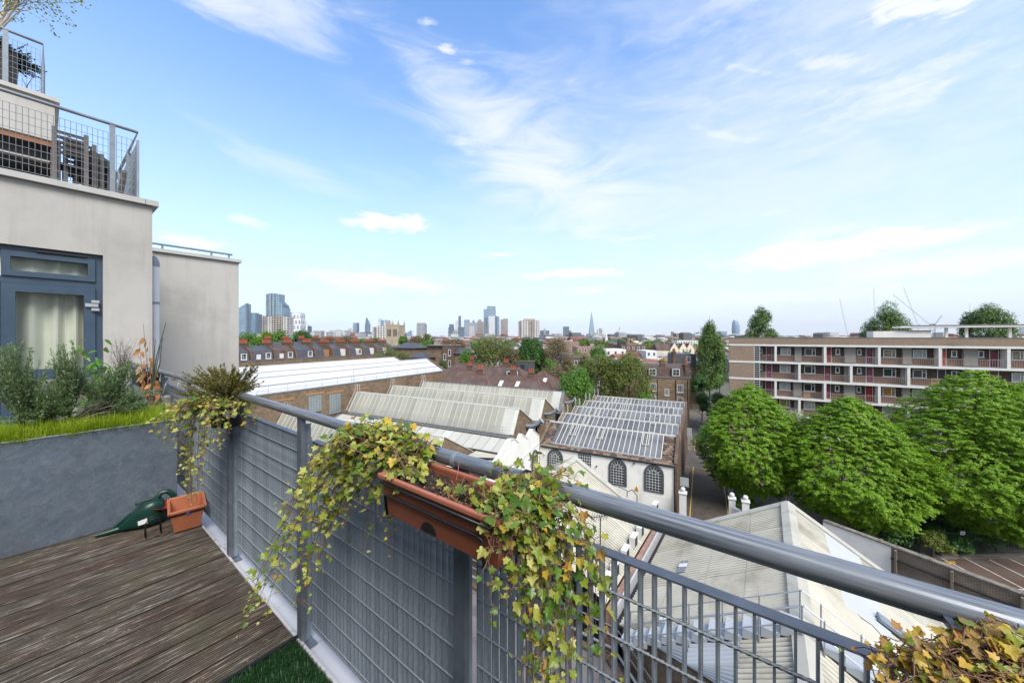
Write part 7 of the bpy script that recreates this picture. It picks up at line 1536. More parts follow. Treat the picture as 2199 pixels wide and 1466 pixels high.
# right cascade hanging straight down beside the box and creeping along the rail
R0 = [P(1085, 1090, Z=.90), P(1120, 1060, Z=.93), P(1140, 1040, Z=.95), P(1080, 1050, Z=.97), P(1105, 1110, Z=.86)]
tips = [(1150, 1500, .86, 3), (1190, 1540, .85, 4), (1120, 1480, .84, 1), (1215, 1470, .88, 3), (1165, 1420, .86, 3), (1288, 1440, .87, 2), (1240, 1200, .92, 2), (1262, 1260, .9, 2), (1275, 1350, .9, 1), (1085, 1270, .83, 2), (1040, 1230, .83, 1), (1070, 1370, .83, 1), (1215, 1310, .88, 3), (1180, 1250, .88, 4), (1135, 1200, .86, 5), (1090, 1180, .84, 4), (1245, 1040, .97, 2), (1200, 1010, 1.0, 3), (1135, 990, 1.03, 3), (1080, 985, 1.06, 2), (1065, 1130, .9, 3), (1010, 1100, .96, 1), (1170, 1110, .9, 4), (1220, 1130, .93, 2), (1130, 1330, .85, 3), (1000, 1050, 1.0, 2), (960, 1045, 1.05, 1)]
strands = []
for x, y, Z, n_ in tips:
    for k in range(n_):
        s = ri.choice(R0)+Vector((ri.gauss(0, .022), ri.gauss(0, .02), ri.gauss(0, .008))); e = P(x+ri.gauss(0, 10), y+ri.gauss(0, 12), Z=Z+ri.gauss(0, .015)); d = e-s
        if d.z < -.2: strands.append([s, Vector((e.x, e.y, s.z))*.65+s*.35+Vector((0, 0, .01)), Vector((e.x, e.y, s.z+d.z*.45)), e])
        else: strands.append([s, s+d*.4+Vector((0, 0, .03)), s+d*.75+Vector((0, 0, .015)), e])
ivy('trailing_ivy', 'green and bronze ivy hanging straight down from the right end of the brown window box', BF(.55, .74, 1.1), strands, 1000, .027, (4.6, 3.2, 1.0, 3.4, .6), 6, jit=.017)
# soft small rosettes and red bits in the middle of the box
m = MB()
for k in range(240):
    a, b = ri.gauss(.72, .06), ri.gauss(.70, .03); b = min(max(b, Y0+.01), Y1-.02); c = BF(a, b, sz_(a, b)+ri.uniform(.0, .025)); d = Vector((ri.gauss(0, .6), ri.gauss(0, .6), ri.uniform(.2, 1))).normalized()*.009; s = Vector((-d.y, d.x, 0)).normalized()*.003; m.quad(c, c+d*.5+s, c+d, c+d*.5-s)
sp = m.build('stonecrop', leaf_mat('stonecrop_leaves', [(.14, .13, .02), (.25, .07, .04), (.2, .2, .03), (.35, .06, .06)], .5, .2), loc=tuple(BF(.72, .70, 1.15))); tag(sp, 'small reddish stonecrop rosettes growing in the middle of the brown window box', 'stonecrop')
# ---- black pot with heather and ivy
hp = thing('black_pot', 'black plastic pot with grey saddle clip hung inside the rail, heather growing in it', 'plant pot', BF(3.1, .73, 1.1))
PC = P(490, 862, Z=2.55); fr = Fr(PC.x, PC.y, BF.A[:], BF.B[:], 0); pz = PC.z
m = MB(); m.lathe((PC.x, PC.y, pz), [(.085, -.17), (.092, -.165), (.112, -.02), (.12, -.018), (.12, .004), (.108, .004), (.100, -.03), (.02, -.03)], 28); m.build('shell', M['black'], hp, smooth=40)
m = MB(); m.lathe((PC.x, PC.y, pz), [(.102, -.025), (.06, -.012), (.005, -.008)], 20); m.build('soil', M['soil'], hp)
m = MB(); c = P(492, 890, Z=2.43); m.prism([c+Vector((-.045, 0, -.012)), c+Vector((.04, 0, -.02)), c+Vector((.05, 0, .0)), c+Vector((.03, 0, .028)), c+Vector((-.03, 0, .03))], (0, .006, 0)); m.build('clip', M['galv_light'], hp)
def needles(name, label, base, mounds, n, mat, ln, wd, cat='shrub', stemmat=None, seed=1, par=None, up=.3):
    """woody shrub of twigs clothed in needle leaves; mounds: (foot, tip, spread, twigs)"""
    r = random.Random(seed); t = par or thing(name, label, cat, base); st = MB(); P_, D_ = [], []
    tw = []
    for foot, tip, spread, k in mounds:
        foot, tip = Vector(foot), Vector(tip)
        for i in range(k):
            e = tip+Vector((r.gauss(0, spread), r.gauss(0, spread), r.gauss(0, spread*.75))); mid = foot.lerp(e, .5)+Vector((r.gauss(0, spread*.3), r.gauss(0, spread*.3), spread*.3)); f0 = foot.lerp(e, r.uniform(.0, .45)) if i else foot
            st.tube([f0, mid, e], [.004 if i == 0 else .0018, .0016, .0006], 4, cap=False); tw.append((f0, mid, e))
    tl = [(b-a).length+(c-b).length for a, b, c in tw]; tt = sum(tl); out_v, out_f = [], []
    for (a, b, c), L_ in zip(tw, tl):
        for i in range(max(3, int(n*L_/tt))):
            u = r.uniform(.35, 1.02); p = (a*(1-u)**2+b*2*u*(1-u)+c*u*u) if u < 1 else c; d = ((c-b)*u+(b-a)*(1-u)).normalized()+Vector((r.gauss(0, .8), r.gauss(0, .8), r.gauss(0, .7)+up)); d = d.normalized()*ln*r.uniform(.6, 1.2)
            s = d.cross(Vector((r.gauss(0, 1), r.gauss(0, 1), r.gauss(0, 1)))).normalized()*wd; n0 = len(out_v); out_v += [tuple(p), tuple(p+d*.5+s), tuple(p+d), tuple(p+d*.5-s)]; out_f.append((n0, n0+1, n0+2, n0+3))
    st.build('branches', stemmat or M['bark'], t); fast('foliage', np.array(out_v), np.array(out_f), mat, t); return t
hm = leaf_mat('heather_foliage', [(.10, .10, .018), (.16, .15, .025), (.13, .09, .03), (.20, .19, .04), (.08, .09, .02)], .6, .2)
mo = [(PC, P(440, 800, Z=2.5), .035, 26), (PC, P(475, 795, Z=2.6), .04, 30), (PC, P(510, 800, Z=2.5), .035, 26), (PC, P(548, 790, Z=2.55), .02, 10), (PC, P(405, 812, Z=2.5), .03, 14), (PC, P(395, 842, Z=2.45), .03, 12), (PC, P(455, 830, Z=2.4), .05, 30), (PC, P(520, 830, Z=2.45), .045, 26), (PC, P(545, 820, Z=2.6), .025, 10)]
needles('heather_plant', 'bushy olive-brown heather growing up out of the black pot', PC, mo, 9000, hm, .016, .0035, 'heather', seed=3, up=.6)
H0 = [PC+Vector((x, y, .0)) for x, y in ((-.09, -.05), (-.05, -.1), (.03, -.11), (-.11, .02), (.09, -.07))]
tips = [(340, 935, 2.35, 2), (352, 950, 2.35, 3), (372, 965, 2.35, 3), (390, 1010, 2.4, 3), (405, 1050, 2.42, 4), (415, 1080, 2.45, 4), (400, 1098, 2.45, 2), (430, 1035, 2.4, 4), (445, 990, 2.36, 4), (470, 960, 2.35, 3), (490, 935, 2.35, 3), (520, 930, 2.4, 2), (548, 855, 2.45, 3), (530, 885, 2.4, 2), (385, 900, 2.4, 4), (410, 920, 2.38, 4), (380, 870, 2.45, 3), (460, 880, 2.35, 4), (440, 905, 2.35, 4), (500, 865, 2.35, 3), (425, 870, 2.4, 3)]
strands = []
for x, y, Z, n_ in tips:
    for k in range(n_):
        s = ri.choice(H0); e = P(x+ri.gauss(0, 6), y+ri.gauss(0, 8), Z=Z+ri.gauss(0, .04)); d = e-s
        strands.append([s, Vector((e.x, e.y, s.z))*.6+s*.4+Vector((0, 0, .02)), Vector((e.x, e.y, s.z+d.z*.45))+Vector((ri.gauss(0, .02), 0, 0)), e])
ivy('trailing_ivy', 'yellowish ivy trailing from the black heather pot down towards the terracotta pot', PC, strands, 1000, .030, (3.0, 4.4, .9, 1.8, .3), 8, jit=.02)
# ---- pot with bronze ivy close to us at the bottom right corner
np_ = thing('rail_pot', 'grey-blue plastic pot on the handrail at the bottom right corner, crowded by bronze ivy', 'plant pot', BF(-.33, .74, 1.1)); c = P(2225, 1400, Z=.485)
m = MB(); m.lathe(c, [(.055, -.12), (.075, .0), (.083, .002), (.083, .012), (.074, .012), (.066, -.02), (.01, -.02)], 32); m.build('shell', pm('blue_grey_plastic', (.06, .07, .10), .35), np_, smooth=40)
m = MB(); m.lathe(c, [(.066, -.015), (.03, -.008), (.004, -.006)], 20); m.build('soil', M['soil'], np_)
N0 = [c+Vector((-.05, -.03, .0)), c+Vector((-.02, -.055, 0)), c+Vector((-.04, .02, 0)), c+Vector((.02, -.06, 0))]
tips = [(1868, 1405, .52, 2), (1890, 1392, .52, 3), (1875, 1435, .51, 4), (1910, 1420, .5, 6), (1950, 1400, .5, 6), (2000, 1385, .5, 6), (2050, 1390, .5, 6), (2100, 1378, .5, 6), (2120, 1330, .5, 2), (1930, 1460, .48, 6), (1990, 1450, .48, 7), (2060, 1440, .47, 7), (2130, 1430, .47, 7), (2190, 1420, .47, 6), (2170, 1470, .46, 6), (2090, 1480, .46, 5), (1900, 1480, .48, 4), (2040, 1480, .46, 4)]
strands = []
for x, y, Z, n_ in tips:
    for k in range(n_):
        s = ri.choice(N0); e = P(x+ri.gauss(0, 10), y+ri.gauss(0, 10), Z=Z+ri.gauss(0, .015)); d = e-s; strands.append([s, s+d*.35+Vector((0, 0, .012)), s+d*.7+Vector((0, 0, .008)), e])
ivy('trailing_ivy', 'bronze and yellow ivy crowding the bottom right corner in front of the handrail', c, strands, 800, .018, (1.0, 1.0, 2.4, .6, 3.8), 9, jit=.012, stem=.55)
# ---- terracotta-coloured square pot on the deck
tpc = P(413, 1108, Z=3.02); PX, PYv = 4.02, .745
pt_ = thing('terracotta_pot', 'square terracotta plastic pot standing empty on the decking under the trailing ivy', 'plant pot', BF(PX, PYv, 0)); a0 = R(8); ca, sa = math.cos(a0), math.sin(a0)
TFp = Fr(BF(PX, PYv).x, BF(PX, PYv).y, (BF.A*ca+BF.B*sa)[:], (BF.B*ca-BF.A*sa)[:], DECK)
m = MB(); tapered(m, TFp, -.14, .14, -.118, .118, .012, .215, .03, .005); o = m.build('shell', M['terracotta'], pt_)
m = MB(); ring_rect(m, TFp, -.155, .155, -.132, .132, .195, .222, .014); o = m.build('rim', M['terracotta'], pt_); bv = o.modifiers.new('b', 'BEVEL'); bv.width = .006; bv.segments = 3
m = MB(); ring_rect(m, TFp, -.1435, .1435, -.1215, .1215, .176, .182, .006); m.build('wire_band', M['black'], pt_)
m = MB(); m.fbox(TFp, -.1475, -.1440, -.01, .014, .173, .188); m.build('clip', M['blue_sign'], pt_)
m = MB(); m.fbox(TFp, -.06, .07, -.05, .06, .018, .04); m.build('saucer_piece', M['terracotta'], pt_)
pt_.rotation_euler = (R(5), R(4), 0); pt_.location.z += .012; pt_.scale = (.9, .9, .92)
oc = BF(4.25, .73, 0); t = thing('red_saucer', 'bright red-orange saucer edge leaning behind the square terracotta pot', 'saucer', oc); m = MB(); m.lathe(BF(4.24, .66, .13), [(.02, 0), (.09, .006), (.11, .03), (.105, .03), (.085, .012), (.02, .006)], 28); m.build('dish', pm('red_plastic', (.30, .035, .025), .4), t, smooth=50)
t = thing('wire_holder', 'thin dark wire plant holder standing between watering can and terracotta pot', 'wire holder', BF(4.02, .52, 0)); m = MB(); c0 = BF(4.02, .50, 0); A3, B3 = BF.A.to_3d(), BF.B.to_3d()
for q in (0, .05): m.tube([c0+A3*q, c0+A3*q+Vector((0, 0, .10)), c0+A3*q+B3*.03+Vector((0, 0, .14)), c0+A3*q+B3*.06+Vector((0, 0, .15)), c0+A3*q+B3*.085+Vector((0, 0, .11)), c0+A3*q+B3*.09], .0035, 7)
m.tube([c0+B3*.05, c0+B3*.10+A3*-.05+Vector((0, 0, .004)), c0+B3*.15], .0035, 6); m.build('wire', M['black'], t, smooth=True)
# ---- green watering can lying on its side
wc = thing('watering_can', 'dark green plastic watering can lying on the decking against the planter', 'watering can', BF(4.3, .46, 0))
class WFr(Fr):
    def __call__(s, a, b, z=0): return Fr.__call__(s, a*.60, b*1.0, z*1.12)
Wf = WFr(BF(4.30, .55).x, BF(4.30, .55).y, (BF.B*.985-BF.A*.12)[:], (BF.A*.985+BF.B*.12)[:], DECK)      # a: towards the handle, b: towards the planter
# body: a flattened tank, section radii along a
secs = [(-.30, .020, .022, .03), (-.24, .035, .04, .045), (-.17, .06, .065, .065), (-.10, .085, .095, .082), (-.02, .10, .115, .095), (.06, .10, .12, .10), (.13, .088, .105, .10), (.17, .06, .08, .10)]
m = MB(); n_ = 20
def sec(a, rb, rz, cz, p=.55):
    return [Wf(a, rb*math.copysign(abs(math.cos(t))**p, math.cos(t)), cz+rz*math.copysign(abs(math.sin(t))**p, math.sin(t))) for t in (2*math.pi*k/n_ for k in range(n_))]
V = []
for s in secs: V += sec(s[0], s[1], s[2]*.82, max(s[3], s[2]*.82+.004))
f = [(i*n_+k, i*n_+(k+1) % n_, (i+1)*n_+(k+1) % n_, (i+1)*n_+k) for i in range(len(secs)-1) for k in range(n_)]; f += [tuple(range(n_))[::-1], tuple((len(secs)-1)*n_+k for k in range(n_))]
m.add(V, f); o = m.build('tank', M['green'], wc, smooth=True); sd = o.modifiers.new('s', 'SUBSURF'); sd.levels = 1; sd.render_levels = 2
m = MB(); m.tube([Wf(-.27, 0, .03), Wf(-.38, 0, .024), Wf(-.47, .01, .02), Wf(-.50, .01, .02)], [.024, .018, .012, .010], 14); m.build('spout', M['green'], wc, smooth=50)
m = MB(); m.tube([Wf(-.36, 0, .03), Wf(-.27, 0, .075), Wf(-.17, 0, .12)], .011, 10); m.build('brace', M['green'], wc, smooth=50)
m = MB(); m.tube([Wf(.08, .0, .185), Wf(.13, 0, .225), Wf(.20, 0, .225), Wf(.26, 0, .185), Wf(.26, 0, .13), Wf(.21, 0, .085), Wf(.15, 0, .08)], [.02, .02, .022, .022, .022, .02, .02], 14); m.build('handle', M['green'], wc, smooth=50)
m = MB(); m.tube([Wf(-.12, -.02, .178), Wf(-.06, -.03, .197), Wf(.05, -.03, .205)], .006, 8); m.tube([Wf(-.12, -.02, .178), Wf(-.12, .04, .175)], .006, 8); m.build('moulded_rib', M['green'], wc, smooth=50)
m = MB(); m.hexa([Wf(-.10, -.092, .045), Wf(-.01, -.112, .055), Wf(-.01, -.115, .055), Wf(-.10, -.095, .045), Wf(-.105, -.090, .075), Wf(-.015, -.108, .09), Wf(-.015, -.113, .09), Wf(-.105, -.095, .075)]); lbl = m.build('label', M['white'], wc)
# ---- plants in the metal planter and pots on the neighbour's side
rmat = leaf_mat('rosemary_foliage', [(.07, .14, .045), (.12, .20, .07), (.17, .25, .11), (.09, .17, .05), (.28, .34, .22)], .55, .2)
def UV_(px, py, u): d = (px-CX)/F; Z = u/(BF.A.x*d+BF.A.y); return P(px, py, Z=Z)
def shrub(label, foot, lobes, n, seed, k=16, sp=.05):
    f0 = UV_(foot[0], foot[1], 4.7); mo = [(f0, UV_(x, y, 4.7+(i % 3-1)*.1), sp*s_, int(k*s_)) for i, (x, y, s_) in enumerate(lobes)]
    t = needles('rosemary_shrub', label, f0, mo, n, rmat, .030, .0022, 'shrub', seed=seed, up=.25); m = MB()
    for x, y, s_ in lobes[:3]: e = UV_(x, y, 4.7); m.tube([f0-Vector((0, 0, .05)), f0.lerp(e, .35)+Vector((ri.gauss(0, .02), 0, 0)), f0.lerp(e, .7)+Vector((ri.gauss(0, .02), 0, 0)), e], [.011, .009, .006, .002], 7)
    m.build('stem', M['bark'], t, smooth=True)
shrub('rosemary shrub with crooked bare stem at the left edge of the planter', (52, 915), [(20, 760, 1.3), (40, 790, 1.2), (28, 830, 1.2), (60, 815, 1), (15, 790, 1.2), (10, 745, .7), (45, 850, .8)], 9000, 41, 20)
shrub('rosemary shrub second from left in front of the glazed door', (98, 905), [(85, 845, 1.3), (60, 860, 1.2), (110, 870, 1.3), (70, 885, 1.2), (135, 880, 1.1), (120, 840, .9), (150, 870, .8)], 9000, 42, 20)
shrub('rosemary shrub with a tall leaning top in front of the blue door frame', (150, 895), [(145, 755, .9), (140, 780, 1), (135, 800, 1.0), (130, 830, 1), (150, 810, .9), (175, 800, 1.0)], 7000, 43, 18)
shrub('widest rosemary shrub, dense and dark, in the right half of the planter', (225, 890), [(235, 805, 1.2), (215, 830, 1.4), (250, 830, 1.4), (280, 850, 1.3), (230, 860, 1.4), (265, 865, 1.2), (300, 850, .9), (205, 860, 1.2), (185, 825, 1), (275, 785, .7), (260, 800, .9), (305, 870, .7)], 16000, 44, 22)
m = MB(); 
for k in range(26):
    a = UV_(140+ri.uniform(0, 40), 905, 4.72); e = UV_(ri.uniform(190, 260), ri.uniform(855, 900), 4.6+ri.uniform(-.08, .2)); m.tube([a, a.lerp(e, .5)+Vector((0, 0, ri.uniform(0, .04))), e], [.006, .004, .001], 5)
dt = m.build('dry_branches', M['wood_grey'], loc=tuple(UV_(170, 905, 4.7))); tag(dt, 'tangle of dry grey branches lying low in the middle of the planter', 'branches')
m = MB()
for k in range(60):
    a = UV_(262+ri.uniform(-8, 8), 800, 6.0); e = UV_(ri.uniform(228, 296), ri.uniform(722, 790), 6.0+ri.uniform(-.2, .2)); q = a.lerp(e, .5)+Vector((ri.gauss(0, .03), 0, .02)); m.tube([a, q, e], [.002, .0014, .0006], 4)
    for j in range(3): s = q.lerp(e, ri.random()); m.tube([s, s+Vector((ri.gauss(0, .04), ri.gauss(0, .04), ri.uniform(0, .05)))], .0007, 3)
wt = m.build('wispy_dry_plant', pm('dry_twig', (.12, .09, .08), .9), loc=tuple(UV_(262, 800, 6))); tag(wt, 'wispy leafless twiggy plant against the grey wall beside the door', 'dry plant')
# broad-leaved pot plant by the door, on a little table
tx = UV_(184, 845, 6.1); zt_ = tx.z; t = thing('side_table', 'small grey slatted side table beyond the planter holding a red saucer', 'table', (tx.x, tx.y, DECK)); fr = Fr(tx.x, tx.y, BF.A[:], BF.B[:])
for k in range(5): m = MB(); m.fbox(fr, -.22+k*.09, -.14+k*.09, -.28, .28, zt_-.02, zt_); m.build('slat', M['wood_grey'], t)
for a in (-.2, .2):
    for b in (-.25, .25): m = MB(); m.tube([fr(a, b, DECK), fr(a*.6, b*.9, zt_-.021)], .012, 8); m.build('leg', M['galv'], t)
t = thing('red_saucer', 'red plant saucer on the small slatted table', 'saucer', fr(0, -.02, zt_)); m = MB(); m.lathe(fr(0, -.02, zt_), [(.09, .001), (.10, .02), (.095, .02), (.085, .006), (.01, .006)], 24); m.build('dish', pm('red_saucer', (.36, .08, .05), .5), t)
t = thing('white_pot', 'translucent white round pot standing in the red saucer', 'plant pot', fr(0, -.02, zt_+.007)); m = MB(); m.lathe(fr(0, -.02, zt_), [(.065, .007), (.075, .17), (.07, .17), (.062, .02), (.005, .02)], 24); m.build('shell', pm('milky_plastic', (.5, .52, .55), .4), t, smooth=40)
c = UV_(196, 835, 6.6); t = thing('broadleaf_plant', 'leafy green pot plant with broad pointed leaves beside the door', 'pot plant', (c.x, c.y, DECK)); m = MB(); m.lathe((c.x, c.y, DECK), [(.12, 0), (.15, .28), (.14, .28), (.01, .25)], 20); m.build('pot', M['black'], t)
m = MB(); lf = []
for k in range(9):
    e = UV_(ri.uniform(175, 222), ri.uniform(728, 790), 6.6+ri.uniform(-.15, .15)); b0 = Vector((c.x, c.y, DECK+.25)); mid = b0.lerp(e, .6)+Vector((ri.gauss(0, .04), 0, .05)); m.tube([b0, mid, e], [.006, .004, .002], 5)
    for j in range(9): u = .45+.55*j/8; q = b0*(1-u)**2+mid*2*u*(1-u)+e*u*u; lf.append(q+Vector((ri.gauss(0, .035), ri.gauss(0, .03), ri.gauss(0, .02))))
m.build('stems', M['twig'], t); bm_ = leaf_mat('broad_leaf', [(.05, .16, .02), (.09, .24, .03), (.14, .30, .05), (.05, .13, .02)], .4, .35); bl = None
for q in lf:
    if bl is None:
        me = bpy.data.meshes.new('leaf'); vv = [(0, 0, 0), (.018, .02, .005), (.022, .05, .003), (.012, .085, -.008), (0, .115, -.02), (-.012, .085, -.008), (-.022, .05, .003), (-.018, .02, .005)]; me.from_pydata(vv+[(0, .05, -.004)], [], [(8, i, (i+1) % 8) for i in range(8)]); me.materials.append(bm_); bl = me
    o = link(bpy.data.objects.new('leaf', bl)); o.parent = t; o.location = q-WL[t]; o.rotation_euler = (ri.uniform(-1.3, .1), ri.gauss(0, .6), ri.uniform(0, 6.28)); s = ri.uniform(.8, 1.25); o.scale = (s, s, s)
# dried plant with orange-brown leaves and a bare green one, standing by the rail
c = UV_(325, 880, 5.35); t = thing('dead_plant', 'tall dead plant with hanging dry orange-brown leaves by the handrail', 'dead plant', (c.x, c.y, DECK)); m = MB(); m.lathe((c.x, c.y, DECK), [(.10, 0), (.13, .24), (.12, .24), (.01, .22)], 20); m.build('pot', M['galv'], t)
m = MB(); dls = []
for x, y in ((330, 670, ), (308, 695), (322, 735), (335, 830), (318, 760), (345, 850), (300, 740)):
    e = UV_(x, y, 5.35); b0 = Vector((c.x, c.y, DECK+.2)); mid = b0.lerp(e, .5)+Vector((ri.gauss(0, .03), 0, 0)); m.tube([b0, mid, e], [.006, .004, .0015], 5)
    for j in range(11):
        u = ri.uniform(.45, .98); q = b0*(1-u)**2+mid*2*u*(1-u)+e*u*u
        if u > .45 and y > 690: dls.append(q+Vector((ri.gauss(0, .03), ri.gauss(0, .02), 0)))
m.build('stems', M['twig'], t); dm_ = leaf_mat('dry_leaf', [(.42, .19, .08), (.50, .28, .14), (.34, .14, .06)], .8, .3); dl_ = bpy.data.meshes.new('leaf'); dl_.from_pydata([(0, 0, 0), (.02, .03, .01), (.024, .07, -.006), (.008, .13, .01), (-.012, .10, .018), (-.024, .05, .012)], [], [(0, 1, 2), (0, 2, 5), (2, 3, 4), (2, 4, 5)]); dl_.materials.append(dm_)
for q in dls: o = link(bpy.data.objects.new('leaf', dl_)); o.parent = t; o.location = q-WL[t]; o.rotation_euler = (ri.uniform(-2.0, -1.2), ri.gauss(0, .5), ri.uniform(0, 6.28)); s = ri.uniform(.5, .95); o.scale = (s, s, s)
c = UV_(352, 830, 4.9); t = thing('bare_rose', 'bare dark green thorny stems rising in front of the white flue pipe', 'bare plant', (c.x, c.y, c.z)); m = MB(); c = UV_(324, 845, 5.1)
for x, y in ((357, 692), (350, 715), (345, 740), (334, 728), (330, 770)):
    e = UV_(x, y, 5.1); m.tube([c, c.lerp(e, .5)+Vector((ri.gauss(0, .03), 0, .0)), e], [.006, .0045, .0025], 6)
    for k in range(5): q = c.lerp(e, ri.uniform(.4, 1)); m.tube([q, q+Vector((ri.gauss(0, .03), 0, ri.uniform(.0, .03)))], [.002, .0005], 4)
m.build('stems', pm('green_stem', (.05, .06, .03), .6), t)
# pale hanging pot on the rail beyond the planter
c = P(352, 852, Z=3.95); t = thing('hanging_pot', 'pale grey round pot hooked on the handrail beyond the planter', 'plant pot', c); m = MB(); m.lathe(c, [(.075, -.13), (.085, -.125), (.105, .0), (.108, .005), (.102, .005), (.095, -.03), (.01, -.025)], 28); m.build('shell', pm('pale_pot', (.42, .42, .38), .5, c2=(.36, .36, .32)), t, smooth=40)
m = MB(); m.lathe(c, [(.095, -.025), (.04, -.015), (.005, -.012)], 18); m.build('soil', pm('mossy_soil', (.05, .06, .015), .95, scale=30), t)
m = MB()
for s in (-.07, .07): m.tube([c+Vector((s, .06, 0)), c+Vector((s, .09, .12)), c+Vector((s, .14, .2)), c+Vector((s, .19, .16))], .006, 6)
m.build('hook', M['galv_light'], t, smooth=True)
c = P(322, 848, Z=4.35); t = thing('hanging_pot', 'second pale pot half hidden by the rosemary beside the hanging pot', 'plant pot', c); m = MB(); m.lathe(c, [(.08, -.10), (.11, .0), (.105, .0), (.01, -.03)], 24); m.build('shell', M['coping'], t, smooth=40)
t = thing('black_trough', 'black trough of dry plants on the rail in front of the grey wall', 'planter', UV_(312, 800, 5.8)); c = UV_(312, 800, 5.8); fr = Fr(c.x, c.y, BF.A[:], BF.B[:]); m = MB(); tapered(m, fr, -.25, .25, -.09, .09, c.z-.14, c.z, .02, .004); m.build('shell', M['black'], t); m = MB(); m.fbox(fr, -.22, .22, -.07, .07, c.z-.05, c.z-.03); m.build('soil', M['soil'], t)
# ================================================================ the upper terraces
def mesh_panel(fr, a0, a1, b, z0, z1, name, par, axis='b', pv=.052, ph=.105, w=.0028):
    m = MB(); n_ = max(1, int((a1-a0)/pv))
    g = (lambda x, z: fr(b, x, z)) if axis == 'b' else (lambda x, z: fr(x, b, z))
    for k in range(n_+1): x = a0+(a1-a0)*k/n_; m.bar(g(x, z0), g(x, z1), w*1.6, w*1.6)
    k_ = max(1, int((z1-z0)/ph))
    for k in range(k_+1): z = z0+(z1-z0)*k/k_; m.bar(g(a0, z), g(a1, z), w*2, w*2)
    return m.build(name, M['galv'], par)
ur = thing('terrace_railing', 'galvanised tube railing with wire mesh on the first set-back terrace above the door', 'railing', BF(8.55, 0, 3.85))
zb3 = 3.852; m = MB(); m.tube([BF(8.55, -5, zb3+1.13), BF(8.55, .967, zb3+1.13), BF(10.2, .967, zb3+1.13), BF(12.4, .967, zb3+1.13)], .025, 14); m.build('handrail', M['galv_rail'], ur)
for b in (-4, -2.2, -.75, .686): m = MB(); m.fbox(BF, 8.52, 8.58, b-.03, b+.03, zb3, zb3+1.11); m.build('post', M['galv'], ur)
for a in (9.6, 10.8, 12.0): m = MB(); m.fbox(BF, a-.03, a+.03, .94, .995, zb3, zb3+1.11); m.build('post', M['galv'], ur)
m = MB(); m.fbox(BF, 8.535, 8.56, .955, .985, zb3+.01, zb3+1.0); m.build('post', M['galv'], ur)
for b0, b1 in ((-3.95, -2.25), (-2.15, -.80), (-.70, .64), (.73, .955)): mesh_panel(BF, b0, b1, 8.55, zb3+.08, zb3+.98, 'mesh_panel', ur)
for a0, a1 in ((8.6, 9.55), (9.65, 10.75), (10.85, 11.95)): mesh_panel(BF, a0, a1, .97, zb3+.05, zb3+.98, 'mesh_panel', ur, axis='a', w=.004)
u3 = thing('terrace_railing', 'short galvanised railing with wire mesh on the topmost terrace at the left edge', 'railing', BF(12.75, -.5, 6.75)); z6 = 6.752
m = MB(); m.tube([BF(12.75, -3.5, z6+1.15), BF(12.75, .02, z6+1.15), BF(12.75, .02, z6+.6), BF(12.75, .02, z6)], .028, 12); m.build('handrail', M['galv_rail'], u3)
for b in (-.45, -1.6, -2.8): m = MB(); m.fbox(BF, 12.72, 12.78, b-.035, b+.035, z6, z6+1.13); m.build('post', M['galv'], u3)
for b0, b1 in ((-.42, -.02), (-1.56, -.49), (-2.76, -1.64)): mesh_panel(BF, b0, b1, 12.75, z6+.08, z6+1.0, 'mesh_panel', u3)
# furniture stacked behind the mesh
def ubox(a0, a1, b0, b1, z0, z1, nm, mt_, par): return wallbox(BF, a0, a1, b0, b1, zb3+z0-.05, zb3+z1-.05, nm, mt_, par)
tb2 = thing('outdoor_table', 'dark weathered outdoor table with orange-brown edge behind the terrace mesh', 'table', BF(9.2, -.25, 3.75))
ubox(8.85, 9.75, -.62, .18, .72, .76, 'table_top', M['wood_dark'], tb2); ubox(8.83, 8.849, -.60, .16, .66, .72, 'apron', M['wood_orange'], tb2); ubox(8.86, 9.7, -.55, .12, .40, .43, 'shelf', M['wood_dark'], tb2)
ubox(9.5, 9.55, -.6, .14, 0, .6, 'back_board', M['dark'], tb2)
for a in (8.86, 9.66):
    for b in (-.62, .08): ubox(a, a+.1, b, b+.1, 0, .719, 'leg', M['wood_grey'], tb2)
for q, (b, lb) in enumerate(((.14, 'grey slatted wooden chair stacked upright beside the dark table'), (.25, 'dark slatted wooden chair squeezed between two others in the stack'), (.36, 'second grey slatted wooden chair stacked against the first'), (.47, 'dark wooden chair leaning low behind the mesh near the post'), (.56, 'grey wooden chair nearest the railing post, leaning'))):
    ch_ = thing('folding_chair', lb, 'chair', BF(9.0+q*.1, b, 3.8), 'chairs stacked on the upper terrace'); a = 8.72+q*.13; h = .95-q*.07; wd = .36-q*.02
    for bb in (b-.05, b+wd-.10): ubox(a, a+.05, bb, bb+.05, 0, h, 'leg', M['wood_grey'], ch_)
    for bb in (b-.05, b+wd-.10): ubox(a+.42, a+.47, bb, bb+.05, 0, h*.6, 'leg', M['wood_grey'], ch_)
    for k in range(5): ubox(a+.01, a+.04, b, b+wd-.10, h-.08-k*.075, h-.04-k*.075, 'back_slat', M['wood_dark'], ch_)
    for k in range(5): ubox(a+.06+k*.08, a+.12+k*.08, b-.04, b+wd-.06, .43-q*.04, .45-q*.04, 'seat_slat', M['wood_dark'], ch_)
    ubox(a+.01, a+.4, b-.03, b+.0, .28, .32, 'stretcher', M['wood_grey'], ch_)
t = thing('covered_globe', 'blue-grey wheel-shaped item lying on the stacked chairs', 'wheel', BF(9.1, .38, 4.7)); m = MB()
for k in range(16): a, b = 2*math.pi*k/16, 2*math.pi*(k+1)/16; m.tube([BF(9.1, .34+.11*math.cos(a), 4.72+.10*math.sin(a)), BF(9.1, .34+.11*math.cos(b), 4.72+.10*math.sin(b))], .012, 6)
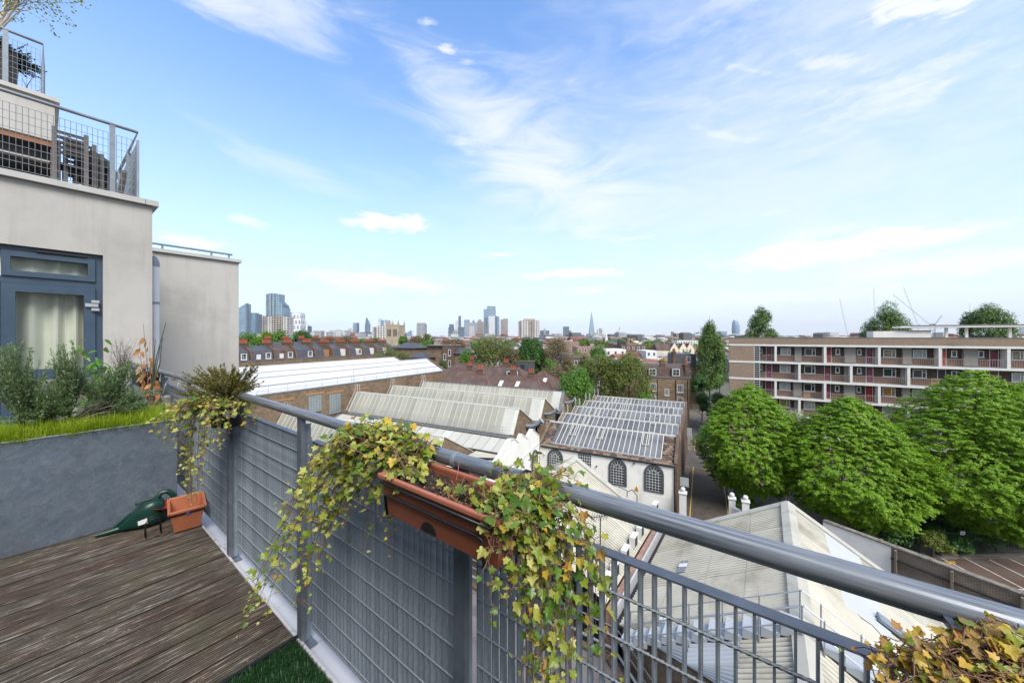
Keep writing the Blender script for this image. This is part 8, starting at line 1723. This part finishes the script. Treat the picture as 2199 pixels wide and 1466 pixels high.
for k in range(4): a = math.pi*k/4; m.tube([BF(9.1, .34-.11*math.cos(a), 4.72-.10*math.sin(a)), BF(9.1, .34+.11*math.cos(a), 4.72+.10*math.sin(a))], .006, 5)
m.build('rim', M['galv'], t)
t = thing('tarpaulin', 'dark green cover folded on top of the stacked chairs', 'cover', BF(9.15, .55, 4.6)); m = MB(); m.hexa([BF(9.0, .46, 4.50), BF(9.3, .46, 4.50), BF(9.3, .70, 4.40), BF(9.0, .70, 4.40), BF(9.0, .48, 4.66), BF(9.3, .47, 4.64), BF(9.3, .68, 4.54), BF(9.0, .69, 4.53)]); o = m.build('cloth', M['green'], t)
t = thing('wooden_post', 'short weathered post leaning beside the stacked chairs near the corner', 'post', BF(8.9, .74, 3.85)); m = MB(); m.bar(BF(8.8, .78, 3.85), BF(8.75, .84, 4.35), .05, .05); m.build('post', M['wood_grey'], t)
t = thing('slatted_planter', 'weathered slatted planter box with green leaves at the left edge of the terrace', 'planter', BF(8.9, -.75, 3.85))
for k in range(6): ubox(8.75, 8.78, -1.10+k*.085, -1.03+k*.085, 0, .55, 'slat', M['wood_grey'], t)
ubox(8.781, 9.1, -1.1, -.6, 0, .5, 'box', M['wood_dark'], t)
needles('leafy_pot_plant', 'small leafy green plant in the slatted planter on the terrace', BF(8.9, -.72, 4.35), [(BF(8.9, -.75, 4.3), BF(8.85, -.68, 4.55), .06, 14), (BF(8.9, -.75, 4.3), BF(8.85, -.5, 4.5), .04, 8)], 500, bm_, .05, .012, 'plant', seed=77)
# big dark pot with shrub, and a birch, on the topmost terrace
t = thing('tall_planter', 'tall tapered brown-grey planter behind the topmost mesh railing', 'planter', BF(13.2, -.55, 6.75)); fr = Fr(BF(13.2, -.5).x, BF(13.2, -.5).y, BF.A[:], BF.B[:], DECK); m = MB(); tapered(m, fr, -.3, .3, -.42, .20, 6.70, 7.55, .05, .03); m.build('shell', M['wood_dark'], t); m = MB(); m.fbox(fr, -.25, .25, -.36, .14, 7.4, 7.45); m.build('soil', M['soil'], t)
dk_ = leaf_mat('dark_cotoneaster', [(.012, .025, .012), (.02, .04, .02), (.03, .055, .03)], .5, .1); b0 = BF(13.2, -.55, 7.45)
needles('dark_shrub', 'dark small-leaved shrub arching right out of the tall planter on the top terrace', b0, [(b0, BF(13.1, -.5, 7.75), .10, 26), (b0, BF(13.1, -.25, 7.65), .09, 26), (b0, BF(13.1, -.05, 7.45), .06, 18), (b0, BF(13.1, -.12, 7.30), .06, 10), (b0, BF(13.1, -.8, 7.7), .12, 24)], 5200, dk_, .034, .012, seed=78)
m = MB(); b0 = BF(12.95, -.2, 6.75)
for e in ((12.95, -.1, 7.25), (12.95, .0, 7.0), (12.95, -.25, 7.1)): m.tube([b0, b0.lerp(BF(*e), .5)+Vector((ri.gauss(0, .04), 0, 0)), BF(*e)], [.01, .007, .003], 5)
o = m.build('bare_twigs', M['bark'], loc=tuple(b0)); tag(o, 'few bare crooked twigs behind the mesh at the corner of the top terrace', 'twigs')
bt = thing('birch_tree', 'slender birch with white bark and light spring leaves on the topmost terrace', 'tree', BF(13.4, -.9, 6.75)); m = MB(); zB = 13.6
def BP(px, py, Z=8.4): return P(px, py, Z=Z)
root = BP(-60, 190); 
for pts, r_ in (([root, BP(-15, 80), BP(8, 30), BP(20, -40)], [.07, .05, .035, .02]), ([BP(-15, 80), BP(12, 45), BP(35, 10), BP(50, -60)], [.04, .03, .02, .01]), ([BP(-10, 75), BP(15, 50), BP(40, 25), BP(70, 20)], [.025, .018, .012, .005])): m.tube(pts, r_, 8)
m.build('trunk', M['birch'], bt, smooth=True); m = MB(); lp = []
for k in range(46):
    s = BP(ri.uniform(0, 45), ri.uniform(-60, 40), 8.4+ri.gauss(0, .3)); e = BP(ri.uniform(40, 190) if ri.random() < .75 else ri.uniform(-30, 40), ri.uniform(-80, 55), 8.4+ri.gauss(0, .5)); e2 = e+Vector((.12, 0, -ri.uniform(.05, .2))); m.tube([s, s.lerp(e, .5)+Vector((0, 0, .12)), e, e2], [.006, .004, .002, .001], 4)
    for j in range(34): u = ri.random(); q = (s.lerp(e, u)+Vector((0, 0, .24*u*(1-u)*2))) if ri.random() < .7 else e.lerp(e2, ri.random()); lp.append(q+Vector((ri.gauss(0, .05), ri.gauss(0, .06), ri.gauss(0, .05)-.02)))
m.build('branches', M['twig'], bt); lp = np.array([tuple(q) for q in lp]); r = np.random.default_rng(4); v, f = leafcards(lp, unit(r, len(lp))+np.array([0, -.5, .4]), r.uniform(.018, .034, len(lp)), r, .75); fast('leaves', v, f, leaf_mat('birch_leaf', [(.10, .16, .02), (.16, .21, .03), (.20, .20, .04), (.26, .22, .05)], .5, .4), bt)
# ================================================================ haze: the air between here and the horizon
hz = MB(); hz.box(-11900, 11900, -2900, 11900, -1.0, 420); hm_ = bpy.data.materials.new('air'); hm_.use_nodes = True; n = hm_.node_tree.nodes; l = hm_.node_tree.links; n.clear()
o_ = n.new('ShaderNodeOutputMaterial'); pv_ = n.new('ShaderNodeVolumePrincipled'); pv_.inputs['Color'].default_value = (.80, .88, 1.0, 1); pv_.inputs['Density'].default_value = HAZE; pv_.inputs['Anisotropy'].default_value = .2; l.new(pv_.outputs[0], o_.inputs['Volume'])
if HAZE > 0: ho = hz.build('haze', hm_); tag(ho, kind='stuff')
